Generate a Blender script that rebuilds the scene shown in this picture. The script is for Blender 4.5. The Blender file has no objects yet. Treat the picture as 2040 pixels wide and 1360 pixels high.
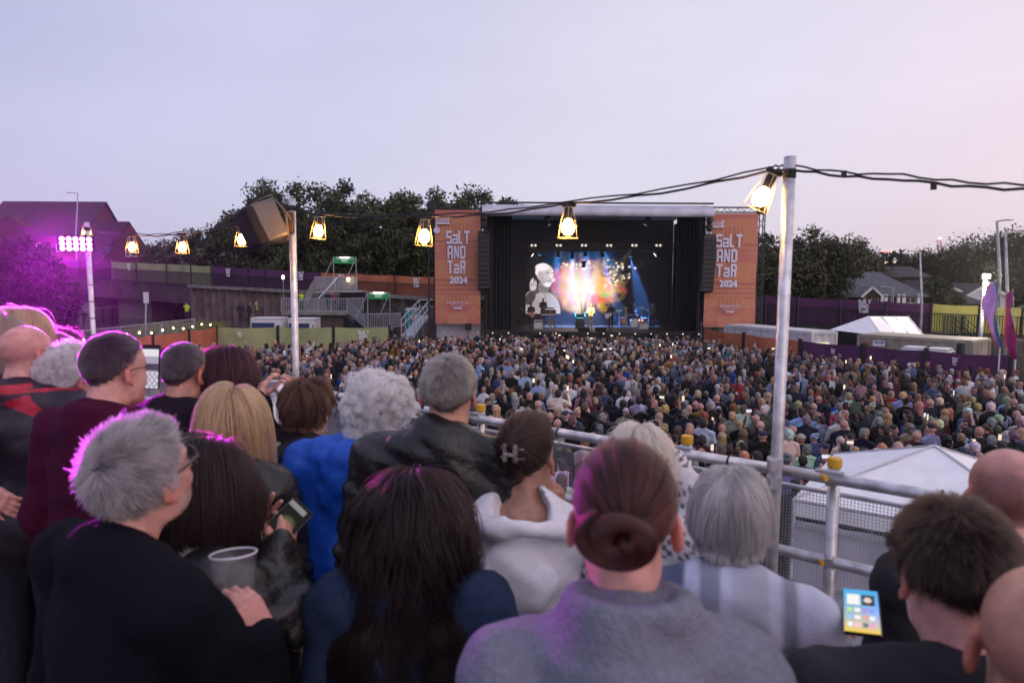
import bpy, bmesh, math, random
import numpy as np
from mathutils import Vector, Matrix, Euler

random.seed(7)
rng = np.random.default_rng(7)
SC = bpy.context.scene
COL = SC.collection
R = math.radians

# ------------------------------------------------------------------ camera
CAM_Z = 4.95
cam_data = bpy.data.cameras.new('camera')
cam = bpy.data.objects.new('camera', cam_data)
COL.objects.link(cam)
CAM_M = Matrix.Translation((0, 0, CAM_Z)) @ Matrix.Rotation(R(90 - 5.0), 4, 'X') @ Matrix.Rotation(R(0.3), 4, 'Z')
cam.matrix_world = CAM_M
cam_data.sensor_width = 36
cam_data.lens = 24
cam_data.clip_start = 0.05
cam_data.clip_end = 6000
cam_data.dof.use_dof = True
cam_data.dof.focus_distance = 9.0
cam_data.dof.aperture_fstop = 3.4
SC.camera = cam

def P(px, py, Y):
    """world point on the plane y = Y seen at pixel (px, py) of the 2040 x 1360 photograph"""
    d = CAM_M.to_3x3() @ Vector(((px - 1020) / 1360, -(py - 680) / 1360, -1))
    t = Y / d.y
    return Vector((0, 0, CAM_Z)) + d * t
CAM_INV = CAM_M.inverted()
def proj(p):
    q = CAM_INV @ Vector(p)
    return 1020 - q.x / q.z * 1360, 680 + q.y / q.z * 1360

# ------------------------------------------------------------------ sky, sun, exposure
world = bpy.data.worlds.new('World')
SC.world = world
world.use_nodes = True
wn = world.node_tree.nodes; wl = world.node_tree.links
wn.clear()
w_out = wn.new('ShaderNodeOutputWorld'); w_bg = wn.new('ShaderNodeBackground')
w_tc = wn.new('ShaderNodeTexCoord')
w_dot = wn.new('ShaderNodeVectorMath'); w_dot.operation = 'DOT_PRODUCT'
w_dot.inputs[1].default_value = (0.80, 0.0, -0.42)          # towards the afterglow
w_map = wn.new('ShaderNodeMapRange'); w_map.inputs[1].default_value = -0.82; w_map.inputs[2].default_value = 0.52
w_ramp = wn.new('ShaderNodeValToRGB')
w_ramp.color_ramp.interpolation = 'EASE'
def s2l(c):
    return tuple(((v / 255 + 0.055) / 1.055) ** 2.4 if v > 10 else v / 255 / 12.92 for v in c)
el = w_ramp.color_ramp.elements
el[0].position = 0.0; el[0].color = (*s2l((157, 159, 199)), 1)
el[1].position = 1.0; el[1].color = (*s2l((226, 209, 219)), 1)
e = el.new(0.35); e.color = (*s2l((188, 188, 216)), 1)
e = el.new(0.65); e.color = (*s2l((207, 203, 222)), 1)
w_sky = wn.new('ShaderNodeTexSky'); w_sky.sky_type = 'NISHITA'; w_sky.sun_disc = False
w_sky.sun_elevation = R(2.0); w_sky.sun_rotation = R(143)
w_skym = wn.new('ShaderNodeMix'); w_skym.data_type = 'RGBA'; w_skym.blend_type = 'ADD'
w_skym.inputs[0].default_value = 0.02
w_sep = wn.new('ShaderNodeSeparateXYZ')
w_hor = wn.new('ShaderNodeMapRange'); w_hor.inputs[1].default_value = -0.06; w_hor.inputs[2].default_value = 0.0
w_hor.inputs[3].default_value = 0.12; w_hor.inputs[4].default_value = 1.0
w_mul = wn.new('ShaderNodeMix'); w_mul.data_type = 'RGBA'; w_mul.blend_type = 'MULTIPLY'; w_mul.inputs[0].default_value = 1.0
wl.new(w_tc.outputs['Generated'], w_dot.inputs[0])
wl.new(w_dot.outputs['Value'], w_map.inputs[0])
wl.new(w_map.outputs[0], w_ramp.inputs[0])
wl.new(w_ramp.outputs[0], w_skym.inputs[6])
wl.new(w_sky.outputs[0], w_skym.inputs[7])
wl.new(w_tc.outputs['Generated'], w_sep.inputs[0])
wl.new(w_sep.outputs[2], w_hor.inputs[0])
w_nv = wn.new('ShaderNodeMapping'); w_nv.inputs['Scale'].default_value = (1.6, 1.6, 7.0)
w_nz = wn.new('ShaderNodeTexNoise'); w_nz.inputs['Scale'].default_value = 1.7; w_nz.inputs['Detail'].default_value = 5
w_nr = wn.new('ShaderNodeMapRange'); w_nr.inputs[3].default_value = .965; w_nr.inputs[4].default_value = 1.035; w_nr.inputs[1].default_value = .3; w_nr.inputs[2].default_value = .7
w_nm = wn.new('ShaderNodeMix'); w_nm.data_type = 'RGBA'; w_nm.blend_type = 'MULTIPLY'; w_nm.inputs[0].default_value = 1.0
wl.new(w_tc.outputs['Generated'], w_nv.inputs[0]); wl.new(w_nv.outputs[0], w_nz.inputs['Vector']); wl.new(w_nz.outputs[0], w_nr.inputs[0])
wl.new(w_skym.outputs[2], w_nm.inputs[6]); wl.new(w_nr.outputs[0], w_nm.inputs[7])
wl.new(w_nm.outputs[2], w_mul.inputs[6])
wl.new(w_hor.outputs[0], w_mul.inputs[7])
wl.new(w_mul.outputs[2], w_bg.inputs[0])
w_bg.inputs[1].default_value = 1.20
wl.new(w_bg.outputs[0], w_out.inputs[0])

sun_d = bpy.data.lights.new('sun', 'SUN'); sun_d.energy = 0.6; sun_d.angle = R(60); sun_d.color = (1.0, 0.74, 0.80)     # broad afterglow behind the camera
sun = bpy.data.objects.new('sun', sun_d); COL.objects.link(sun)
SUN_DIR = Vector((-0.55, 0.72, -0.52)).normalized()
sun.rotation_euler = SUN_DIR.to_track_quat('-Z', 'Y').to_euler()

SC.view_settings.view_transform = 'Standard'
SC.view_settings.look = 'None'
SC.view_settings.exposure = 0.0
SC.view_settings.gamma = 1.0
SC.cycles.use_denoising = True
SC.cycles.use_light_tree = False
SC.cycles.max_bounces = 6
SC.cycles.diffuse_bounces = 2
SC.cycles.glossy_bounces = 2
SC.cycles.transparent_max_bounces = 12
SC.cycles.transmission_bounces = 4
SC.cycles.volume_bounces = 0
SC.cycles.sample_clamp_indirect = 4.0
SC.cycles.caustics_reflective = False
SC.cycles.caustics_refractive = False

# ------------------------------------------------------------------ materials
MATS = {}
def mat(name, col=(0.5, 0.5, 0.5), rough=0.8, metal=0.0, var=0.12, scale=6.0, bump=0.0, bscale=40.0, emit=None, estr=0.0,
        src=None, sheen=0.0, coat=0.0, spec=0.5, col2=None, wear=0.0):
    """principled material; src None | 'object' (object colour) | 'attr' (colour attribute Col)"""
    if name in MATS:
        return MATS[name]
    m = bpy.data.materials.new(name); m.use_nodes = True
    nt = m.node_tree; N = nt.nodes; L = nt.links
    b = N['Principled BSDF']
    b.inputs['Roughness'].default_value = rough
    b.inputs['Metallic'].default_value = metal
    b.inputs['Specular IOR Level'].default_value = spec
    if sheen:
        b.inputs['Sheen Weight'].default_value = sheen
    if coat:
        b.inputs['Coat Weight'].default_value = coat
    tc = N.new('ShaderNodeTexCoord')
    nz = N.new('ShaderNodeTexNoise'); nz.inputs['Scale'].default_value = scale; nz.inputs['Detail'].default_value = 4
    L.new(tc.outputs['Object'], nz.inputs['Vector'])
    if src == 'object':
        oi = N.new('ShaderNodeObjectInfo'); base = oi.outputs['Color']
    elif src == 'attr':
        at = N.new('ShaderNodeAttribute'); at.attribute_name = 'Col'; base = at.outputs['Color']
    else:
        rgb = N.new('ShaderNodeRGB'); rgb.outputs[0].default_value = (*col, 1); base = rgb.outputs[0]
    if col2 is not None:
        mx = N.new('ShaderNodeMix'); mx.data_type = 'RGBA'
        mr0 = N.new('ShaderNodeMapRange'); mr0.inputs[1].default_value = 0.42; mr0.inputs[2].default_value = 0.62
        L.new(nz.outputs[0], mr0.inputs[0]); L.new(mr0.outputs[0], mx.inputs[0])
        L.new(base, mx.inputs[6]); mx.inputs[7].default_value = (*col2, 1)
        base = mx.outputs[2]
    if var:
        mr = N.new('ShaderNodeMapRange'); mr.inputs[3].default_value = 1 - var * 1.6; mr.inputs[4].default_value = 1 + var * 1.6
        mr.inputs[1].default_value = 0.3; mr.inputs[2].default_value = 0.7
        L.new(nz.outputs[0], mr.inputs[0])
        hv = N.new('ShaderNodeMix'); hv.data_type = 'RGBA'; hv.blend_type = 'MULTIPLY'; hv.inputs[0].default_value = 1
        L.new(base, hv.inputs[6]); L.new(mr.outputs[0], hv.inputs[7])
        base = hv.outputs[2]
    L.new(base, b.inputs['Base Color'])
    if wear:
        nr = N.new('ShaderNodeMapRange'); nr.inputs[3].default_value = rough - wear; nr.inputs[4].default_value = rough + wear
        L.new(nz.outputs[0], nr.inputs[0]); L.new(nr.outputs[0], b.inputs['Roughness'])
    if bump:
        n2 = N.new('ShaderNodeTexNoise'); n2.inputs['Scale'].default_value = bscale; n2.inputs['Detail'].default_value = 3
        L.new(tc.outputs['Object'], n2.inputs['Vector'])
        bp = N.new('ShaderNodeBump'); bp.inputs['Strength'].default_value = bump; bp.inputs['Distance'].default_value = 0.02
        L.new(n2.outputs[0], bp.inputs['Height']); L.new(bp.outputs[0], b.inputs['Normal'])
    if emit is not None:
        b.inputs['Emission Color'].default_value = (*emit, 1); b.inputs['Emission Strength'].default_value = estr
    MATS[name] = m
    return m

def emit_attr(name, strength):
    if name in MATS:
        return MATS[name]
    m = bpy.data.materials.new(name); m.use_nodes = True
    nt = m.node_tree; nt.nodes.clear()
    o = nt.nodes.new('ShaderNodeOutputMaterial'); e = nt.nodes.new('ShaderNodeEmission')
    a = nt.nodes.new('ShaderNodeAttribute'); a.attribute_name = 'Col'
    e.inputs[1].default_value = strength
    nt.links.new(a.outputs['Color'], e.inputs[0]); nt.links.new(e.outputs[0], o.inputs[0])
    MATS[name] = m
    return m

def emit(name, col, strength):
    if name in MATS:
        return MATS[name]
    m = bpy.data.materials.new(name); m.use_nodes = True
    nt = m.node_tree; nt.nodes.clear()
    o = nt.nodes.new('ShaderNodeOutputMaterial'); e = nt.nodes.new('ShaderNodeEmission')
    e.inputs[0].default_value = (*col, 1); e.inputs[1].default_value = strength
    nt.links.new(e.outputs[0], o.inputs[0])
    MATS[name] = m
    return m

# ------------------------------------------------------------------ mesh helpers
class MB:
    """collects boxes, tubes, quads and builds ONE mesh object"""
    def __init__(s):
        s.v = []; s.f = []
    def add(s, verts, faces):
        n = len(s.v); s.v.extend([tuple(v) for v in verts]); s.f.extend([tuple(i + n for i in f) for f in faces]); return s
    def box(s, c, size, M=None, bev=0.0):
        x, y, z = [k / 2 for k in size]
        if bev <= 0:
            vs = [Vector((a * x, b * y, d * z)) for a in (-1, 1) for b in (-1, 1) for d in (-1, 1)]
            fs = [(0, 1, 3, 2), (4, 6, 7, 5), (0, 4, 5, 1), (2, 3, 7, 6), (0, 2, 6, 4), (1, 5, 7, 3)]
        else:
            bm = bmesh.new(); bmesh.ops.create_cube(bm, size=1)
            for v in bm.verts: v.co = Vector((v.co.x * x * 2, v.co.y * y * 2, v.co.z * z * 2))
            bmesh.ops.bevel(bm, geom=bm.edges[:], offset=bev, segments=2, affect='EDGES')
            bm.verts.index_update()
            vs = [v.co.copy() for v in bm.verts]; fs = [tuple(v.index for v in f.verts) for f in bm.faces]; bm.free()
        if M is not None: vs = [M @ v for v in vs]
        c = Vector(c)
        return s.add([v + c for v in vs], fs)
    def bar(s, a, b, w, h=None, up=(0, 0, 1)):
        """rectangular bar from a to b"""
        a = Vector(a); b = Vector(b); h = h or w
        d = (b - a).normalized(); u = Vector(up)
        if abs(d.dot(u)) > 0.98: u = Vector((0, 1, 0))
        sx = d.cross(u).normalized() * w / 2; sy = sx.cross(d).normalized() * h / 2
        vs = [p + i * sx + j * sy for p in (a, b) for i, j in ((-1, -1), (1, -1), (1, 1), (-1, 1))]
        return s.add(vs, [(0, 1, 2, 3), (7, 6, 5, 4), (0, 4, 5, 1), (1, 5, 6, 2), (2, 6, 7, 3), (3, 7, 4, 0)])
    def tube(s, pts, r, n=8, cap=True):
        pts = [Vector(p) for p in pts]; m = len(pts)
        rs = r if isinstance(r, (list, tuple)) else [r] * m
        base = len(s.v); prev = None
        for i, p in enumerate(pts):
            d = (pts[min(i + 1, m - 1)] - pts[max(i - 1, 0)]).normalized()
            if prev is None:
                u = Vector((0, 0, 1)) if abs(d.z) < 0.9 else Vector((1, 0, 0))
                prev = (u - d * u.dot(d)).normalized()
            else:
                q = prev - d * prev.dot(d)
                if q.length > 1e-6: prev = q.normalized()
            w = d.cross(prev)
            for k in range(n):
                a = 2 * math.pi * k / n
                s.v.append(tuple(p + (prev * math.cos(a) + w * math.sin(a)) * rs[i]))
        for i in range(m - 1):
            for k in range(n):
                k2 = (k + 1) % n
                s.f.append((base + i * n + k, base + i * n + k2, base + (i + 1) * n + k2, base + (i + 1) * n + k))
        if cap:
            s.f.append(tuple(base + k for k in reversed(range(n))))
            s.f.append(tuple(base + (m - 1) * n + k for k in range(n)))
        return s
    def lathe(s, prof, n=16, M=None, c=(0, 0, 0), caps=True):
        """prof: list of (radius, z)"""
        base = len(s.v); c = Vector(c)
        for r, z in prof:
            for k in range(n):
                a = 2 * math.pi * k / n
                v = Vector((r * math.cos(a), r * math.sin(a), z))
                if M is not None: v = M @ v
                s.v.append(tuple(v + c))
        for i in range(len(prof) - 1):
            for k in range(n):
                k2 = (k + 1) % n
                s.f.append((base + i * n + k, base + i * n + k2, base + (i + 1) * n + k2, base + (i + 1) * n + k))
        if caps:
            s.f.append(tuple(base + k for k in reversed(range(n))))
            s.f.append(tuple(base + (len(prof) - 1) * n + k for k in range(n)))
        return s
    def quad(s, a, b, c, d):
        return s.add([a, b, c, d], [(0, 1, 2, 3)])
    def prism(s, poly, thick, M=None):
        """poly: list of (x, z) points, thickness along y centred"""
        n = len(poly)
        vs = [Vector((x, -thick / 2, z)) for x, z in poly] + [Vector((x, thick / 2, z)) for x, z in poly]
        if M is not None: vs = [M @ v for v in vs]
        fs = [tuple(range(n)), tuple(reversed(range(n, 2 * n)))] + [(i, i + n, (i + 1) % n + n, (i + 1) % n) for i in range(n)]
        return s.add(vs, fs)
    def build(s, name, m, parent=None, smooth=False, col=None):
        me = bpy.data.meshes.new(name); me.from_pydata(s.v, [], s.f); me.update()
        if smooth:
            me.shade_smooth()
        if col is not None:
            set_col(me, col)
        for x in (m if isinstance(m, (list, tuple)) else [m]):
            me.materials.append(x)
        return link(bpy.data.objects.new(name, me), parent)

def set_col(me, cols):
    a = me.color_attributes.new('Col', 'FLOAT_COLOR', 'POINT')
    c = np.ones((len(me.vertices), 4), np.float32); c[:, :3] = np.asarray(cols, np.float32)
    a.data.foreach_set('color', c.ravel())

def np_mesh(name, V, F, mats, parent=None, smooth=True, cols=None, midx=None):
    """V (n,3), F (m,k) numpy, all faces of k corners"""
    me = bpy.data.meshes.new(name)
    V = np.ascontiguousarray(V, np.float32); F = np.ascontiguousarray(F, np.int32)
    k = F.shape[1]
    me.vertices.add(len(V)); me.vertices.foreach_set('co', V.ravel())
    me.loops.add(F.size); me.loops.foreach_set('vertex_index', F.ravel())
    me.polygons.add(len(F)); me.polygons.foreach_set('loop_start', np.arange(0, F.size, k, dtype=np.int32))
    for x in mats: me.materials.append(x)
    if midx is not None: me.polygons.foreach_set('material_index', np.ascontiguousarray(midx, np.int32))
    me.update(calc_edges=True)
    if smooth: me.shade_smooth()
    if cols is not None: set_col(me, cols)
    return link(bpy.data.objects.new(name, me), parent)

def link(o, parent=None):
    COL.objects.link(o)
    if parent is not None:
        o.parent = parent
        # all parts are built in world space; parts of parts have identity transforms
        root = parent
        while root.parent is not None: root = root.parent
        o.matrix_parent_inverse = root.matrix_basis.inverted() if parent is root else Matrix.Identity(4)
    return o

def thing(name, label, cat, loc=(0, 0, 0), group=None):
    o = bpy.data.objects.new(name, None); o.empty_display_size = 0.2
    COL.objects.link(o); o.location = loc
    o.matrix_basis = Matrix.Translation(Vector(loc))
    o['label'] = label; o['category'] = cat
    if group: o['group'] = group
    return o
def tag(o, label=None, cat=None, group=None, kind=None):
    if label: o['label'] = label
    if cat: o['category'] = cat
    if group: o['group'] = group
    if kind: o['kind'] = kind
    return o
def lerp(a, b, t):
    return Vector(a) * (1 - t) + Vector(b) * t

# ------------------------------------------------------------------ implicit surfaces (smooth blended bodies)
def axis(lo, hi, fine, coarse, a, b):
    """grid positions from lo to hi: 'fine' steps between a and b, 'coarse' elsewhere"""
    out = []
    if a > lo: out += list(np.arange(lo, a, coarse))
    out += list(np.arange(max(a, lo), min(b, hi), fine))
    if b < hi: out += list(np.arange(max(b, lo), hi + coarse, coarse))
    return np.array(out, np.float32)

class Vol:
    def __init__(s, xs, ys, zs):
        s.x, s.y, s.z = [np.asarray(a, np.float32) for a in (xs, ys, zs)]
        s.F = np.full((len(s.x), len(s.y), len(s.z)), 0.6, np.float32)
    def region(s, lo, hi):
        sl = []
        for a, l, h in zip((s.x, s.y, s.z), lo, hi):
            i = max(0, np.searchsorted(a, l) - 1); j = min(len(a), np.searchsorted(a, h) + 1)
            if j <= i: return None
            sl.append(slice(i, j))
        X = s.x[sl[0]][:, None, None]; Y = s.y[sl[1]][None, :, None]; Z = s.z[sl[2]][None, None, :]
        return tuple(sl), X, Y, Z
    def _mix(s, sl, d, k, sub):
        f = s.F[sl]
        if sub:
            s.F[sl] = np.maximum(f, -d) if k <= 0 else -smin(-f, d, k)
        else:
            s.F[sl] = np.minimum(f, d) if k <= 0 else smin(f, d, k)
    def ell(s, c, r, M=None, k=0.02, sub=False):
        m = max(r) + k * 1.5 + 0.03
        g = s.region([v - m for v in c], [v + m for v in c])
        if g is None: return
        sl, X, Y, Z = g
        x, y, z = X - c[0], Y - c[1], Z - c[2]
        if M is not None:
            A = np.array(M.to_3x3() if hasattr(M, 'to_3x3') else M, np.float32)      # columns = local axes in world
            x, y, z = (A[0, 0] * x + A[1, 0] * y + A[2, 0] * z, A[0, 1] * x + A[1, 1] * y + A[2, 1] * z, A[0, 2] * x + A[1, 2] * y + A[2, 2] * z)
        k0 = np.sqrt((x / r[0]) ** 2 + (y / r[1]) ** 2 + (z / r[2]) ** 2)
        k1 = np.sqrt((x / r[0] ** 2) ** 2 + (y / r[1] ** 2) ** 2 + (z / r[2] ** 2) ** 2) + 1e-6
        s._mix(sl, k0 * (k0 - 1) / k1, k, sub)
    def cap(s, a, b, ra, rb, k=0.02, sub=False, flat=None):
        """tapered capsule; flat = (axis vector, factor) squeezes along that axis"""
        a = np.array(a, np.float32); b = np.array(b, np.float32)
        m = max(ra, rb) + k * 1.5 + 0.03
        g = s.region(np.minimum(a, b) - m, np.maximum(a, b) + m)
        if g is None: return
        sl, X, Y, Z = g
        d = b - a; L2 = float(d @ d) + 1e-9
        x, y, z = X - a[0], Y - a[1], Z - a[2]
        t = np.clip((x * d[0] + y * d[1] + z * d[2]) / L2, 0, 1)
        x = x - t * d[0]; y = y - t * d[1]; z = z - t * d[2]
        if flat is not None:
            n = np.array(flat[0], np.float32); n = n / np.linalg.norm(n); f = flat[1] - 1
            q = (x * n[0] + y * n[1] + z * n[2]) * f
            x = x + q * n[0]; y = y + q * n[1]; z = z + q * n[2]
        s._mix(sl, np.sqrt(x * x + y * y + z * z) - (ra + (rb - ra) * t), k, sub)
    def rbox(s, c, h, M=None, r=0.01, k=0.01, sub=False):
        m = math.sqrt(sum(v * v for v in h)) + r + k + 0.02
        g = s.region([v - m for v in c], [v + m for v in c])
        if g is None: return
        sl, X, Y, Z = g
        x, y, z = X - c[0], Y - c[1], Z - c[2]
        if M is not None:
            A = np.array(M.to_3x3() if hasattr(M, 'to_3x3') else M, np.float32)
            x, y, z = (A[0, 0] * x + A[1, 0] * y + A[2, 0] * z, A[0, 1] * x + A[1, 1] * y + A[2, 1] * z, A[0, 2] * x + A[1, 2] * y + A[2, 2] * z)
        x, y, z = np.abs(x) - h[0], np.abs(y) - h[1], np.abs(z) - h[2]
        d = np.sqrt(np.maximum(x, 0) ** 2 + np.maximum(y, 0) ** 2 + np.maximum(z, 0) ** 2) + np.minimum(np.maximum(np.maximum(x, y), z), 0) - r
        s._mix(sl, d, k, sub)
    def torus(s, c, Rm, r, M=None, k=0.01, sy=1.0):
        m = Rm * max(1, sy) + r + k + 0.03
        g = s.region([v - m for v in c], [v + m for v in c])
        if g is None: return
        sl, X, Y, Z = g
        x, y, z = X - c[0], Y - c[1], Z - c[2]
        if M is not None:
            A = np.array(M.to_3x3() if hasattr(M, 'to_3x3') else M, np.float32)
            x, y, z = (A[0, 0] * x + A[1, 0] * y + A[2, 0] * z, A[0, 1] * x + A[1, 1] * y + A[2, 1] * z, A[0, 2] * x + A[1, 2] * y + A[2, 2] * z)
        q = np.sqrt(x * x + (y / sy) ** 2) - Rm
        s._mix(sl, np.sqrt(q * q + z * z) - r, k, False)
    def wobble(s, amp, freq, seed=0, stretch=(1, 1, 1)):
        r = np.random.default_rng(seed)
        X = s.x[:, None, None]; Y = s.y[None, :, None]; Z = s.z[None, None, :]
        for i in range(5):
            d = r.normal(size=3) * np.array(stretch); d = d / np.linalg.norm(d) * freq * (0.7 + 0.5 * i)
            e = r.normal(size=3); e = e / np.linalg.norm(e) * freq * 0.4
            ph = r.uniform(0, 6.28, 2)
            s.F += (amp / (1 + 0.5 * i)) * np.sin(X * d[0] + Y * d[1] + Z * d[2] + ph[0] + 1.3 * np.sin(X * e[0] + Y * e[1] + Z * e[2] + ph[1])).astype(np.float32)
    def mesh(s):
        F = s.F; nx, ny, nz = F.shape
        I = F < 0
        c = I[:-1, :-1, :-1].astype(np.int8)
        for a, b, d in ((1, 0, 0), (0, 1, 0), (1, 1, 0), (0, 0, 1), (1, 0, 1), (0, 1, 1), (1, 1, 1)):
            c = c + I[a:nx - 1 + a, b:ny - 1 + b, d:nz - 1 + d]
        act = (c > 0) & (c < 8)
        idx = np.full(act.shape, -1, np.int32)
        ci, cj, ck = np.nonzero(act); n = len(ci)
        idx[ci, cj, ck] = np.arange(n)
        acc = np.zeros((n, 3), np.float64); cnt = np.zeros(n)
        co = [(0, 0, 0), (1, 0, 0), (0, 1, 0), (1, 1, 0), (0, 0, 1), (1, 0, 1), (0, 1, 1), (1, 1, 1)]
        val = [F[ci + a, cj + b, ck + d] for a, b, d in co]
        pos = [np.stack([s.x[ci + a], s.y[cj + b], s.z[ck + d]], 1) for a, b, d in co]
        for a, b in ((0, 1), (2, 3), (4, 5), (6, 7), (0, 2), (1, 3), (4, 6), (5, 7), (0, 4), (1, 5), (2, 6), (3, 7)):
            m = (val[a] < 0) != (val[b] < 0)
            t = np.where(m, val[a] / (val[a] - val[b] + 1e-12), 0)[:, None]
            acc += np.where(m[:, None], pos[a] + (pos[b] - pos[a]) * t, 0); cnt += m
        V = acc / np.maximum(cnt, 1)[:, None]
        Q = []
        # x edges
        e = I[:-1, 1:-1, 1:-1] != I[1:, 1:-1, 1:-1]
        i, j, k = np.nonzero(e); j += 1; k += 1
        q = np.stack([idx[i, j - 1, k - 1], idx[i, j, k - 1], idx[i, j, k], idx[i, j - 1, k]], 1)
        fl = ~I[i, j, k]; q[fl] = q[fl][:, ::-1]; Q.append(q)
        e = I[1:-1, :-1, 1:-1] != I[1:-1, 1:, 1:-1]
        i, j, k = np.nonzero(e); i += 1; k += 1
        q = np.stack([idx[i - 1, j, k - 1], idx[i - 1, j, k], idx[i, j, k], idx[i, j, k - 1]], 1)
        fl = ~I[i, j, k]; q[fl] = q[fl][:, ::-1]; Q.append(q)
        e = I[1:-1, 1:-1, :-1] != I[1:-1, 1:-1, 1:]
        i, j, k = np.nonzero(e); i += 1; j += 1
        q = np.stack([idx[i - 1, j - 1, k], idx[i, j - 1, k], idx[i, j, k], idx[i - 1, j, k]], 1)
        fl = ~I[i, j, k]; q[fl] = q[fl][:, ::-1]; Q.append(q)
        return V.astype(np.float32), np.concatenate(Q)

def smin(a, b, k):
    h = np.clip(0.5 + 0.5 * (b - a) / k, 0, 1)
    return b + (a - b) * h - k * h * (1 - h)

# ------------------------------------------------------------------ lettering
# block letters drawn as strokes on a 4 x 6 grid (x, z, width, height)
GLYPH = {
    'S': [(0, 5, 4, 1), (0, 3, 1, 2), (0, 2.6, 4, 1), (3, 1, 1, 2), (0, 0, 4, 1)],
    'a': [(0.2, 3.4, 3.8, .9), (3, 0, 1, 4), (0, 0, 3, .8), (0, .8, .9, 1.2), (0.2, 1.7, 3, .8)],
    'L': [(0, 0, 1.2, 6), (0, 0, 3, 1)],
    'T': [(0, 5, 4, 1), (1.4, 0, 1.2, 6)],
    'A': [(0, 0, 1.1, 5.4), (2.9, 0, 1.1, 5.4), (0.5, 5.0, 3.0, 1), (0.6, 2, 2.8, .9)],
    'N': [(0, 0, 1.0, 6), (3.0, 0, 1.0, 6), (0.8, 4.3, .8, 1.5), (1.2, 3.0, .8, 1.7), (1.7, 1.7, .8, 1.7), (2.2, .6, .9, 1.5)],
    'D': [(0, 0, 1.2, 6), (0, 5, 3.4, 1), (0, 0, 3.4, 1), (2.9, .6, 1.1, 4.8)],
    'R': [(0, 0, 1.2, 6), (0, 5, 3.6, 1), (2.9, 3, 1.1, 2.6), (0, 2.5, 3.6, 1), (2.4, 0, 1.2, 3)],
}
def block_word(mb, word, x0, z0, u, M, adv=4.6, depth=0.02):
    """adds block letters of unit size u; M maps (x, y, z) local to world"""
    x = x0
    for ch in word:
        for si, (gx, gz, gw, gh) in enumerate(GLYPH[ch]):
            gw += .16; gh += .16; cx = x + (gx + gw / 2 - .08) * u; cz = z0 + (gz + gh / 2 - .08) * u
            vs = [M @ Vector((cx + a * gw * u / 2, b * (depth + si * 0.003) / 2, cz + c * gh * u / 2)) for a in (-1, 1) for b in (-1, 1) for c in (-1, 1)]
            mb.add(vs, [(0, 1, 3, 2), (4, 6, 7, 5), (0, 4, 5, 1), (2, 3, 7, 6), (0, 2, 6, 4), (1, 5, 7, 3)])
        x += adv * u
    return x
def text_mesh(txt, name, size, M, m, parent=None, bold=0.0, space=1.0, ext=0.004):
    cu = bpy.data.curves.new('text', 'FONT'); cu.body = txt; cu.size = size; cu.align_x = 'CENTER'; cu.align_y = 'CENTER'
    cu.offset = bold; cu.extrude = ext; cu.space_character = space; cu.resolution_u = 2
    o = bpy.data.objects.new('text', cu); COL.objects.link(o)
    dg = bpy.context.evaluated_depsgraph_get()
    me = bpy.data.meshes.new_from_object(o.evaluated_get(dg))
    bpy.data.objects.remove(o)
    me.name = name
    me.transform(M @ Matrix.Rotation(R(90), 4, 'X'))
    me.materials.clear(); me.materials.append(m)
    return link(bpy.data.objects.new(name, me), parent)
def frame_at(p, xdir=(1, 0, 0), up=(0, 0, 1)):
    """matrix whose local x runs along xdir, z along up, y into the sheet"""
    x = Vector(xdir).normalized(); z = Vector(up); z = (z - x * z.dot(x)).normalized(); y = z.cross(x)
    M = Matrix((x, y, z)).transposed().to_4x4(); M.translation = Vector(p)
    return M
WHITE_PRINT = mat('white print', (0.78, 0.78, 0.8), 0.8, var=0.03)
def logo(name, p, xdir, u, parent, year=False, m=None, ndir=-1):
    """the three-line festival lettering; p = centre, u = unit of the letter grid"""
    M = frame_at(p, xdir); mb = MB()
    off = -0.012
    MM = M @ Matrix.Translation((0, off, 0))
    block_word(mb, 'SaLT', -9 * u, 7.2 * u, u, MM)
    block_word(mb, 'AND', -8 * u, 0, u, MM, 4.8)
    block_word(mb, 'TaR', -8 * u, -7.2 * u, u, MM, 4.8)
    o = mb.build(name, m or WHITE_PRINT, parent)
    return o

# ================================================================== THE SETTING
M_ASPHALT = mat('asphalt', (0.06, 0.06, 0.065), 0.9, var=0.2, scale=0.6, bump=0.3, bscale=30)
M_GALV = mat('galvanised steel', (0.66, 0.66, 0.68), 0.42, metal=0.6, var=0.16, scale=18, bump=0.08, bscale=60, wear=0.12)
M_GALVD = mat('dull galvanised steel', (0.42, 0.42, 0.45), 0.55, metal=0.5, var=0.18, scale=5)
M_DARKSTEEL = mat('dark painted steel', (0.03, 0.028, 0.032), 0.6, metal=0.2, var=0.1)
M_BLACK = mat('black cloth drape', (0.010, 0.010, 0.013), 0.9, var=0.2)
M_BLACKBOX = mat('black textured paint', (0.013, 0.013, 0.015), 0.6, var=0.15, bump=0.2, bscale=200)
M_CONCRETE = mat('concrete', (0.22, 0.2, 0.18), 0.9, var=0.2, scale=1.2, bump=0.3, bscale=8)
M_PILE = mat('stained sheet pile steel', (0.15, 0.112, 0.10), 0.85, var=0.3, scale=0.8)
M_WHITEP = mat('white painted metal', (0.62, 0.62, 0.62), 0.5, var=0.06, scale=2)
M_YELLOW = mat('yellow plastic cap', (0.62, 0.34, 0.02), 0.45, var=0.08)
M_WHITEPVC = mat('white tent fabric', (0.88, 0.88, 0.88), 0.55, var=0.05, scale=3, bump=0.25, bscale=2.5)
M_GRASS = mat('bank grass', src='attr', rough=0.9, var=0.1)
M_LEAF = mat('leaf', src='attr', rough=0.7, var=0.15, scale=0.7, spec=0.3)
M_BARK = mat('bark', (0.06, 0.045, 0.035), 0.95, var=0.3, scale=3)
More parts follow.
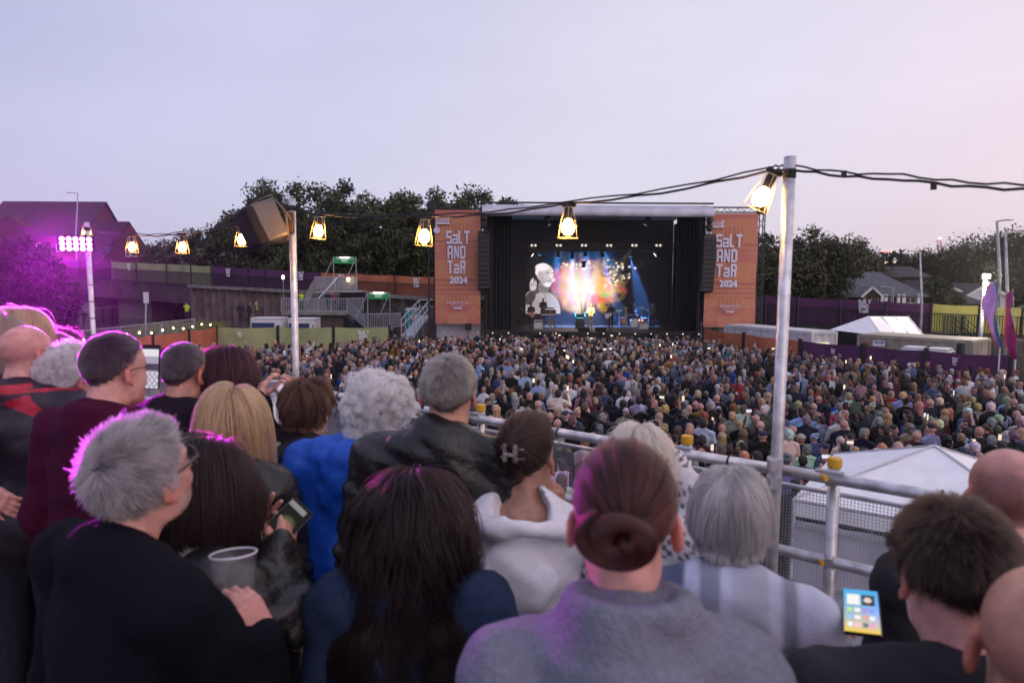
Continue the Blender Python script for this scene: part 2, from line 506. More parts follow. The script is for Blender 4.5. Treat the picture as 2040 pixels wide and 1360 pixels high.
def scrim_mat(name, col):
    return mat(name, col, 0.75, var=0.16, scale=0.5, bump=0.5, bscale=1.1)
M_SGREEN = scrim_mat('lime scrim', (0.29, 0.32, 0.145))
M_SPURPLE = scrim_mat('purple scrim', (0.095, 0.022, 0.09))
M_SORANGE = scrim_mat('orange scrim', (0.50, 0.15, 0.07))
M_SYELLOW = scrim_mat('yellow scrim', (0.62, 0.56, 0.14))
M_GLOWWARM = emit('warm lamp glow', (1.0, 0.72, 0.35), 14)

def sheet(name, pts, m, kind='structure'):
    o = MB().add(pts, [tuple(range(len(pts)))]).build(name, m)
    o['kind'] = kind
    return o
g = sheet('ground', [(-930, -25, 0), (930, -25, 0), (930, 1700, 0), (-930, 1700, 0)], M_ASPHALT)
M_FIELD = mat('rough grass field', (0.035, 0.045, 0.02), 0.95, var=0.3, scale=0.15)
sheet('field', [(-900, 104, 0.02), (900, 88, 0.02), (920, 1400, 0.02), (-920, 1400, 0.02)], M_FIELD)
M_WATER = mat('canal water', (0.012, 0.014, 0.02), 0.08, var=0.0, bump=0.25, bscale=3.5, spec=0.6)
sheet('canal_water', [(-75, 62, 0.03), (-27, 58, 0.03), (-24, 70, 0.03), (-36, 100, 0.03), (-62, 118, 0.03), (-90, 110, 0.03)], M_WATER)

# grassy banks: real low mounds plus reed tufts
def mound(name, outline, h, col):
    mb = MB(); n = len(outline); c = Vector((0, 0, 0))
    for p in outline: c += Vector((p[0], p[1], 0))
    c /= n; c.z = h
    rings = [1.0, 0.8, 0.55, 0.0]; hs = [0.0, 0.75, 0.95, 1.0]
    for r_, hh in zip(rings[:3], hs):
        for i, p in enumerate(outline):
            q = c.lerp(Vector((p[0], p[1], 0)), r_)
            mb.v.append((q.x + random.uniform(-.3, .3), q.y + random.uniform(-.3, .3), h * hh + (random.uniform(-.08, .08) if hh else -0.2)))
    for k in range(2):
        for i in range(n):
            j = (i + 1) % n
            mb.f.append((k * n + i, k * n + j, (k + 1) * n + j, (k + 1) * n + i))
    mb.f.append(tuple(2 * n + i for i in range(n)))
    o = mb.build(name, mat('bank earth', (0.045, 0.05, 0.022), 0.95, var=0.35, scale=0.5, bump=0.6, bscale=3), smooth=True)
    o['kind'] = 'structure'
    return o
mound('canal_bank', [(-31.5, 52), (-27, 52), (-25, 60), (-27, 68), (-31, 69), (-34.5, 65), (-33, 58)], 0.5, None)
mound('far_bank', [(-53, 94), (-46, 90), (-41, 86), (-40, 92), (-44, 99), (-52, 101)], 1.1, None)

def blades(name, n, area, hmin, hmax, c0, c1, label, seed=1, lean=0.25, w=0.03):
    r = np.random.default_rng(seed)
    pts = []
    while len(pts) < n:
        x = r.uniform(min(p[0] for p in area), max(p[0] for p in area)); y = r.uniform(min(p[1] for p in area), max(p[1] for p in area))
        ins = False; j = len(area) - 1
        for i in range(len(area)):
            if (area[i][1] > y) != (area[j][1] > y) and x < (area[j][0] - area[i][0]) * (y - area[i][1]) / (area[j][1] - area[i][1]) + area[i][0]: ins = not ins
            j = i
        if ins: pts.append((x, y))
    pts = np.array(pts); h = r.uniform(hmin, hmax, n); a = r.uniform(0, 6.28, n); l = r.normal(0, lean, (n, 2))
    d = np.stack([np.cos(a), np.sin(a)], 1) * w
    V = np.zeros((n, 4, 3)); z0 = 0.2
    V[:, 0, :2] = pts - d; V[:, 1, :2] = pts + d; V[:, 2, :2] = pts + d * .4 + l * h[:, None]; V[:, 3, :2] = pts - d * .4 + l * h[:, None]
    V[:, 0:2, 2] = z0; V[:, 2:, 2] = (z0 + h)[:, None]
    F = np.arange(n * 4).reshape(n, 4)
    t = r.uniform(0, 1, (n, 1)); c = np.array(c0) * (1 - t) + np.array(c1) * t
    o = np_mesh(name, V.reshape(-1, 3), F, [M_GRASS], smooth=False, cols=np.repeat(c, 4, 0))
    tag(o, label, 'reeds', kind='stuff')
    return o
blades('reeds', 2600, [(-31, 53.5), (-27.5, 53), (-26, 60), (-27.5, 66), (-30.5, 67), (-33.5, 64), (-32, 58)], 0.4, 1.0, (0.10, 0.14, 0.03), (0.26, 0.3, 0.09), 'tall pale green reeds along the near canal bank', 3, 0.16, 0.035)
blades('bank_grass', 3200, [(-53, 94), (-46, 90), (-41, 86), (-40, 92), (-44, 99), (-52, 101)], 0.5, 1.2, (0.05, 0.07, 0.02), (0.12, 0.13, 0.05), 'rough grass on the far canal bank below the bridge', 4, 0.25, 0.07)

# ---------------------------------------------------------------- the road bridge and its retaining wall
def plan(px, A, B):
    """where the pixel column px meets the plan line A-B"""
    k = (px - 1020) / 1360; dx, dy = B[0] - A[0], B[1] - A[1]
    t = (k * A[1] - A[0]) / (dx - k * dy)
    return Vector((A[0] + t * dx, A[1] + t * dy, 0))
BA, BB = (-50.0, 85.0), (-7.0, 60.0)
def ztop(px, py, pl):
    return P(px, py, pl.y).z
def bridge_top(px):   # pixel rows of fence top, fence foot along the bridge
    xs = [-20, 225, 410, 600, 720, 870]
    return np.interp(px, xs, [512, 521, 529, 541, 546, 552]), np.interp(px, xs, [551, 557, 569, 578, 583, 593])
# wall: steel sheet piles with ribs, built as folded profile
wall = thing('retaining_wall', 'long dark ribbed steel retaining wall under the coloured bridge fence', 'wall', plan(600, BA, BB))
mb = MB(); prof = []
px = 385.0; i = 0
A_ = plan(385, BA, BB); B_ = plan(880, BA, BB)
wdir = (B_ - A_).normalized(); wn_ = Vector((wdir.y, -wdir.x, 0)); L_ = (B_ - A_).length
def wall_z(s):
    p = A_ + wdir * s; q = proj((p.x, p.y, 3)); pxx = q[0]
    return P(pxx, bridge_top(pxx)[1], p.y).z
nrib = int(L_ / 0.30); rows = []
for i in range(nrib + 1):
    s_ = L_ * i / nrib; off = 0.34 if (i % 4) in (0, 1) else -0.04
    p = A_ + wdir * s_ + wn_ * off
    rows.append((p, wall_z(s_)))
for p, z in rows: mb.v += [(p.x, p.y, -0.2), (p.x, p.y, z - 0.25)]
for i in range(nrib): mb.f.append((2 * i, 2 * i + 2, 2 * i + 3, 2 * i + 1))
mb.build('sheet_piles', M_PILE, wall)
mb = MB()
for i in range(0, nrib, 8):
    a, za = rows[i]; b, zb = rows[min(i + 8, nrib)]
    mb.bar((a.x, a.y - .02, za - 0.12), (b.x, b.y - .02, zb - 0.12), 0.7, 0.3)
mb.build('capping_beam', M_CONCRETE, wall)
# bridge deck to the left of the wall, over the canal
br = thing('road_bridge', 'dark concrete road bridge crossing the canal under the green and purple fence', 'bridge', plan(250, BA, BB))
pA = plan(-260, BA, BB); pB = plan(385, BA, BB)
def edge(p): 
    pxx = proj((p.x, p.y, 5))[0]; return P(pxx, bridge_top(pxx)[1], p.y).z
mb = MB()
back = Vector((0.5, 0.86, 0)) * 9
for k in range(8):
    a = lerp(pA, pB, k / 8); b = lerp(pA, pB, (k + 1) / 8); za, zb = edge(a), edge(b)
    vs = []
    for p, z in ((a, za), (b, zb)):
        vs += [(p.x, p.y, z - 2.2), (p.x, p.y, z - 0.05), (p.x + back.x, p.y + back.y, z - 0.05), (p.x + back.x, p.y + back.y, z - 2.2)]
    mb.add(vs, [(0, 4, 5, 1), (1, 5, 6, 2), (2, 6, 7, 3), (3, 7, 4, 0)])
mb.build('girder', mat('bridge concrete', (0.065, 0.05, 0.05), 0.9, var=0.3, scale=0.5), br)
ab = MB()
for pxx in (148, 50):
    ab = MB(); p = plan(pxx, BA, BB); ab.box((p.x + 2.3, p.y + 4.2, edge(p) / 2 - 1.2), (3.2, 7, edge(p) - 2.3), Matrix.Rotation(-0.52, 3, 'Z'))
    ab.build('pier', M_CONCRETE, br)
mb = MB(); p = plan(330, BA, BB)
mb.box((p.x - 7, p.y + 9, 1.6), (6, 3.5, 3.2), Matrix.Rotation(-0.4, 3, 'Z'))
mb.build('abutment', mat('pale concrete', (0.2, 0.17, 0.15), 0.9, var=0.15), br)
# embankment behind the wall so that the road has a body
emb = MB()
pts_f = [A_ + wdir * (L_ * k / 6) for k in range(7)]
for k in range(6):
    a, b = pts_f[k], pts_f[k + 1]; za, zb = wall_z(L_ * k / 6) - .3, wall_z(L_ * (k + 1) / 6) - .3
    bk = Vector((0.5, 0.86, 0)) * 14
    emb.add([(a.x + .3, a.y + .5, za), (b.x + .3, b.y + .5, zb), (b.x + bk.x, b.y + bk.y, zb), (a.x + bk.x, a.y + bk.y, za)], [(0, 1, 2, 3)])
o = emb.build('road', M_ASPHALT); o['kind'] = 'structure'

def bar_fence(root, a, b, za0, za1, zb0, zb1, m_scrim, m_bar, n=1, barh=0.62, front=-0.06, barpitch=0.16, name='scrim_panel'):
    """one scrim panel from plan point a to b, with vertical railing bars in front and an end post"""
    a = Vector((a.x, a.y, 0)); b = Vector((b.x, b.y, 0)); d = (b - a); nrm = Vector((d.y, -d.x, 0)).normalized()
    mb = MB(); K = 6
    for i in range(K + 1):
        t = i / K; p = a + d * t; sag = 0.05 * math.sin(t * math.pi * 3 + a.x)
        mb.v += [(p.x + nrm.x * sag, p.y + nrm.y * sag, za0 + (zb0 - za0) * t), (p.x - nrm.x * sag, p.y - nrm.y * sag, (za0 + za1) / 2 + ((zb0 + zb1) - (za0 + za1)) / 2 * t), (p.x, p.y, za1 + (zb1 - za1) * t - 0.05 * math.sin(t * math.pi))]
    for i in range(K):
        mb.f += [(3 * i, 3 * i + 3, 3 * i + 4, 3 * i + 1), (3 * i + 1, 3 * i + 4, 3 * i + 5, 3 * i + 2)]
    mb.build(name, m_scrim, root, smooth=True)
    mb = MB(); L = d.length; nb = int(L / barpitch); off = nrm * 0.14
    for i in range(nb):
        t = (i + .5) / nb; p = a + d * t + off; z0 = za0 + (zb0 - za0) * t; z1 = za1 + (zb1 - za1) * t
        mb.bar((p.x, p.y, z0 - .1), (p.x, p.y, z0 + (z1 - z0) * barh), 0.035)
    q0 = a + off; q1 = b + off
    h0 = za0 + (za1 - za0) * barh; h1 = zb0 + (zb1 - zb0) * barh
    mb.bar((q0.x, q0.y, h0), (q1.x, q1.y, h1), 0.07, 0.06)
    mb.bar((q0.x, q0.y, za0 + .02), (q1.x, q1.y, zb0 + .02), 0.07, 0.06)
    o = mb.build('railing_bars', m_bar, root); o['kind'] = 'stuff'
    mb = MB(); mb.bar((q0.x, q0.y - .03, za0 - .1), (q0.x, q0.y - .03, za1 + .03), 0.11)
    mb.build('post', m_bar, root)

bf = thing('bridge_fence', 'bridge railing hung with lime, purple and orange cloth panels', 'fence', plan(500, BA, BB))
cuts = [-60, 20, 95, 165, 225, 277, 337, 385, 425, 462, 497, 530, 580, 640, 712, 788, 866]
for a_, b_ in zip(cuts[:-1], cuts[1:]):
    a = plan(a_, BA, BB); b = plan(b_, BA, BB)
    ta, fa = bridge_top(a_); tb, fb = bridge_top(b_)
    m_ = M_SPURPLE if a_ < 220 else M_SGREEN if a_ < 420 else M_SPURPLE if a_ < 635 else M_SORANGE
    bar_fence(bf, a, b, P(a_, fa, a.y).z, P(a_, ta, a.y).z, P(b_, fb, b.y).z, P(b_, tb, b.y).z, m_, M_DARKSTEEL)
for pxx, yy in ((257, 533), (455, 545), (600, 552), (680, 557), (830, 565)):
    p = plan(pxx, BA, BB); logo('printed_lettering', P(pxx, yy, p.y - .45), wdir, 0.042, bf)

# right-hand road embankment with purple and yellow cloth
RA, RB = (20.0, 60.0), (37.0, 47.0)
rf = thing('road_fence', 'road railing hung with purple and yellow cloth behind the cabins', 'fence', plan(1750, RA, RB))
def r_top(px):
    xs = [1480, 1510, 1855, 2040, 2150]
    return np.interp(px, xs, [587, 588, 605, 613, 617]), np.interp(px, xs, [641, 642, 660, 668, 673])
cuts = [1462, 1526, 1590, 1675, 1765, 1855, 1950, 2036, 2130]
for a_, b_ in zip(cuts[:-1], cuts[1:]):
    a = plan(a_, RA, RB); b = plan(b_, RA, RB); ta, fa = r_top(a_); tb, fb = r_top(b_)
    bar_fence(rf, a, b, P(a_, fa, a.y).z, P(a_, ta, a.y).z, P(b_, fb, b.y).z, P(b_, tb, b.y).z, M_SPURPLE if a_ < 1850 else M_SYELLOW, M_DARKSTEEL, barh=0.66)
p = plan(1722, RA, RB); rdir = (Vector((RB[0], RB[1], 0)) - Vector((RA[0], RA[1], 0))).normalized()
logo('printed_lettering', P(1722, 614, p.y - .4), rdir, 0.05, rf)
rw = thing('embankment_wall', 'dark concrete wall below the road fence behind the cabins', 'wall', plan(1750, RA, RB))
mb = MB()
for a_, b_ in zip(cuts[:-1], cuts[1:]):
    a = plan(a_, RA, RB); b = plan(b_, RA, RB)
    za, zb = P(a_, r_top(a_)[1], a.y).z, P(b_, r_top(b_)[1], b.y).z
    mb.add([(a.x, a.y, -.1), (b.x, b.y, -.1), (b.x, b.y, zb + .02), (a.x, a.y, za + .02), (a.x + 5, a.y + 7, za + .02), (b.x + 5, b.y + 7, zb + .02)], [(0, 1, 2, 3), (3, 2, 5, 4)])
mb.build('wall_face', mat('dark concrete', (0.09, 0.08, 0.075), 0.9, var=0.25, scale=0.7), rw)

# ---------------------------------------------------------------- trees
def tree(name, label, base, h, rad, n_clump=110, leaves=75, leaf=0.26, trunk=0.25, seed=0, cz=0.62, flat=1.0, dark=1.0, group='trees behind the festival site', hue=0.0):
    r = np.random.default_rng(seed)
    root = thing(name, label, 'tree', (base[0], base[1], base[2] if len(base) > 2 else 0), group)
    z0 = base[2] if len(base) > 2 else 0
    mb = MB(); top = Vector((base[0], base[1], z0 + h * 0.75))
    b0 = Vector((base[0], base[1], z0 - 0.2))
    mb.tube([b0, lerp(b0, top, .35) + Vector((r.normal() * .15, r.normal() * .15, 0)), lerp(b0, top, .7) + Vector((r.normal() * .3, r.normal() * .3, 0)), top], [trunk, trunk * .8, trunk * .5, trunk * .15], 7)
    C = np.array([base[0], base[1], z0 + h * cz]); RR = np.array([rad, rad * .9, h * (1 - cz) * flat])
    cl = []
    for i in range(n_clump):
        v = r.normal(size=3); v /= np.linalg.norm(v); q = r.uniform(0.45, 1.0) ** 0.6
        lump = 1 + 0.22 * math.sin(3.1 * v[0] + seed) * math.cos(2.7 * v[1] + 2 * seed) + 0.18 * math.sin(5 * v[2] + 4 * v[0] + seed)
        c = C + v * q * RR * lump
        if c[2] < z0 + h * 0.16: c[2] = z0 + h * r.uniform(.16, .4)
        cl.append(c)
    cl = np.array(cl)
    for i in r.choice(n_clump, min(11, n_clump), replace=False):
        s_ = lerp(b0, top, r.uniform(.35, .85)); e_ = Vector(cl[i]); m_ = lerp(s_, e_, .5) + Vector((0, 0, r.uniform(.1, .5)))
        mb.tube([s_, m_, e_], [trunk * .35, trunk * .22, trunk * .07], 5)
    mb.build('trunk', M_BARK, root, smooth=True)
    N = n_clump * leaves
    cen = np.repeat(cl, leaves, 0); cr = np.repeat(r.uniform(0.6, 1.25, n_clump) * rad * 0.26, leaves)
    off = r.normal(size=(N, 3)); off /= np.linalg.norm(off, axis=1)[:, None]
    pos = cen + off * (cr * r.uniform(.25, 1.15, N))[:, None] * np.array([1, 1, .8])
    u = r.normal(size=(N, 3)); u /= np.linalg.norm(u, axis=1)[:, None]
    w = np.cross(u, off); w /= (np.linalg.norm(w, axis=1)[:, None] + 1e-6)
    s = leaf * r.uniform(.5, 1.25, N)[:, None]
    V = np.stack([pos - u * s, pos + w * s * .45, pos + u * s, pos - w * s * .45], 1).reshape(-1, 3)
    base_c = np.array([0.05, 0.062, 0.024]) * dark + np.array([0.02, -0.004, 0]) * hue
    cc = np.repeat(r.uniform(.55, 1.5, n_clump), leaves)[:, None] * r.uniform(.7, 1.3, (N, 1)) * base_c[None]
    o = np_mesh('crown', V, np.arange(N * 4).reshape(N, 4), [M_LEAF], root, smooth=False, cols=np.repeat(cc, 4, 0))
    return root
TR = [ # px centre, top py, Y, radius, label
    (360, 462, 100, 5.5, 'low dark tree behind the bridge fence beside the brick gable'),
    (455, 412, 84, 4.6, 'dark bushy tree directly behind the hanging loudspeaker'),
    (540, 372, 82, 4.8, 'tall feathery tree above the loudspeaker and grey lamp pole'),
    (625, 364, 80, 5.0, 'tall dense tree behind the caged lamp beside the lamp pole'),
    (712, 374, 82, 3.6, 'slim spiky tree between the two tall dense trees'),
    (775, 362, 79, 4.4, 'tall round-headed tree left of the orange banner'),
    (845, 378, 82, 4.0, 'dark tree just left of the orange banner with forked top'),
    (912, 360, 80, 4.6, 'tall leafy tree rising behind the left orange banner'),
    (1012, 392, 84, 2.6, 'small tree tip showing above the stage roof'),
]
for i, (px, py, Y, rad, lab) in enumerate(TR):
    p = P(px, py, Y)
    tree('tree', lab, (p.x, Y), p.z * .94, rad * (1.12), n_clump=200 if i else 140, leaves=95, leaf=0.27, seed=20 + i, cz=0.55, flat=0.98)
for i, (px, py, Y, rad, lab) in enumerate([
    (1535, 485, 72, 3.4, 'dark tree partly hidden behind the right orange banner tower'),
    (1620, 468, 74, 4.8, 'broad spreading tree between lamp pole and slate-roofed bungalow'),
    (1690, 474, 104, 5.6, 'dense tree above the grey slate bungalow roof'),
    (1812, 520, 125, 5.0, 'small dark tree below the distant dock cranes'),
    (1885, 490, 118, 7.0, 'dark tree beneath the lone leaning crane jib'),
    (1955, 478, 114, 8.2, 'big dark tree behind the white floodlight'),
    (2030, 470, 108, 7.8, 'large tree at the picture edge behind the tall street lamps'),
    (1872, 556, 80, 1.9, 'small conifer in front of the white gable wall'),
    ]):
    p = P(px, py, Y)
    tree('tree', lab, (p.x, Y), p.z, rad * 1.1, n_clump=170, leaves=98, leaf=0.26, seed=60 + i, cz=0.55 if i != 1 else .62, flat=0.95, dark=0.9, hue=0.3)
for i, (px, py, Y, rad, lab) in enumerate([(5, 478, 60, 4.2, 'dark leafy tree below the tiled house'), (75, 545, 62, 3.4, 'dark shrubby tree lit magenta beside the lamp mast')]):
    p = P(px, py, Y)
    tree('tree', lab, (p.x, Y), p.z, rad, n_clump=120, leaves=80, leaf=0.26, seed=90 + i, cz=0.5, flat=1.0, dark=0.45)
# far hedge of dark trees closing the gaps low down
def hedge(name, label, pts, h, n, seed):
    r = np.random.default_rng(seed); t = r.uniform(0, len(pts) - 1, n); i = t.astype(int); f = (t - i)[:, None]
    A = np.array(pts)[i]; B = np.array(pts)[i + 1]; p = A + (B - A) * f
    pos = np.concatenate([p + r.normal(0, 1.2, (n, 2)), (r.uniform(0, 1, (n, 1)) ** .8 * h * (1 + .2 * np.sin(t * 9))[:, None])], 1)
    u = r.normal(size=(n, 3)); u /= np.linalg.norm(u, axis=1)[:, None]; w = np.cross(u, r.normal(size=(n, 3))); w /= np.linalg.norm(w, axis=1)[:, None]
    s = .55 * r.uniform(.5, 1.3, n)[:, None]
    V = np.stack([pos - u * s, pos + w * s * .5, pos + u * s, pos - w * s * .5], 1).reshape(-1, 3)
    c = np.array([0.045, .05, .022]) * r.uniform(.5, 1.4, (n, 1))
    o = np_mesh(name, V, np.arange(n * 4).reshape(n, 4), [M_LEAF], smooth=False, cols=np.repeat(c, 4, 0))
    tag(o, label, 'hedge', kind='stuff')
hedge('undergrowth', 'dark undergrowth behind the bridge fence', [(-46, 92), (-30, 88), (-16, 82), (-4, 80), (6, 82)], 8.5, 9000, 5)
hedge('undergrowth', 'dark undergrowth behind the road fence and bungalows', [(22, 74), (27, 74), (30, 100)], 4.0, 2200, 6)
hedge('undergrowth', 'dark undergrowth under the big trees behind the white houses', [(48, 122), (70, 122), (96, 112)], 9.0, 6000, 8)

# ================================================================== BUILDINGS AND SITE
M_BRICK = mat('red brick', (0.085, 0.035, 0.032), 0.9, var=0.2, scale=4)
M_TILE = mat('brown roof tiles', (0.04, 0.03, 0.034), 0.85, var=0.25, scale=3, bump=0.4, bscale=5)
M_SLATE = mat('grey slate tiles', (0.085, 0.09, 0.10), 0.7, var=0.2, scale=3, bump=0.4, bscale=6)
M_RENDER = mat('white wall render', (0.62, 0.61, 0.62), 0.9, var=0.08, scale=1)
M_WINDOW = mat('dark window glass', (0.02, 0.022, 0.03), 0.08, var=0.0)
M_UPVC = mat('white window frame', (0.7, 0.7, 0.7), 0.5, var=0.03)

def gable_house(name, label, px0, px1, y_ridge, y_eave, Y, depth, ridge_in=(0, 0), m_wall=M_BRICK, m_roof=M_TILE, windows=(), base=0.0, group='houses beyond the site', hip=False, rooflights=()):
    """ridge parallel to the picture; px0..px1 eave span"""
    a = P(px0, y_eave, Y); b = P(px1, y_eave, Y); zr = P((px0 + px1) / 2, y_ridge, Y + depth / 2).z
    ze = (a.z + b.z) / 2
    root = thing(name, label, 'house', ((a.x + b.x) / 2, Y, base), group)
    y0, y1, ym = Y, Y + depth, Y + depth / 2
    mb = MB()
    x0, x1 = a.x, b.x
    r0, r1 = x0 + ridge_in[0], x1 - ridge_in[1]
    if hip or ridge_in != (0, 0):
        mb.add([(x0, y0, base - .2), (x1, y0, base - .2), (x1, y1, base - .2), (x0, y1, base - .2), (x0, y0, ze), (x1, y0, ze), (x1, y1, ze), (x0, y1, ze)],
               [(0, 1, 5, 4), (1, 2, 6, 5), (2, 3, 7, 6), (3, 0, 4, 7)])
    else:
        mb.add([(x0, y0, base - .2), (x1, y0, base - .2), (x1, y1, base - .2), (x0, y1, base - .2), (x0, y0, ze), (x1, y0, ze), (x1, y1, ze), (x0, y1, ze), (x0, ym, zr - .05), (x1, ym, zr - .05)],
               [(0, 1, 5, 4), (1, 2, 6, 9, 5), (2, 3, 7, 6), (3, 0, 4, 8, 7)])
    mb.build('wall', m_wall, root)
    mb = MB(); o_ = 0.35; t = 0.16
    zs = ze - 0.1
    for (ya, sgn) in ((y0 - o_, 1), (y1 + o_, -1)):
        q = [(x0 - o_, ya, zs), (x1 + o_, ya, zs), (r1 + (o_ if ridge_in[1] == 0 else 0), ym, zr), (r0 - (o_ if ridge_in[0] == 0 else 0), ym, zr)]
        mb.add(q + [(x, y, z + t) for x, y, z in q], [(0, 1, 2, 3), (4, 5, 6, 7), (0, 4, 5, 1), (1, 5, 6, 2), (2, 6, 7, 3), (3, 7, 4, 0)])
    if ridge_in[0]: mb.add([(x0 - o_, y0 - o_, zs + t), (x0 - o_, y1 + o_, zs + t), (r0, ym, zr + t)], [(0, 1, 2)])
    if ridge_in[1]: mb.add([(x1 + o_, y0 - o_, zs + t), (x1 + o_, y1 + o_, zs + t), (r1, ym, zr + t)], [(0, 1, 2)])
    roof = mb.build('roof', m_roof, root)
    for (wx, wy, ww, wh) in windows:
        c = P(wx, wy, Y); W = ww * Y / 1360; H = wh * Y / 1360
        f = MB()
        for sx in (-1, 1): f.box((c.x + sx * W / 2, Y - .04, c.z), (.09, .12, H + .1))
        for sz in (-1, 1): f.box((c.x, Y - .045, c.z + sz * H / 2), (W + .1, .12, .09))
        f.box((c.x, Y - .04, c.z), (.06, .1, H))
        w = f.build('window', M_UPVC, root)
        MB().box((c.x, Y - .01, c.z), (W, .06, H)).build('pane', M_WINDOW, w)
    return root, (x0, x1, y0, y1, ze, zr)

# left: brick house with steep tiled roof, side on, then its gabled neighbour
h1, g1 = gable_house('tall_house', 'tall dark brick house with steep tiled roof behind the magenta lamp', -40, 168, 403, 470, 112, 12, windows=[(14, 457, 14, 16), (118, 494, 10, 13), (78, 490, 9, 12)], base=5)
mb = MB()   # front gabled dormer and rooflights
def dormer(root, px, py, w, h, Y, m):
    c = P(px, py, Y); x = c.x; z = c.z
    d = MB().add([(x - w, Y, z - h), (x + w, Y, z - h), (x + w, Y, z), (x, Y, z + w * .8), (x - w, Y, z), (x - w, Y + 5, z), (x + w, Y + 5, z), (x, Y + 5, z + w * .8)],
                 [(0, 1, 2, 3, 4), (3, 2, 6, 7), (4, 3, 7, 5)])
    d.build('dormer', m, root)
dormer(h1, 18, 452, 2.4, 2.4, 111.2, M_BRICK)
for px, py in ((62, 458),):
    c = P(px, py, 112.3); MB().box((c.x, c.y + .6, c.z), (1.6, .12, 1.7), Matrix.Rotation(R(-42), 3, 'X')).build('rooflight', M_WINDOW, h1)
h2 = thing('gabled_house', 'brick gable house with two small windows behind the caged lamps', 'house', P(230, 520, 108), 'houses beyond the site')
gx0, gx1 = P(188, 520, 106).x, P(292, 520, 106).x; zt = P(250, 441, 106).z; ze = P(230, 520, 106).z
xr = P(256, 441, 106).x
mb = MB()   # end gable turned to the right of the picture
mb.add([(xr - 3.9, 104, 5), (gx1, 109, 5), (gx1, 109, ze - .6), (xr, 106.4, zt - .1), (xr - 3.9, 104, ze - .6)], [(0, 1, 2, 3, 4)])
mb.add([(gx0, 104, 5), (xr - 3.9, 104, 5), (xr - 3.9, 104, ze - .6), (gx0, 104, ze - .6)], [(0, 1, 2, 3)])
mb.build('wall', M_BRICK, h2)
mb = MB()
mb.add([(gx0 - 1, 103.7, ze - .7), (xr - 4.2, 103.7, ze - .7), (xr, 106.2, zt), (gx0 - 1, 106.4, zt)], [(0, 1, 2, 3)])
mb.add([(xr, 106.2, zt), (gx1 + .4, 109.2, ze - .7), (gx1 - 6, 113, ze - .7), (gx0 - 1, 106.4, zt)], [(0, 1, 2, 3)])
mb.build('roof', M_TILE, h2)
for px in (257, 269):
    c = P(px, 502, 106.4 + (px - 256) * .05); f = MB().box((c.x, c.y - .25, c.z), (.75, .14, 1.5)).build('window', M_UPVC, h2)
    MB().box((c.x, c.y - .33, c.z), (.5, .08, 1.2)).build('pane', M_WINDOW, f)
c = P(210, 498, 104); MB().box((c.x, c.y + .5, c.z), (1.3, .12, 1.5), Matrix.Rotation(R(-38), 3, 'X')).build('rooflight', M_WINDOW, h2)

# right: bungalow with porch gable, white gables, low roofs
b1, gb = gable_house('bungalow', 'grey slate-roofed brick bungalow with white gabled porch', 1706, 1842, 543, 590, 78, 8, ridge_in=(2.0, 3.4), m_wall=M_BRICK, m_roof=M_SLATE,
            windows=[(1735, 597, 28, 14), (1775, 597, 20, 14), (1813, 597, 20, 14)], base=1.2)
pc = P(1739, 590, 76.4); top = P(1739, 572, 76.4)
mb = MB()
for sx in (-1, 1):
    mb.bar((top.x, 76.4, top.z), (top.x + sx * 1.25, 76.4, pc.z - .1), .12, .24)
mb.build('barge_board', M_UPVC, b1)
MB().add([(top.x, 76.5, top.z), (top.x + 1.2, 76.5, pc.z - .05), (top.x - 1.2, 76.5, pc.z - .05)], [(0, 1, 2)]).build('porch_gable', mat('dark timber', (.03, .02, .018), .8), b1)
mb = MB()
for sx in (-1, 1):
    mb.add([(top.x, 76.3, top.z + .1), (top.x + sx * 1.5, 76.3, pc.z - .12), (top.x + sx * 1.5, 80, pc.z - .12), (top.x, 80, top.z + .1)], [(0, 1, 2, 3)])
mb.build('porch_roof', M_SLATE, b1)
mb = MB()
for px in (1722, 1757, 1765, 1790, 1800, 1830):
    c = P(px, 600, 77.7); mb.box((c.x, 77.75, c.z - .3), (.32, .2, 2.2))
mb.build('pillar', M_UPVC, b1)
def white_gable(label, pxl, pxt, pxr, yt, ye, Y):
    l, t, r_ = P(pxl, ye, Y), P(pxt, yt, Y), P(pxr, ye, Y)
    root = thing('white_gable_house', label, 'house', (t.x, Y, 1), 'houses beyond the site')
    MB().add([(l.x, Y, .8), (r_.x, Y, .8), (r_.x, Y, r_.z), (t.x, Y, t.z), (l.x, Y, l.z)], [(0, 1, 2, 3, 4)]).build('wall', M_RENDER, root)
    mb = MB()
    for q, s in ((l, -1), (r_, 1)):
        mb.add([(t.x, Y - .4, t.z + .15), (q.x + s * .4, Y - .4, q.z - .1), (q.x + s * .4, Y + 9, q.z - .1), (t.x, Y + 9, t.z + .15)], [(0, 1, 2, 3)])
    mb.build('roof', M_TILE, root)
    mb = MB()
    for q, s in ((l, -1), (r_, 1)): mb.bar((t.x, Y - .38, t.z), (q.x + s * .4, Y - .38, q.z - .25), .1, .26)
    mb.build('barge_board', M_UPVC, root)
    return root
white_gable('white rendered gable house behind the small conifer', 1822, 1868, 1926, 560, 586, 92)
white_gable('white gable house just left of the white floodlight', 1918, 1964, 2010, 566, 592, 90)
white_gable('low white house end behind the spreading tree', 1640, 1690, 1716, 566, 588, 92)
gable_house('terrace_house', 'long brown-roofed terrace behind the slate bungalow', 1690, 1850, 533, 552, 100, 10, windows=[], base=1)
gable_house('low_house', 'low dark tiled roof house beside the floodlight mast', 1842, 1962, 587, 606, 80, 6, windows=[], base=1, ridge_in=(1.0, 1.0))
gable_house('far_terrace', 'far brown roof below the dock cranes', 1745, 1805, 527, 545, 150, 10, base=1)
o = MB().box((P(1765, 541, 118).x, 118, P(1765, 541, 118).z), (1.2, .3, 1.0)).v
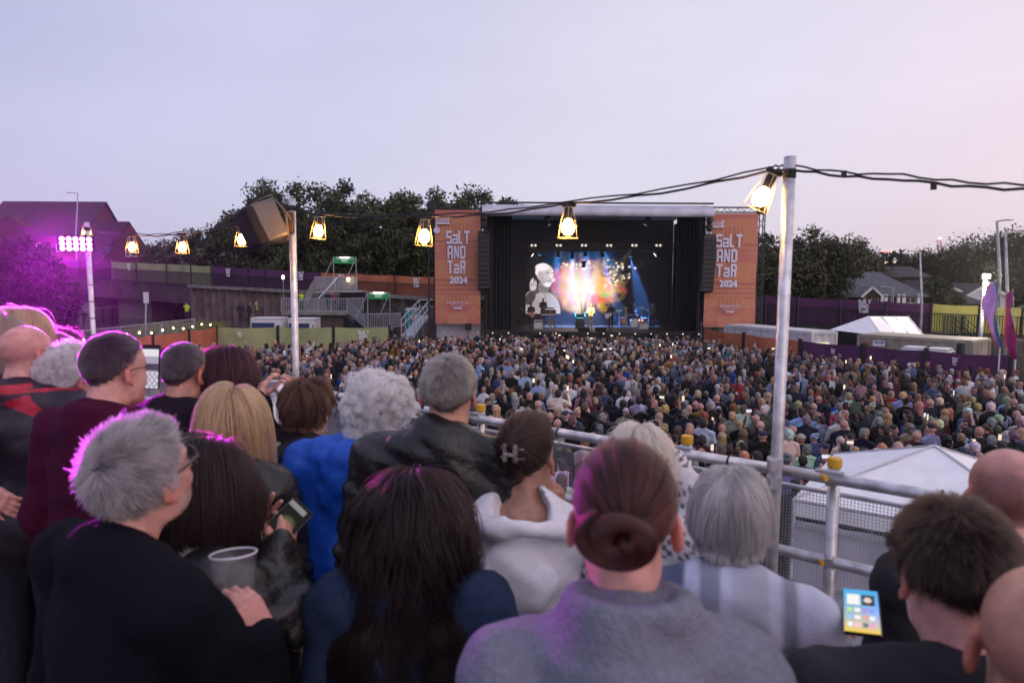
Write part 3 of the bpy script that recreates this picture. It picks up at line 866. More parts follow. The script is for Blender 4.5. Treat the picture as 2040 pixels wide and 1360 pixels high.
# dock cranes far away
M_CRANE = mat('crane steel red', (0.5, 0.16, 0.14), .6)
M_REDLAMP = emit('red beacon', (1.0, .22, .18), 9)
M_DOCKLAMP = emit('dock flood lamps', (1.0, .72, .6), 5)
def crane(label, px, ytop, ybase, boom=34, Y=1500):
    b = P(px, ybase, Y); t = P(px, ytop, Y); s = Y / 1360
    root = thing('dock_crane', label, 'crane', (b.x, Y, 0), 'dock cranes on the horizon')
    mb = MB(); w = 8 * s; th = 1.1 * s
    mb.bar((b.x - w, Y, 0), (t.x - 1 * s, Y, t.z), th); mb.bar((b.x + w, Y, 0), (t.x + 1 * s, Y, t.z), th)
    mb.bar((b.x - w, Y, b.z * .6 + t.z * .4), (b.x + w * .9, Y, b.z * .6 + t.z * .4), th)
    mb.build('frame', M_CRANE, root)
    z = b.z * .65 + t.z * .35
    mb = MB().bar((b.x - w, Y, z), (b.x + boom * s, Y, z - 3 * s), 1.0 * s)
    mb.bar((t.x, Y, t.z), (b.x + boom * s, Y, z - 3 * s), .5 * s).bar((t.x, Y, t.z), (b.x + boom * .5 * s, Y, z - 1.5 * s), .5 * s)
    mb.build('boom', M_CRANE, root)
    MB().box((t.x, Y - 3, t.z), (5 * s, 4, 2.5 * s)).build('beacon', M_REDLAMP, root)
crane('leftmost red-lit dock crane on the horizon', 1757, 501, 530)
crane('second red-lit dock crane from the left on the horizon', 1771, 501, 530, 26)
crane('red-lit dock crane behind the street lamp column', 1832, 504, 530, 10)
root = thing('leaning_crane_jib', 'lone leaning red crane jib above the dark trees', 'crane', P(1874, 530, 900))
a = P(1870, 478, 900); b = P(1882, 540, 900); mb = MB()
for o_ in (-2.2, 2.2): mb.bar((a.x + o_, 900, a.z), (b.x + o_, 900, b.z), .9)
for k in range(12):
    q0 = lerp(a, b, k / 12); q1 = lerp(a, b, (k + 1) / 12); s_ = 2.2 if k % 2 else -2.2
    mb.bar((q0.x + s_, 900, q0.z), (q1.x - s_, 900, q1.z), .6)
mb.build('jib', M_CRANE, root); MB().box((a.x, 898, a.z + 2), (3, 3, 2)).build('beacon', M_REDLAMP, root)
root = thing('dock_yard', 'string of pink dock yard lamps on the horizon under the cranes', 'lamps', P(1775, 525, 1480)); mb = MB()
for k in range(16):
    c = P(1752 + k * 3.0, 523 + random.uniform(-1.5, 1.5), 1480); mb.box(c, (3, 3, 2.2))
mb.build('lamp_row', M_DOCKLAMP, root)

# street lamps
def street_lamp(label, px, ytop, ybot, Y, arm=0.9, r=.07, head=True, base=None, lit=None):
    t = P(px, ytop, Y); b = P(px, ybot, Y); z0 = b.z if base is None else base
    root = thing('street_lamp', label, 'street lamp', (b.x, Y, z0), 'street lamp columns')
    MB().tube([(b.x, Y, z0), (b.x, Y, (z0 + t.z) / 2), (t.x, Y, t.z)], [r * 1.3, r * 1.1, r * .8], 8).build('column', M_GALVD, root, smooth=True)
    if arm:
        MB().tube([(t.x, Y, t.z - .05), (t.x + arm * .6, Y - .05, t.z + .05), (t.x + arm, Y - .1, t.z + .08)], r * .6, 6).build('arm', M_GALVD, root)
        MB().box((t.x + arm * 1.15, Y - .1, t.z + .06), (.55, .28, .1), bev=.03).build('lamp_head', M_GALVD, root)
    return root
street_lamp('slim street lamp rising over the tall tiled house', 155, 385, 560, 95, -1.0, .09)
street_lamp('tallest grey street lamp at the edge behind the flags', 1986, 440, 640, 60, .9, .12, base=1)
street_lamp('grey street lamp right beside the pale feather flag', 2003, 462, 690, 34, 1.3, .07, base=0)
street_lamp('street lamp column beside the white marquee', 1833, 502, 668, 45, -.5, .07, base=0)
street_lamp('short bent-arm street lamp before the bungalow porch', 1779, 572, 608, 70, -1.0, .05, base=1.2)
street_lamp('short lamp in front of the white gable house', 1954, 576, 612, 70, .6, .05, base=1.2)
street_lamp('thin lamp post on the canal bank with white notice', 291, 585, 672, 46, 0, .05, base=0)
street_lamp('thin sign post beside the canal path under the bridge', 142, 572, 640, 72, 0, .05, base=0)
r_ = [o for o in bpy.data.objects if o.name.startswith('street_lamp') and o.parent is None][-2]
c = P(291, 593, 45.9); MB().box(c, (.35, .04, .75)).build('notice', M_WHITEP, r_)
r_ = [o for o in bpy.data.objects if o.name.startswith('street_lamp') and o.parent is None][-1]
c = P(135, 573, 71.9); MB().box(c, (.4, .04, .5)).build('sign_plate', mat('blue sign plate', (.1, .2, .5), .5), r_)
# small TV aerials and birds are too small: chimney vents on roofs only

# wooden fishing rail by the canal
root = thing('canal_railing', 'low timber railing on the canal edge under the bridge', 'railing', P(225, 625, 84)); mb = MB()
a = P(165, 618, 86); b = P(258, 607, 92)
for k in range(6):
    q = lerp(a, b, k / 5); MB().bar((q.x, q.y, 0), (q.x, q.y, q.z), .16).build('post', M_DARKSTEEL, root)
MB().bar(a, b, .12, .22).build('rail', M_GALVD, root)

# ---------------------------------------------------------------- heras / scrim fences round the crowd
def scrim_fence(name, label, pts, mats_, h=2.0, n_each=3, logos=(), seed=0, lamps=False):
    """pts plan points; each panel its own part"""
    r = random.Random(seed)
    root = thing(name, label, 'fence', (pts[0][0], pts[0][1], 0))
    for i in range(len(pts) - 1):
        a, b = Vector((*pts[i], 0)), Vector((*pts[i + 1], 0)); d = b - a; L = d.length; nrm = Vector((d.y, -d.x, 0)).normalized()
        ux = d.normalized(); a2 = a + ux * .06; b2 = b - ux * .06
        mb = MB(); K, J = 14, 6
        for k in range(K + 1):
            for j in range(J + 1):
                t = k / K; u = j / J; q = lerp(a2, b2, t)
                w = (.035 * math.sin(t * 9 + i * 2 + u * 3) + .03 * math.sin(t * 17 - u * 5 + i)) * (1 - abs(2 * t - 1) ** 4)
                zz = u * (h - .05) + .04 - (.06 * math.sin(math.pi * t) if j == J else 0)
                mb.v.append((q.x + nrm.x * w, q.y + nrm.y * w, zz))
        for k in range(K):
            for j in range(J):
                n0 = k * (J + 1) + j; mb.f.append((n0, n0 + J + 1, n0 + J + 2, n0 + 1))
        mb.build('scrim_panel', mats_[i] if isinstance(mats_, list) else mats_, root, smooth=True)
        MB().tube([(a.x, a.y, 0), (a.x, a.y, h + .1)], .1 if i else .05, 8).build('post', M_BLACKBOX, root)
    e = pts[-1]; MB().tube([(e[0], e[1], 0), (e[0], e[1], h + .1)], .06, 8).build('post', M_BLACKBOX, root)
    for (px, py, Y, u) in logos:
        i = 0
        best = min(range(len(pts) - 1), key=lambda k: abs(proj(((pts[k][0] + pts[k + 1][0]) / 2, (pts[k][1] + pts[k + 1][1]) / 2, 1.3))[0] - px))
        d = Vector((pts[best + 1][0] - pts[best][0], pts[best + 1][1] - pts[best][1], 0))
        c = plan(px, pts[best], pts[best + 1]); nrm = Vector((d.y, -d.x, 0)).normalized()
        c = c + nrm * .08
        logo('printed_lettering', P(px, py, c.y), d, u, root)
    return root
gf = [plan(430, (-19, 43), (-7.7, 44)), plan(552, (-19, 43), (-7.7, 44)), plan(663, (-19, 43), (-7.7, 44)), plan(775, (-19, 43), (-7.7, 44))]
gf = [(p.x, p.y) for p in gf]
scrim_fence('lime_fence', 'lime green cloth site fence along the far left of the crowd', gf, M_SGREEN, 2.0, logos=[(725, 674, 43, .038), (478, 668, 43, .018)], seed=2)
of = [(-20.2, 26.0), (-19.9, 29.5), (-19.6, 33.0), (-19.3, 36.5), (-19.0, 40.0), gf[0]]
scrim_fence('orange_fence', 'orange cloth fence with small lamps running beside the canal', of, M_SORANGE, 2.0, seed=3)
pf = [(11.6, 41.2), (12.6, 37.0), (13.9, 32.8), (15.7, 30.4), (17.2, 28.2), (19.5, 26.5)]
scrim_fence('purple_fence', 'orange and purple cloth fence along the right side of the crowd', pf, [M_SORANGE, M_SORANGE, M_SPURPLE, M_SPURPLE, M_SPURPLE], 2.2,
            logos=[(1580, 699, 33, .016), (1660, 701, 31.5, .012), (1778, 711, 29, .014), (1905, 722, 27, .016)], seed=4)
# mesh fence and festoon behind the orange fence
root = thing('mesh_fence', 'grey wire mesh fence on the reed bank behind the orange fence', 'fence', (-22, 40, 0))
for k in range(4):
    a = Vector((-22.5 + k * .2, 30 + k * 4.2, 0)); b = Vector((-22.3 + k * .2, 34 + k * 4.2, 0)); mb = MB()
    for z in (.1, 2.3): mb.tube([(a.x, a.y, z), (b.x, b.y, z)], .03, 6)
    for q in (a, b): mb.tube([(q.x, q.y, 0), (q.x, q.y, 2.35)], .03, 6)
    mb.build('panel_frame', M_GALVD, root)
    mb = MB()
    for j in range(1, 40): 
        q = lerp(a, b, j / 40); mb.bar((q.x, q.y, .1), (q.x, q.y, 2.3), .008)
    for j in range(1, 16): mb.bar((a.x, a.y, .1 + j * .14), (b.x, b.y, .1 + j * .14), .008)
    o = mb.build('wire_mesh', M_GALVD, root); o['kind'] = 'stuff'
root = thing('festoon_lights', 'row of small warm festoon lamps along the orange fence', 'lights', (-19, 36, 2.1))
mb = MB(); pts = [Vector((-19.6 + .02 * k, 27 + k * .55, 2.25 + .06 * math.sin(k))) for k in range(30)]
MB().tube(pts, .012, 5).build('cable', M_BLACKBOX, root)
for k in range(1, 30, 2):
    MB().lathe([(.01, .0), (.045, .03), (.05, .07), (.02, .11)], 8, c=pts[k] - Vector((0, 0, .12))).build('bulb', M_GLOWWARM, root)

# ---------------------------------------------------------------- emergency stair landing (left of the stage)
def barrier(root, a, b, h=1.1, n=None, m=M_GALVD, name='barrier'):
    a = Vector(a); b = Vector(b); L = (b - a).length; n = n or max(4, int(L / .14)); mb = MB(); up = Vector((0, 0, h))
    mb.tube([a, a + up, b + up, b], .035, 6); mb.tube([a + Vector((0, 0, .12)), b + Vector((0, 0, .12))], .028, 6)
    for k in range(1, n):
        q = lerp(a, b, k / n); mb.bar(q + Vector((0, 0, .12)), q + up, .035)
    return mb.build(name, m, root)
st = thing('exit_stair', 'galvanised emergency exit stair and landing with barriers beside the retaining wall', 'staircase', P(650, 650, 57))
Yl = 56.0
l0, l1 = P(560, 622, Yl), P(692, 622, Yl); zl = l0.z
MB().box(((l0.x + l1.x) / 2, Yl + 1.4, zl - .12), (l1.x - l0.x, 2.8, .2)).build('landing', M_CONCRETE, st)
MB().box(((l0.x + l1.x) / 2 + .2, Yl + 1.6, (zl - .25) / 2), (l1.x - l0.x - .5, 2.2, zl - .25)).build('landing_base', mat('stained concrete', (.11, .085, .07), .9, var=.25), st)
nb = 4
for k in range(nb):
    a = lerp((l0.x, Yl, zl), (l1.x, Yl, zl), k / nb); b = lerp((l0.x, Yl, zl), (l1.x, Yl, zl), (k + 1) / nb)
    barrier(st, a + Vector((.04, 0, 0)), b - Vector((.04, 0, 0)), 1.15)
barrier(st, (l1.x, Yl + .05, zl), (l1.x + .8, Yl + 2.4, zl), 1.15)
u0, u1 = P(628, 578, 59.5), P(712, 578, 59.5); zu = u0.z
nstep = 9
for k in range(nstep):
    t = k / nstep; MB().box(((u0.x + u1.x) / 2 - 1.0, Yl + 2.6 + t * 1.4, zl + (zu - zl) * (t + .5 / nstep)), (2.6, .28, .05)).build('tread', M_GALVD, st)
MB().box(((u0.x + u1.x) / 2 + .2, 60.6, zu - .08), (u1.x - u0.x + .4, 2.2, .14)).build('upper_landing', M_GALVD, st)
MB().box(((u0.x + u1.x) / 2 + 1.1, 60.0, zu / 2 - .1), (u1.x - u0.x - 1.2, .8, zu - .2)).build('stair_shade_block', M_BLACK, st)  # solid black block standing in for the shade under the upper landing
M_SOLIDB = mat('perforated grey panel', (.32, .31, .32), .6, metal=.3, var=.15)
for (a, b) in (((628, 59.6), (668, 59.6)), ((669, 59.6), (712, 59.6))):
    pa, pb = P(a[0], 578, a[1]), P(b[0], 578, b[1])
    mb = MB().bar((pa.x, a[1], zu + .6), (pb.x, a[1], zu + .6), .04, 1.0); mb.build('guard_panel', M_SOLIDB, st)
    barrier(st, (pa.x, a[1] - .06, zu), (pb.x, a[1] - .06, zu), 1.15)
pa = P(608, 600, 58)
mb = MB().add([(pa.x, 57.6, zl + .1), (P(628, 578, 59.5).x, 59.5, zu), (P(628, 578, 59.5).x, 59.5, zu + 1.15), (pa.x, 57.6, zl + 1.2)], [(0, 1, 2, 3)])
mb.build('stair_guard', M_SOLIDB, st)
MB().tube([(pa.x + 1.6, 56.2, zl), (pa.x + 1.6, 56.2, zl + 1.1), (P(672, 556, 59).x, 59, zu + 1.1)], .04, 6).build('handrail', M_GALV, st)
# ramp to the lower landing
r0, r1 = P(728, 655, 52), P(776, 655, 52)
MB().box(((r0.x + r1.x) / 2, 52.8, r0.z - .1), (r1.x - r0.x, 1.8, .14)).build('lower_landing', M_CONCRETE, st)
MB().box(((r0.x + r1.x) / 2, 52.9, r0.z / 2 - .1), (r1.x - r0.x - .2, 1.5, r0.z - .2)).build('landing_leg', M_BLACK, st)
barrier(st, (r0.x, 51.95, r0.z), (r1.x, 51.95, r0.z), 1.15)
barrier(st, (r1.x, 51.95, r0.z), (r1.x + .6, 53.6, r0.z), 1.15)
mb = MB().add([(l1.x + .1, Yl - .1, zl - .1), (r0.x, 52, r0.z), (r0.x, 52, r0.z + 1.1), (l1.x + .1, Yl - .1, zl + 1.05)], [(0, 1, 2, 3)]); mb.build('stair_guard', M_SOLIDB, st)
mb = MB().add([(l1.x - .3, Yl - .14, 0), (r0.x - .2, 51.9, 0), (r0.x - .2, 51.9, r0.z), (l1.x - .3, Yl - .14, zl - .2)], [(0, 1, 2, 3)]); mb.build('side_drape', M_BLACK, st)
M_SIGNG = mat('green sign sheet', (.01, .34, .08), .6, var=.05)
M_TUBE = emit('sign tube lamp', (1.0, .97, .8), 5)
def exit_sign(label, px0, px1, y0, y1, Y, yfoot):
    a = P(px0, y1, Y); b = P(px1, y1, Y); t = P(px0, y0, Y); z0 = P(px0, yfoot, Y).z
    root = thing('exit_sign', label, 'sign', ((a.x + b.x) / 2, Y, z0), 'green emergency exit signs')
    zc = (a.z + t.z) / 2; h = t.z - a.z
    MB().box(((a.x + b.x) / 2, Y, zc), (b.x - a.x, .04, h)).build('sheet', M_SIGNG, root)
    text_mesh('EMERGENCY\nEXIT', 'lettering', h * .46, Matrix.Translation(((a.x + b.x) / 2, Y - .03, zc + h * .12)), WHITE_PRINT, root, bold=.01)
    for x in (a.x - .06, b.x + .06):
        MB().tube([(x, Y, z0), (x, Y, t.z + .05)], .035, 6).build('leg', M_GALVD, root)
        MB().tube([(x, Y, t.z - .1), (x - .8, Y - .5, z0 + .9)], .03, 6).build('brace', M_GALVD, root)
    MB().box(((a.x + b.x) / 2, Y - .1, t.z - .04), (.8, .1, .06)).build('lamp', M_TUBE, root)
exit_sign('green EMERGENCY EXIT sign high above the upper stair landing', 666, 708, 512, 525, 59.2, 578)
exit_sign('green EMERGENCY EXIT sign above the lower gate by the sheet piles', 734, 775, 582, 596, 53.2, 655)
for px, py, Y in ((564, 556, 62), (694, 561, 59)):
    c = P(px, py, Y); root = thing('bulkhead_lamp', 'small warm work lamp on the wall left of the stair' if px < 600 else 'small warm lamp on the upper stair guard', 'lamp', c)
    MB().tube([c, c + Vector((0, .1, -1.6 if px < 600 else -.6))], .03, 6).build('stem', M_GALVD, root)
    MB().lathe([(.03, 0), (.11, .08), (.12, .25), (.06, .34)], 10, c=c).build('bulb', M_GLOWWARM, root)
# hatch frame low on the piles
root = thing('pile_gateway', 'dark timber gate frame set in the sheet piles behind the green sign', 'gate', P(765, 640, 60)); mb = MB()
a, b = P(736, 612, 60), P(788, 612, 60)
mb.bar((a.x, 60, a.z), (b.x, 60, b.z), .12, .2); mb.bar((a.x, 60, 0), (a.x, 60, a.z), .16); mb.bar((b.x, 60, 0), (b.x, 60, b.z), .16)
mb.build('frame', M_DARKSTEEL, root)

# portable toilet
def toilet(label, px0, px1, ytop, Y, rot=0.35):
    x = P((px0 + px1) / 2, ytop, Y).x; zt = P(px0, ytop, Y).z; w = (px1 - px0) * Y / 1360 / 1.28
    root = thing('portable_toilet', label, 'toilet', (x, Y, zt - 2.3), None)
    M3 = Matrix.Rotation(rot, 3, 'Z'); z0 = zt - 2.3; M_TQ = mat('turquoise plastic', (.0, .33, .30), .45, var=.06)
    MB().box((x, Y, z0 + 1.02), (w, w, 2.05), M3, bev=.04).build('cabin', M_TQ, root)
    MB().box((x, Y, z0 + 2.16), (w * 1.02, w * 1.02, .26), M3, bev=.09).build('roof', M_WHITEP, root)
    f = M3 @ Vector((0, -1, 0)); q = Vector((x, Y, 0)) + f * (w / 2 + .02)
    d = MB().box((q.x, q.y, z0 + 1.0), (w * .66, .05, 1.8), M3, bev=.015).build('door', M_TQ, root)
    MB().box((q.x + f.x * .03, q.y + f.y * .03, z0 + 1.62), (w * .42, .02, .42), M3).build('sticker', mat('white orange sticker', (.75, .3, .12), .6, col2=(.7, .7, .7), scale=4), d)
toilet('turquoise portable toilet with white roof left of the orange banner', 805, 836, 613, 52)
# generators
def genset(label, px0, px1, ytop, Y, side=True):
    a = P(px0, ytop, Y); b = P(px1, ytop, Y); zt = a.z; w = b.x - a.x; z0 = 0
    root = thing('generator_unit', label, 'generator', ((a.x + b.x) / 2, Y, z0), 'white generator units behind the lime fence')
    MB().box(((a.x + b.x) / 2, Y + .6, zt / 2 + .1), (w, 1.5, zt - .25), bev=.05).build('cabinet', M_WHITEP, root)
    MB().box(((a.x + b.x) / 2, Y + .6, zt), (w + .06, 1.56, .1), bev=.03).build('lid', M_WHITEP, root)
    MB().box((a.x + w * .42, Y - .16, zt - .75), (w * .75, .04, .9)).build('side_panel', mat('navy enamel', (.02, .04, .12), .5), root)
    for k in range(3): MB().box((b.x - .12, Y - .16, zt - .5 - k * .35), (.1, .04, .12)).build('latch', M_DARKSTEEL, root)
genset('white and navy generator unit left of the lamp pole behind the lime fence', 500, 560, 634, 48)
genset('white generator unit right of the lamp pole behind the lime fence', 574, 628, 635, 48.5)
# aluminium access steps beside the stage
root = thing('stage_steps', 'aluminium ramp with handrails climbing to the stage left of the banner', 'ramp', P(830, 668, 45))
a0, a1 = P(800, 668, 45.2), P(826, 668, 45.2); b0, b1 = P(836, 628, 49), P(856, 628, 49)
mb = MB().add([a0, a1, b1, b0, a0 - Vector((0, 0, .15)), a1 - Vector((0, 0, .15)), b1 - Vector((0, 0, .15)), b0 - Vector((0, 0, .15))], [(0, 1, 2, 3), (4, 5, 1, 0), (5, 6, 2, 1), (7, 4, 0, 3)])
mb.build('deck', M_GALVD, root)
for e0, e1 in ((a0, b0), (a1, b1)):
    for h_ in (1.1, .6): MB().tube([e0 + Vector((0, 0, h_)), e1 + Vector((0, 0, h_)), e1 + Vector((.8, .2, h_))], .035, 6).build('handrail', M_GALV, root)
    for k in range(6):
        q = lerp(e0, e1, k / 5); MB().tube([q - Vector((0, 0, .2)), q + Vector((0, 0, 1.1))], .03, 6).build('baluster', M_GALV, root)
for k in range(3):
    q = lerp(a0, b0, .3 + k * .35); MB().tube([(q.x + .3, q.y, 0), (q.x + .3, q.y, q.z)], .05, 6).build('leg', M_GALVD, root)

# ---------------------------------------------------------------- cabins, marquee, flags at the right
def corr_box(root, name, c, size, rot, m, rib=.25, depth=.03):
    """corrugated container shell"""
    mb = MB(); L, W, H = size; M3 = Matrix.Rotation(rot, 3, 'Z'); c = Vector(c)
    per = []
    for (x0, y0, x1, y1) in ((-L / 2, -W / 2, L / 2, -W / 2), (L / 2, -W / 2, L / 2, W / 2), (L / 2, W / 2, -L / 2, W / 2), (-L / 2, W / 2, -L / 2, -W / 2)):
        d = Vector((x1 - x0, y1 - y0, 0)); n_ = max(2, int(d.length / rib)); nn = Vector((d.y, -d.x, 0)).normalized()
        for k in range(n_):
            q = Vector((x0, y0, 0)) + d * (k / n_); per.append(q + nn * (depth if k % 2 else 0))
            per.append(Vector((x0, y0, 0)) + d * ((k + .7) / n_) + nn * (depth if k % 2 else 0))
    n_ = len(per)
    for z in (0.1, H - .1):
        for q in per: v = M3 @ q + c; mb.v.append((v.x, v.y, c.z + z))
    for k in range(n_): mb.f.append((k, (k + 1) % n_, n_ + (k + 1) % n_, n_ + k))
    o = mb.build(name, m, root)
    fr = MB()
    for sx in (-1, 1):
        for sy in (-1, 1):
            v = M3 @ Vector((sx * L / 2, sy * W / 2, 0)) + c; fr.box((v.x, v.y, c.z + H / 2), (.14, .14, H), M3)
    for z in (.06, H - .06):
        for sy in (-1, 1): v = M3 @ Vector((0, sy * W / 2, 0)) + c; fr.box((v.x, v.y, c.z + z), (L - .14, .12, .13), M3)
        for sx in (-1, 1): v = M3 @ Vector((sx * L / 2, 0, 0)) + c; fr.box((v.x, v.y, c.z + z), (.12, W - .14, .13), M3)
    fr.build('frame', m, root)
    MB().box((c.x, c.y, c.z + H), (L - .05, W - .05, .06), M3).build('roof', m, root)
M_CABWHITE = mat('white cabin paint', (.55, .55, .56), .55, var=.1, scale=.8)
M_CABBEIGE = mat('beige container paint', (.36, .31, .24), .65, var=.14, scale=.8)
root = thing('white_cabin', 'white corrugated site cabin with lit window right of the stage', 'cabin', P(1600, 690, 36.5))
pe = P(1606, 657, 34.5); pe2 = P(1678, 664, 33.5)
edir = Vector((pe2.x - pe.x, pe2.y - pe.y, 0)); rotw = math.atan2(edir.y, edir.x)
W_ = edir.length; Lc = 6.0
nrm = Vector((-edir.y, edir.x, 0)).normalized()
cc = (Vector((pe.x, pe.y, 0)) + Vector((pe2.x, pe2.y, 0))) / 2 + Vector((-.42, .9, 0)).normalized() * Lc / 2
rr = math.atan2(.9, -.42)
corr_box(root, 'shell', (cc.x, cc.y, 0), (Lc, W_, 2.55), rr, M_CABWHITE)
fw = Vector((.42, -.9, 0)).normalized()
wq = cc + fw * (Lc / 2 + .07)
sd = Vector((.9, .42, 0)).normalized()
MB().box((wq.x - sd.x * .15, wq.y - sd.y * .15, 1.72), (.06, .9, .55), Matrix.Rotation(rr, 3, 'Z')).build('lit_window', emit('lit cabin window', (1.0, .85, .55), 1.1), root)
root = thing('beige_container', 'beige corrugated container with small white notice behind the purple fence', 'container', P(1830, 690, 31))
pa, pb = P(1712, 668, 33.2), P(1937, 679, 29.6)
d = Vector((pb.x - pa.x, pb.y - pa.y, 0)); rot = math.atan2(d.y, d.x); Lb = d.length; nr = Vector((-d.y, d.x, 0)).normalized()
cc2 = Vector(((pa.x + pb.x) / 2, (pa.y + pb.y) / 2, 0)) + nr * 1.2
corr_box(root, 'shell', (cc2.x, cc2.y, 0), (Lb, 2.4, (pa.z + pb.z) / 2 + .02), rot, M_CABBEIGE)
q = Vector((pa.x, pa.y, 0)) + d * .2 - nr * .08; zc = P(1762, 682, q.y).z
MB().box((q.x, q.y, zc - .05), (.55, .03, .27), Matrix.Rotation(rot, 3, 'Z')).build('notice', WHITE_PRINT, root)
text_mesh('WELFARE', 'notice_lettering', .11, frame_at((q.x, q.y - .03, zc), d), mat('navy ink', (.02, .03, .12), .7), root, bold=.003)
q = Vector((pa.x, pa.y, 0)) + d * .07 - nr * .05
MB().box((q.x, q.y, 1.9), (.3, .05, .5), Matrix.Rotation(rot, 3, 'Z')).build('vent_window', mat('amber pane', (.2, .1, .03), .4), root)
# white marquee
root = thing('white_marquee', 'white frame marquee with pitched roof between the cabins', 'marquee', P(1765, 668, 37))
Ym = 36.0
zr_ = P(1750, 630, Ym + 2).z; ze_ = P(1750, 668, Ym).z
xl, xr2 = P(1684, 660, Ym + .8).x, P(1846, 668, Ym).x; xa, xb = P(1728, 630, Ym + 2).x, P(1810, 630, Ym + 2).x
mb = MB().add([(xl + 1.35, Ym - .3, ze_), (xr2, Ym + .1, ze_ - .05), (xb, Ym + 2, zr_), (xa, Ym + 2, zr_), (xl, Ym + 2.6, ze_ + .12)], [(0, 1, 2, 3), (4, 0, 3)])
mb.add([(xl, Ym + 2.6, ze_ + .12), (xa, Ym + 2, zr_), (xb, Ym + 2, zr_), (xr2 - .3, Ym + 4.2, ze_)], [(0, 1, 2, 3)])
mb.add([(xr2, Ym + .1, ze_ - .05), (xr2 - .3, Ym + 4.2, ze_), (xb, Ym + 2, zr_)], [(0, 1, 2)])
mb.build('roof', M_WHITEPVC, root)
mb = MB().add([(xl + 1.35, Ym - .28, 0), (xr2, Ym + .12, 0), (xr2, Ym + .12, ze_ - .05), (xl + 1.35, Ym - .28, ze_)], [(0, 1, 2, 3)])
mb.add([(xl, Ym + 2.6, 0), (xl + 1.35, Ym - .28, 0), (xl + 1.35, Ym - .28, ze_), (xl, Ym + 2.6, ze_ + .1)], [(0, 1, 2, 3)])
mb.build('side_wall', M_BLACK, root)
for t in (.02, .34, .67, .98):
    e_ = lerp((xl + 1.35, Ym - .32, ze_ + .02), (xr2, Ym + .08, ze_ - .03), t); r_ = lerp((xa, Ym + 1.98, zr_ + .02), (xb, Ym + 1.98, zr_ + .02), t)
    MB().bar(e_, r_, .05, .02).build('roof_seam', M_RENDER, root)
    MB().tube([e_, (e_.x + .1, e_.y - 1.2, 0)], .012, 5).build('guy_rope', M_WHITEP, root)
for x, y in ((xl + 1.35, Ym - .3), (xr2, Ym + .1), (xl, Ym + 2.6)): MB().tube([(x, y, 0), (x, y, ze_)], .05, 6).build('leg', M_GALVD, root)
# toilets' roof tops behind purple fence
root = thing('portable_toilet', 'turquoise portable toilet roof just above the purple fence', 'toilet', P(1862, 712, 28.9))
c = P(1868, 705, 29.0)
M3 = Matrix.Rotation(-.75, 3, 'Z')
for k, off in enumerate(((0, 0), (-.55, .55))):
    MB().box((c.x + off[0], c.y + off[1], 1.0), (1.05, 1.05, 2.0), M3, bev=.04).build('cabin', MATS['turquoise plastic'], root)
    MB().box((c.x + off[0], c.y + off[1], 2.1), (1.12, 1.12, .26), M3, bev=.1).build('roof', M_WHITEP, root)
# dark bollard
c = P(1914, 690, 28.4); root = thing('black_bollard', 'round black post standing behind the purple fence', 'post', (c.x, c.y, 0))
MB().lathe([(.16, 0), (.16, 2.42), (.13, 2.5), (.05, 2.52)], 14, c=(c.x, c.y, 0)).build('shaft', M_BLACKBOX, root, smooth=True)
# metal stairs to the road
root = thing('road_stair', 'dark steel staircase descending from the yellow road fence', 'staircase', P(1920, 690, 42))
s0, s1 = P(1868, 660, 47), P(1880, 660, 45.5); e0 = P(1985, 706, 40)
top_a = Vector((P(1862, 662, 46).x, 46, P(1862, 662, 46).z)); top_b = Vector((P(1915, 662, 45).x, 45, P(1915, 662, 45).z)); bot = Vector((P(1990, 715, 41).x, 41, 0.0))
MB().box(((top_a.x + top_b.x) / 2, 46, top_a.z - .06), (top_b.x - top_a.x, 1.6, .12)).build('landing', M_DARKSTEEL, root)
barrier(root, (top_a.x, 45.1, top_a.z), (top_b.x, 44.6, top_a.z), 1.15, 14, M_DARKSTEEL, 'landing_rail')
n_ = 12
for k in range(n_):
    q = lerp(top_b, bot, (k + .5) / n_); MB().box((q.x, q.y + .5, q.z), (.34, 1.2, .05), Matrix.Rotation(-.5, 3, 'Z')).build('tread', M_DARKSTEEL, root)
for off in (0, 1.2):
    MB().bar(top_b + Vector((0, off, -.05)), bot + Vector((0, off, -.05)), .08, .25).build('stringer', M_DARKSTEEL, root)
    mb = MB()
    for h_ in (1.1, .75, .4): mb.tube([top_b + Vector((0, off, h_)), bot + Vector((0, off, h_))], .03, 6)
    for k in range(7): q = lerp(top_b, bot, k / 6) + Vector((0, off, 0)); mb.tube([q, q + Vector((0, 0, 1.1))], .03, 6)
    mb.build('handrail', M_DARKSTEEL, root)
for q in (top_a, top_b): MB().bar((q.x, 45.4, 0), (q.x, 45.4, q.z), .14).build('leg', M_DARKSTEEL, root)
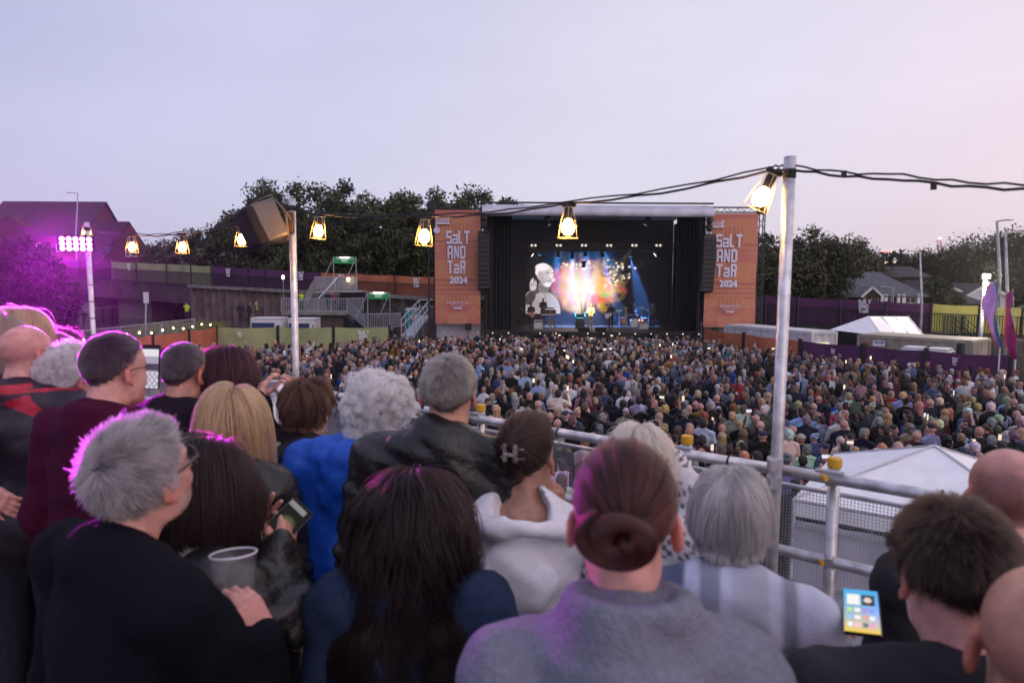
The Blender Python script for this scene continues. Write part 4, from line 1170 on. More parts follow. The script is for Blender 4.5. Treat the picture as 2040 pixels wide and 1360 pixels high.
# feather flags
def flag(label, pxl, pxr, yt, yb, Y, m1, m2, seed):
    root = thing('feather_flag', label, 'flag', P(pxr, 745, Y), 'tall festival flags')
    t = P((pxl + pxr) / 2 + (pxr - pxl) * .15, yt, Y); b = P(pxr, yb, Y); w = (pxr - pxl) * Y / 1360; H = t.z - b.z
    mb = MB(); K, J = 22, 5; V = []; C_ = []
    for k in range(K + 1):
        u = k / K; hw = w * (math.sin(math.pi * min(u * .95 + .04, 1)) ** .75) * (.35 + .65 * math.sin(math.pi * (.25 + .6 * u)))
        xr_ = t.x + (b.x - t.x) * (u ** .8)
        for j in range(J + 1):
            v = j / J; x = xr_ - hw * (1 - v); y = Y + .12 * math.sin(u * 7 + v * 4 + seed)
            mb.v.append((x, y, t.z - H * u))
    for k in range(K):
        for j in range(J): n0 = k * (J + 1) + j; mb.f.append((n0, n0 + 1, n0 + J + 2, n0 + J + 1))
    s = mb.build('sail', [m1, m2], root, smooth=True)
    for i, f in enumerate(s.data.polygons):
        if i % J == J - 1: f.material_index = 1
    mb = MB()
    for k in range(1, K):
        v = mb_v = s.data.vertices[k * (J + 1)].co; q = 0.05
        mb.add([(v.x, v.y, v.z + .06), (v.x - .09, v.y - .01, v.z), (v.x, v.y, v.z - .06)], [(0, 1, 2)])
    mb.build('fringe', mat('orange fringe', (.5, .1, .03), .8), root)
    MB().tube([(b.x + .05, Y + .03, 0), (b.x + .04, Y + .03, b.z), (t.x + .06, Y + .03, t.z + .1)], [.04, .03, .015], 6).build('pole', M_WHITEP, root)
M_FLV = mat('pale violet flag silk', (.55, .28, .68), .5, var=.15, scale=2.5, bump=.5, bscale=3)
M_FLT = mat('teal flag silk', (.02, .22, .25), .5)
M_FLM = mat('magenta flag silk', (.36, .012, .16), .5, var=.2, scale=2.5, bump=.5, bscale=3)
flag('pale violet feather flag with teal edge below the floodlight', 1963, 1991, 562, 692, 26.5, M_FLV, M_FLT, 0)
flag('magenta pennant flag with orange fringe at the picture edge', 2002, 2022, 582, 715, 25.5, M_FLM, M_FLM, 2)
# floodlight mast
Yf = 38.0
c = P(1963, 550, Yf); root = thing('floodlight_mast', 'white steel floodlight mast glaring beside the flags', 'floodlight', (c.x, Yf, 0))
MB().tube([(c.x - .1, Yf, 0), (c.x, Yf, c.z - .2)], [.11, .09], 10).build('mast', M_GALV, root, smooth=True)
fl = MB(); fl.box((c.x, Yf - .05, c.z), (.5, .14, .3), bev=.02); fl.box((c.x - .02, Yf - .05, c.z - .42), (.4, .14, .25), bev=.02)
h = fl.build('lamp_housing', M_DARKSTEEL, root)
mb = MB().box((c.x, Yf - .14, c.z), (.30, .02, .18)); mb.build('lens', emit('floodlight lens', (1.0, .93, .72), 160), root)
mb = MB().box((c.x - .02, Yf - .14, c.z - .42), (.2, .02, .12)); mb.build('lens', MATS['floodlight lens'], root)
ld = bpy.data.lights.new('floodlight_beam', 'POINT'); ld.energy = 1800; ld.color = (1, .9, .66); ld.shadow_soft_size = .25
lo = bpy.data.objects.new('floodlight_beam', ld); COL.objects.link(lo); lo.location = (c.x, Yf - .9, c.z + .1)
lo.parent = root; lo.matrix_parent_inverse = root.matrix_basis.inverted()
# timber stack and barrier at far right
root = thing('timber_hoarding', 'pale ribbed timber hoarding at the far right edge', 'fence', P(2030, 740, 27)); 
a, b = P(2016, 690, 29), P(2075, 690, 27)
for k in range(16):
    q = lerp((a.x, a.y, 0), (b.x, b.y, 0), k / 16); MB().box((q.x, q.y, 1.3), (.16, .06, 2.7)).build('board', mat('pale timber', (.3, .24, .16), .8, var=.2), root)

# ================================================================== THE STAGE
YS = 43.0
ZD = P(1187, 661, YS).z                 # stage deck height
sx0, sx1 = P(966, 500, YS).x, P(1412, 500, YS).x
zroof = P(1187, 411, YS).z
stg = thing('stage', 'large black open-air stage with silver roof lip and dark drapes', 'stage', ((sx0 + sx1) / 2, YS, 0))
SXC = (sx0 + sx1) / 2; SW = sx1 - sx0; YB = YS + 9.5
MB().box((SXC, (YS + YB) / 2, ZD - .1), (SW, YB - YS, .2)).build('stage_deck', mat('black stage deck', (.05, .045, .04), .45, var=.25, scale=1.5), stg)
MB().box((SXC, YS - .03, ZD - .14), (SW + .05, .08, .24)).build('deck_edge', M_BLACKBOX, stg)
# skirt: hanging cloth with folds
mb = MB(); K = 160
for k in range(K + 1):
    x = sx0 + SW * k / K; y = YS + .02 + .03 * math.sin(k * .9) + .03 * math.sin(k * .37)
    mb.v += [(x, y, 0), (x, y, ZD - .25)]
for k in range(K): mb.f.append((2 * k, 2 * k + 2, 2 * k + 3, 2 * k + 1))
mb.build('skirt', mat('dark grey skirt cloth', (.045, .045, .06), .85, var=.25, scale=.6), stg, smooth=True)
for k in range(14):
    x = sx0 + SW * (k + .5) / 14; MB().box((x, YS - .09, ZD - .1), (.05, .04, .05)).build('edge_lamp', emit('edge lamp', (1, .8, .6), 3), stg)
# drapes: back, sides, roof underside
MB().box((SXC, YB + .1, (ZD + zroof) / 2), (SW, .1, zroof - ZD)).build('back_drape', M_BLACK, stg)
for s in (-1, 1):
    MB().box((SXC + s * (SW / 2 + .05), (YS + YB) / 2 + .6, (ZD + zroof) / 2 - .3), (.1, YB - YS - 1.2, zroof - ZD)).build('side_drape', M_BLACK, stg)
    mb = MB(); K = 26   # wing curtains with folds
    for k in range(K + 1):
        x = SXC + s * (SW / 2 - 1.7 * k / K); y = YS + 1.4 + .1 * math.sin(k * 1.7)
        mb.v += [(x, y, ZD), (x, y, zroof - .4)]
    for k in range(K): mb.f.append((2 * k, 2 * k + 2, 2 * k + 3, 2 * k + 1))
    mb.build('wing_curtain', M_BLACK, stg, smooth=True)
# roof lip: curved silver fabric
mb = MB(); K = 8
lx0, lx1 = P(961, 410, YS - .8).x, P(1420, 410, YS - .8).x
za = P(1187, 409, YS - .8).z; zbm = P(1187, 429, YS - 1.3).z
pr = [(YS + 1.5, za + .12), (YS - .2, za + .06), (YS - .9, za - .08), (YS - 1.25, za - .34), (YS - 1.3, zbm), (YS - 1.1, zbm - .05)]
for x in np.linspace(lx0, lx1, 13):
    for (y, z) in pr: mb.v.append((x, y, z + .02 * math.sin(x * 5)))
n_ = len(pr)
for i in range(12):
    for j in range(n_ - 1): mb.f.append((i * n_ + j, (i + 1) * n_ + j, (i + 1) * n_ + j + 1, i * n_ + j + 1))
mb.build('roof_lip', mat('silver roof sheet', (.52, .53, .6), .45, var=.1, scale=1.2), stg, smooth=True)
MB().box((SXC, (YS + YB) / 2 + .8, zroof + .1), (SW + .2, YB - YS, .12)).build('roof_sheet', MATS['silver roof sheet'], stg)
MB().bar((lx0, YS - .95, za + .12), (lx1, YS - .95, za + .12), .1).build('roof_keder', M_DARKSTEEL, stg)

def truss(root, a, b, w=.3, m=None, name='truss', pitch=.4):
    a = Vector(a); b = Vector(b); d = (b - a).normalized(); u = Vector((0, 0, 1)) if abs(d.z) < .9 else Vector((0, 1, 0))
    s = d.cross(u).normalized() * w / 2; t = s.cross(d).normalized() * w / 2; mb = MB()
    cs = [s + t, s - t, -s - t, -s + t]
    for c in cs: mb.bar(a + c, b + c, .05)
    n = int((b - a).length / pitch)
    for k in range(n):
        p0 = a + (b - a) * (k / n); p1 = a + (b - a) * ((k + 1) / n)
        for i in range(4):
            c0, c1 = (cs[i], cs[(i + 1) % 4]) if k % 2 else (cs[(i + 1) % 4], cs[i]); mb.bar(p0 + c0, p1 + c1, .025)
    return mb.build(name, m or M_DARKSTEEL, root)
zt1 = P(1187, 494, YS + 3).z
tx0, tx1 = P(1000, 494, YS + 3).x, P(1375, 494, YS + 3).x
truss(stg, (tx0, YS + 3, zt1), (tx1, YS + 3, zt1), .4, M_DARKSTEEL, 'lighting_truss', .5)
truss(stg, (tx0, YS + 6, zt1 + .3), (tx1, YS + 6, zt1 + .3), .4, M_DARKSTEEL, 'lighting_truss', .5)
for x in (sx0 + .2, sx1 - .2):
    truss(stg, (x, YS + .3, 0), (x, YS + .3, zroof), .4, M_DARKSTEEL, 'roof_tower', .5)
# blinder pairs
M_DIMLENS = emit('dim blinder lens', (1, .85, .7), .9)
for px in (1013, 1063, 1113, 1163, 1213, 1263, 1311, 1360):
    c = P(px, 489, YS + 2.7); b_ = MB().box(c, (.5, .2, .28), bev=.03).build('blinder_lamp', M_BLACKBOX, stg)
    for dx in (-.12, .12): MB().lathe([(.085, 0), (.085, .03)], 10, Matrix.Rotation(R(90), 3, 'X'), c + Vector((dx, -.1, 0))).build('lens', M_DIMLENS, b_)
# moving heads under the truss
def spot(root, px, py, Y, aim, energy=0, col=(1, 1, 1), size=20, m_lens=None, r=.13):
    c = P(px, py, Y); b_ = MB().box(c + Vector((0, 0, .22)), (.4, .3, .14), bev=.03)
    d = (Vector(aim) - c).normalized(); M3 = d.to_track_quat('-Z', 'Y').to_matrix()
    b_.lathe([(r * .8, .2), (r, .1), (r, -.12), (r * 1.1, -.26)], 12, M3, c)
    o = b_.build('moving_head', M_BLACKBOX, root)
    MB().lathe([(r, -.27), (r, -.275)], 12, M3, c).build('lens', m_lens or M_DIMLENS, o)
    if energy:
        l = bpy.data.lights.new('moving_head_beam', 'SPOT'); l.energy = energy; l.color = col; l.spot_size = R(size); l.spot_blend = .35; l.shadow_soft_size = .1
        lo = bpy.data.objects.new('moving_head_beam', l); COL.objects.link(lo)
        lo.matrix_basis = Matrix.Translation(c + d * .32) @ d.to_track_quat('-Z', 'Y').to_matrix().to_4x4()
        lo.parent = root; lo.matrix_parent_inverse = root.matrix_basis.inverted()
SING = P(1176, 656, 45.2)
M_BLUEL = emit('blue lens', (.1, .4, 1), 5); M_WHITEL = emit('white lens', (1, .9, .75), 12)
BLUE = (.10, .32, 1.0)
for px, py, tx, e in ((1074, 500, 1090, 0), (1112, 505, 1105, 20000), (1140, 508, 1138, 26000), (1166, 503, 1185, 26000), (1200, 505, 1235, 20000), (1254, 503, 1290, 16000)):
    spot(stg, px, py, YS + 3, P(tx, 655, YS + 5.5), e, BLUE, 20, M_BLUEL)
spot(stg, 1054, 503, YS + 2.6, P(1176, 600, 46.5), 2600, (1, .86, .65), 9, M_WHITEL)
spot(stg, 1312, 503, YS + 2.6, P(1176, 600, 46.5), 3200, (1, .86, .65), 9, M_WHITEL)
for px in (1090, 1290):
    spot(stg, px, 440, YS - .2, P(1176, 632, 45.2), 9000, (1, .80, .42), 10, M_DIMLENS)  # unseen front spots, added to brighten the singer
spot(stg, 1163, 528, YS + 5, P(1163, 655, YS + 4.2), 900, (.8, .85, 1), 12, M_WHITEL)
# floor up-lights behind the singer
for px, tx in ((1148, 1100), (1163, 1225)):
    c = P(px, 652, YS + 5)
    l = bpy.data.lights.new('floor_beam', 'SPOT'); l.energy = 260; l.color = (.25, .55, 1); l.spot_size = R(30); l.spot_blend = .4; l.shadow_soft_size = .1
    lo = bpy.data.objects.new('floor_beam', l); COL.objects.link(lo)
    d = (P(tx, 560, YS + 7) - c).normalized(); lo.matrix_basis = Matrix.Translation(c + Vector((0, 0, .3))) @ d.to_track_quat('-Z', 'Y').to_matrix().to_4x4()
    lo.parent = stg; lo.matrix_parent_inverse = stg.matrix_basis.inverted()

# ---------------------------------------------------------------- LED screen (drawn on a fine grid of pixels)
YL = YB - .6
la, lb = P(1048, 500, YL), P(1328, 626, YL)
lx0, lx1, lz0, lz1 = la.x, lb.x, lb.z, la.z
NX, NZ = 300, 136
gx = np.linspace(1048, 1328, NX)[None, :].repeat(NZ, 0); gy = np.linspace(626, 500, NZ)[:, None].repeat(NX, 1)   # screen artwork is laid out in its own units
rs = np.random.default_rng(5)
img = np.zeros((NZ, NX, 3)) + np.array([.002, .002, .004])
def blob(cx, cy, rx, ry, soft=1.0, rot=0.0):
    x = (gx - cx) * math.cos(rot) + (gy - cy) * math.sin(rot); y = -(gx - cx) * math.sin(rot) + (gy - cy) * math.cos(rot)
    return np.clip((1 - np.sqrt((x / rx) ** 2 + (y / ry) ** 2)) / (soft * .5), 0, 1)
def nz(s, seed):
    r = np.random.default_rng(seed); a = np.zeros_like(gx)
    for i in range(7):
        k = r.normal(size=2) * s * (1 + .5 * i); a += np.sin(gx * k[0] + gy * k[1] + r.uniform(0, 6.3) + 1.5 * np.sin(gx * k[1] * .7 - gy * k[0] * .5 + i)) / (1 + .35 * i)
    return a / 3.2
n1, n2, n3 = nz(.10, 1), nz(.22, 2), nz(.07, 3)
burst = np.clip(1.25 - np.sqrt(((gx - 1165) / 66) ** 2 + ((gy - 570) / 48) ** 2) + .22 * n1 + .12 * n2, 0, 1)
edge_c = np.stack([.78 + .25 * np.sin(n1 * 3 + 0.8), .42 + .26 * np.sin(n1 * 4 + 2.2 + gx * .03), .10 + .2 * np.sin(n3 * 3 + 4 + gy * .03)], 2)
edge_c = np.clip(edge_c, .02, 1)
wht = np.clip(1.25 - np.sqrt(((gx - 1152) / 34) ** 2 + ((gy - 573) / 44) ** 2) + .25 * n1, 0, 1) ** .8
b3 = np.clip(burst * 1.9, 0, 1)[..., None]
img = img * (1 - b3) + b3 * edge_c * .75
yel = np.clip(blob(1205, 575, 30, 34, 1.2) + .3 * n2, 0, 1)[..., None] * b3; img = img * (1 - yel * .6) + yel * .6 * np.array([1, .55, .12])
red = np.clip(blob(1195, 595, 40, 12, 1.0) + .25 * n1, 0, 1)[..., None] * b3; img = img * (1 - red * .8) + red * .8 * np.array([.9, .06, .05])
mg = np.clip(blob(1135, 535, 30, 14, 1.2) + .2 * n2, 0, 1)[..., None] * b3; img = img * (1 - mg * .5) + mg * .5 * np.array([.8, .2, .25])
gr = np.clip(blob(1205, 588, 16, 7, 1.0), 0, 1)[..., None]; img = img * (1 - gr * .6) + gr * .6 * np.array([.2, .7, .15])
w3 = wht[..., None]; img = img * (1 - w3 * .9) + w3 * .9 * np.array([1.0, .93, .78])
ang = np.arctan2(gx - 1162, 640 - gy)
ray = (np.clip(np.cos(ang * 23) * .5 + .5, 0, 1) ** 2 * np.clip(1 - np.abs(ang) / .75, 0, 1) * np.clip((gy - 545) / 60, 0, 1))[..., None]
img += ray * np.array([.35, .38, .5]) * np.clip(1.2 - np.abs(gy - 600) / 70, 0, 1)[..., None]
blu = np.clip(blob(1158, 520, 80, 45, 1.8), 0, 1)[..., None]; img += blu * np.array([.0, .06, .2]) * (1 + .5 * np.sin(gx * .25))[..., None]  # blue glow below the truss, painted into the screen picture
for bx, tx in ((1112, 1100), (1140, 1136), (1166, 1182), (1200, 1240)):  # beams of the blue spots, painted into the screen picture too
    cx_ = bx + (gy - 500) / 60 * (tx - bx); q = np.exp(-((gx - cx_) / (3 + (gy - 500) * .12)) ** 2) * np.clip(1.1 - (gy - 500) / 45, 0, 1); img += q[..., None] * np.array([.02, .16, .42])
for i in range(70):
    if i < 40: cx, cy = rs.normal(1226, 14), rs.normal(545, 12)
    else: cx, cy = rs.uniform(1115, 1215), rs.normal(528, 5)
    q = blob(cx, cy, rs.uniform(1.5, 3.8), rs.uniform(1.5, 3.8), .6)[..., None]; img = img * (1 - q) + q * np.array([1, .86, .68]) * rs.uniform(.5, 1.1)
# monochrome portrait of a white-haired singer at the left of the screen
pr_ = np.zeros_like(gx); al = np.zeros_like(gx)
def put(mask, val):
    global pr_, al
    pr_ = pr_ * (1 - mask) + mask * val; al = np.maximum(al, mask)
sh = .72 + .12 * n3
put(blob(1084, 622, 34, 42, .08), sh * (.45 + (gx - 1060) * .006)); put((blob(1060, 612, 18, 34, .1)), sh * .5)                 # shirt
put(blob(1057, 594, 10, 17, .3, .5), .05 + 0 * gx); put(blob(1070, 580, 7, 6, .4), .08 + 0 * gx)                                                      # dark sleeve shadow
put(blob(1088, 600, 1.2, 34, .6, -.25), .25 + 0 * gx)                                                   # placket
put(blob(1084, 571, 13, 14, .2), .22 + .08 * n2)                                                         # neck
lit = np.clip(.34 + (gx - 1070) * .014, .2, .8)
hd = blob(1086, 545, 17.5, 19, .12, .15); put(hd, lit + .08 * n3)
put(blob(1090, 557, 13, 15, .15, .25), lit * .9 + .08 * n2)                                                   # jaw
put(blob(1080, 532, 16, 9, .5, -.1), .92 + 0 * gx)                                                      # hair
put(blob(1070, 541, 4, 9, .5, .1), .86 + 0 * gx)
put(blob(1073, 551, 3, 5, .4), .5 + 0 * gx)                                                             # ear
put(blob(1091, 544, 4.2, 1.6, .8), .18 + 0 * gx); put(blob(1100.5, 543.5, 2.6, 1.5, .8), .2 + 0 * gx)    # eyes
put(blob(1091, 540, 5, 1.1, .8, .1), .4 + 0 * gx)
put(blob(1098, 550, 2.2, 6, .6, .15), .88 + 0 * gx); put(blob(1097, 556, 3.5, 1.3, .8), .3 + 0 * gx)      # nose
put(blob(1094, 560, 6.5, 1.6, .7), .32 + 0 * gx); put(blob(1091, 567.5, 7.5, 5, .5), .93 + 0 * gx)       # mouth, beard
put(blob(1103, 558, 4.2, 4.2, .5), .8 + 0 * gx)                                                         # microphone
put(blob(1063, 561, 9, 13, .4), .02 + 0 * gx)
for k in range(4): put(blob(1058 + k * 3.4, 563 - (k == 1) * 3 + k * 1.5, 1.5, 9, .5, .3 - .1 * k), .66 + 0 * gx)   # raised hand
put(blob(1062, 574, 7, 6, .4), .58 + 0 * gx)
a3 = al[..., None] * (gx < 1117)[..., None]
img = img * (1 - a3) + a3 * pr_[..., None] * np.array([1.0, .88, .92])
xs = np.linspace(lx0, lx1, NX); zs = np.linspace(lz0, lz1, NZ)
V = np.zeros((NZ, NX, 3)); V[..., 0] = xs[None]; V[..., 1] = YL; V[..., 2] = zs[:, None]
ii = np.arange(NZ * NX).reshape(NZ, NX)
F = np.stack([ii[:-1, :-1], ii[:-1, 1:], ii[1:, 1:], ii[1:, :-1]], -1).reshape(-1, 4)
led = thing('led_screen', 'large stage screen showing a grey portrait and colourful light burst', 'screen', ((lx0 + lx1) / 2, YL, ZD))
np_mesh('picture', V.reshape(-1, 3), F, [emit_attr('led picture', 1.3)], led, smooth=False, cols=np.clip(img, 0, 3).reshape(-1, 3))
MB().box(((lx0 + lx1) / 2, YL + .12, (lz0 + lz1) / 2), (lx1 - lx0 + .1, .2, lz1 - lz0 + .1)).build('cabinet', M_BLACKBOX, led)
MB().box(((lx0 + lx1) / 2, YL + .1, (lz0 + ZD) / 2), (lx1 - lx0, .3, lz0 - ZD)).build('plinth', M_BLACKBOX, led)

# ---------------------------------------------------------------- PA, banners and their towers
def line_array(label, px, y0, y1, Y, flip):
    t = P(px, y0, Y); b = P(px, y1, Y); H = t.z - b.z; n = 12
    root = thing('line_array', label, 'loudspeaker', (t.x, Y, b.z), 'hanging loudspeaker columns')
    for k in range(n):
        u = (k + .5) / n; z = t.z - H * u; off = .35 * u * u
        M3 = Matrix.Rotation(-.02 - .18 * u, 3, 'X')
        MB().prism([(-.36, -H / n / 2 + .01), (.36, -H / n / 2 + .01), (.36, H / n / 2 - .01), (-.36, H / n / 2 - .01)], .55, Matrix.Translation((t.x, Y + off, z)) @ M3.to_4x4()).build('cabinet', M_BLACKBOX, root)
    MB().box((t.x, Y + .1, t.z + .12), (.7, .6, .08)).build('fly_frame', M_DARKSTEEL, root)
    MB().tube([(t.x, Y, t.z + .1), (t.x, Y, t.z + .9)], .03, 6).build('chain', M_DARKSTEEL, root)
    for k in range(2): MB().lathe([(.1, -.22), (.2, -.12), (.2, .12), (.1, .22)], 10, c=(t.x, Y, t.z + .55 + k * .45)).build('chain_motor', M_BLACKBOX, root)
line_array('tall black hanging loudspeaker column beside the left orange banner', 964, 466, 577, 41.6, 1)
line_array('tall black hanging loudspeaker column beside the right orange banner', 1413, 472, 582, 41.6, -1)

def banner_mat():
    m = mat('orange banner print', (0.55, 0.16, 0.06), .75, var=.05, src='attr', bump=.3, bscale=1.2)
    return m
def banner(label, px0, px1, y0, y1, Y, side):
    a = P(px0, y0, Y); b = P(px1, y1, Y); W = b.x - a.x; H = a.z - b.z; cx = (a.x + b.x) / 2
    root = thing('stage_banner', label, 'banner', (cx, Y, 0), 'tall orange stage banners')
    NXb, NZb = 60, 140
    u = np.linspace(0, 1, NXb)[None, :].repeat(NZb, 0); v = np.linspace(0, 1, NZb)[:, None].repeat(NXb, 1)      # v from top
    V = np.stack([a.x + W * u, Y + .04 * np.sin(v * 9 + u * 2) + .03 * np.sin(u * 6 + v * 14), a.z - H * v], 2)
    O = np.array([.49, .205, .115]); Rr = np.array([.45, .15, .115]); D = np.array([.47, .175, .115])
    c = np.zeros((NZb, NXb, 3)) + O
    def rect(u0, u1, v0, v1, col): 
        m = (u >= u0) & (u < u1) & (v >= v0) & (v < v1); c[m] = col
    rect(0, 1, 0, .05, Rr)
    for k in range(6): rect(.28 + k * .08, .28 + k * .08 + .04, .12, .25, D * .85)
    dm = (np.abs(u - .87) / .13 + np.abs(v - .13) / .05) < 1; c[dm] = D * 1.05
    for v0, hh in ((.265, .02), (.30, .045), (.36, .012), (.38, .05)): rect(0, 1, v0, v0 + hh, Rr * (1.05 if hh > .03 else .85))
    c[(np.abs(u - .5) < .33) & (v > .3) & (v < .43)] = Rr
    for v0, hh in ((.60, .03), (.65, .018), (.69, .018), (.73, .012)): rect(0, 1, v0, v0 + hh, Rr * .9)
    for k in range(6): rect(.28 + k * .08, .28 + k * .08 + .04, .75, .87, D * .85)
    rect(0, 1, .83, 1, Rr)
    for uu in (.14, .86):
        dm = (np.abs(u - uu) / .16 + np.abs(v - .9) / .06) < 1; c[dm] = O * .95
    rect(.28, .72, .9, 1, O * .97); rect(0, .28, .965, 1, Rr * .92)
    ii = np.arange(NXb * NZb).reshape(NZb, NXb)
    F = np.stack([ii[:-1, :-1], ii[1:, :-1], ii[1:, 1:], ii[:-1, 1:]], -1).reshape(-1, 4)
    np_mesh('cloth', V.reshape(-1, 3), F, [banner_mat()], root, cols=c.reshape(-1, 3))
    M = Matrix.Translation((cx, Y - .1, 0))
    PT = mat('banner white print', (.62, .6, .72), .8, var=.03)
    un = H * .0188; kx = W * .52 / 18.4 / un
    mb = MB(); zc = a.z - H * .425; xo = cx + (.02 if side < 0 else -.05) * W
    MM = Matrix.Translation((xo, Y - .1, zc)) @ Matrix.Diagonal((kx, 1, 1, 1))
    block_word(mb, 'SaLT', -9.2 * un, 6.9 * un, un, MM, 4.6); block_word(mb, 'AND', -8.4 * un, 0, un, MM, 4.9); block_word(mb, 'TaR', -8.4 * un, -6.9 * un, un, MM, 4.9)
    mb.build('headline', PT, root)
    text_mesh('2024', 'year', H * .078, Matrix.Translation((xo, Y - .1, zc - 10.2 * un)), PT, root, bold=.03, space=1.0)
    text_mesh('WARWICK', 'sponsor_line', H * .036, Matrix.Translation((cx, Y - .1, a.z - H * .815)), PT, root, space=1.15)
    text_mesh('NORTH WEST', 'sponsor_line', H * .016, Matrix.Translation((cx, Y - .1, a.z - H * .838)), PT, root, space=1.2)
    text_mesh('STAGE', 'stage_line', H * .022, Matrix.Translation((cx, Y - .1, a.z - H * .862)), PT, root, bold=.012)
    fx = a.x + W * .04; fz = a.z - H * .065; fw = W * .30; fh = H * .06
    mb = MB().prism([(fx, fz - fh), (fx + fw, fz - fh), (fx + fw * .88, fz - fh / 2), (fx + fw, fz), (fx, fz)], .02, Matrix.Translation((0, Y - .1, 0)))
    mb.box((fx, Y - .095, fz - fh * .9), (.06, .02, fh * 2)); mb.lathe([(.0, -.01), (.2, -.01), (.2, .01), (0, .01)], 8, Matrix.Rotation(R(90), 3, 'X'), (fx + .02, Y - .1, fz - fh * 1.9))
    fl = mb.build('flag_emblem', PT, root)
    text_mesh('MADE IN\nBOOTLE', 'emblem_lettering', fh * .42, Matrix.Translation((fx + fw * .44, Y - .125, fz - fh * .38)), mat('orange ink', (.5, .13, .05), .8), fl, bold=.004)
    # frame: truss towers and head truss
    tx = a.x - .25 if side < 0 else b.x + .3
    zt = a.z + .25
    truss(root, (tx, Y + .35, 0), (tx, Y + .35, zt), .35, M_DARKSTEEL, 'tower')
    ti = b.x + .2 if side < 0 else a.x - .1
    truss(root, (ti, Y + .35, 0), (ti, Y + .35, zt), .35, M_DARKSTEEL, 'tower')
    truss(root, (a.x - .3, Y + .35, zt), (b.x + .3, Y + .35, zt), .3, M_DARKSTEEL, 'head_truss')
    MB().box((tx, Y + .35, zt), (.5, .5, .5), bev=.04).build('sleeve_block', M_BLACKBOX, root)
    zlow = b.z
    mb = MB().add([(a.x, Y + .7, 0.9), (b.x, Y + .7, 0.9), (b.x, Y + .7, zlow + .3), (a.x, Y + .7, zlow + .3)], [(0, 1, 2, 3)]); mb.build('foot_cloth', mat('pale windbreak sheet', (.42, .4, .44), .7, var=.12, bump=.5, bscale=1.5), root)
    mb = MB().add([(a.x - .2, Y + .5, 0), (b.x + .2, Y + .5, 0), (b.x + .2, Y + .5, .95), (a.x - .2, Y + .5, .95)], [(0, 1, 2, 3)]); mb.build('base_drape', M_BLACK, root)
banner('tall orange festival banner left of the stage', 866, 957, 418, 645, 42.2, -1)
banner('tall orange festival banner right of the stage', 1408, 1503, 425, 652, 42.2, 1)
# small speaker under right banner and tripod speaker at left
for px, py, lab in ((1425, 658, 'small black monitor speaker hanging under the right banner'), (933, 650, 'small black lamp bracket under the left banner')):
    c = P(px, py, 42.3); root = thing('small_speaker', lab, 'speaker', c, None)
    MB().box(c, (.4, .35, .45), bev=.03).build('cabinet', M_BLACKBOX, root)
    MB().tube([(c.x, c.y, 0), (c.x, c.y, c.z)], .03, 6).build('stand', M_DARKSTEEL, root)

# ---------------------------------------------------------------- band gear
def gear_box(name, label, cat, px, py_top, py_bot, wpx, Y, m, depth=.4):
    t = P(px, py_top, Y); b_ = P(px, py_bot, Y); w = wpx * Y / 1360; h = t.z - ZD
    root = thing(name, label, cat, (t.x, Y, ZD))
    MB().box((t.x, Y, ZD + h / 2 + .02), (w, depth, h), bev=.03).build('cabinet', m, root)
    MB().box((t.x, Y - depth / 2 - .01, ZD + h * .42), (w * .86, .03, h * .66)).build('grille', mat('amp grille cloth', (.5, .47, .44), .8) if m is not M_BLACKBOX else M_BLACK, root)
    MB().box((t.x, Y - depth / 2 - .01, ZD + h * .88), (w * .86, .02, h * .12)).build('control_panel', M_DARKSTEEL, root)
    return root
M_AMP = mat('cream amp covering', (.42, .4, .38), .7)
gear_box('guitar_amp', 'cream guitar amplifier below the portrait on screen', 'amplifier', 1072, 638, 652, 18, 45, M_AMP)
gear_box('guitar_amp', 'pale guitar amplifier on the right half of the stage', 'amplifier', 1282, 640, 653, 18, 45.5, M_AMP)
gear_box('wedge_monitor', 'black floor wedge monitor left of the singer', 'monitor', 1163, 652, 662, 22, 43.6, M_BLACKBOX, .5)
gear_box('wedge_monitor', 'black floor wedge monitor right of the singer', 'monitor', 1197, 652, 662, 22, 43.6, M_BLACKBOX, .5)
for px in (1052, 1141, 1217, 1310):
    c = P(px, 672, 42.5); root = thing('front_fill_speaker', f'black speaker stack at the stage front {dict({1052:"under the portrait",1141:"left of the singer",1217:"right of the singer",1310:"under the right amplifier"})[px]}', 'loudspeaker', (c.x, 42.5, 0))
    for k in range(2): MB().box((c.x, 42.6, .5 + k * .92), (.62, .6, .9), bev=.03).build('cabinet', M_BLACKBOX, root)
# stair-like keyboard stand, organ
c = P(1092, 614, 47); root = thing('keyboard', 'dark wooden stage organ in front of the portrait', 'keyboard', (c.x, 47, ZD))
MB().box((c.x, 47, c.z - .3), (1.05, .5, .42), bev=.03).build('case', mat('dark walnut', (.07, .03, .02), .5), root)
MB().box((c.x, 46.7, c.z - .42), (.95, .2, .06)).build('keys', M_UPVC, root)
MB().box((c.x + .1, 46.9, c.z + .02), (.6, .3, .08), bev=.02).build('synth', M_BLACKBOX, root)
for s in (-1, 1): MB().bar((c.x + s * .45, 47, ZD), (c.x + s * .45, 47, c.z - .5), .07).build('leg', M_DARKSTEEL, root)
c = P(1155, 632, 47.5); root = thing('dj_desk', 'small lit playback desk left of the singer', 'desk', (c.x, 47.5, ZD))
MB().box((c.x, 47.5, ZD + .45), (.62, .5, .9), bev=.02).build('case', M_BLACKBOX, root)
MB().box((c.x, 47.3, c.z - .15), (.5, .03, .3), Matrix.Rotation(.3, 3, 'X')).build('laptop_screen', emit('cyan screen', (.1, .7, .9), 1.8), root)
for s in (-1, 1): MB().box((c.x + s * .33, 47.2, ZD + .9), (.08, .08, .3)).build('light_bar', MATS['cyan screen'], root)
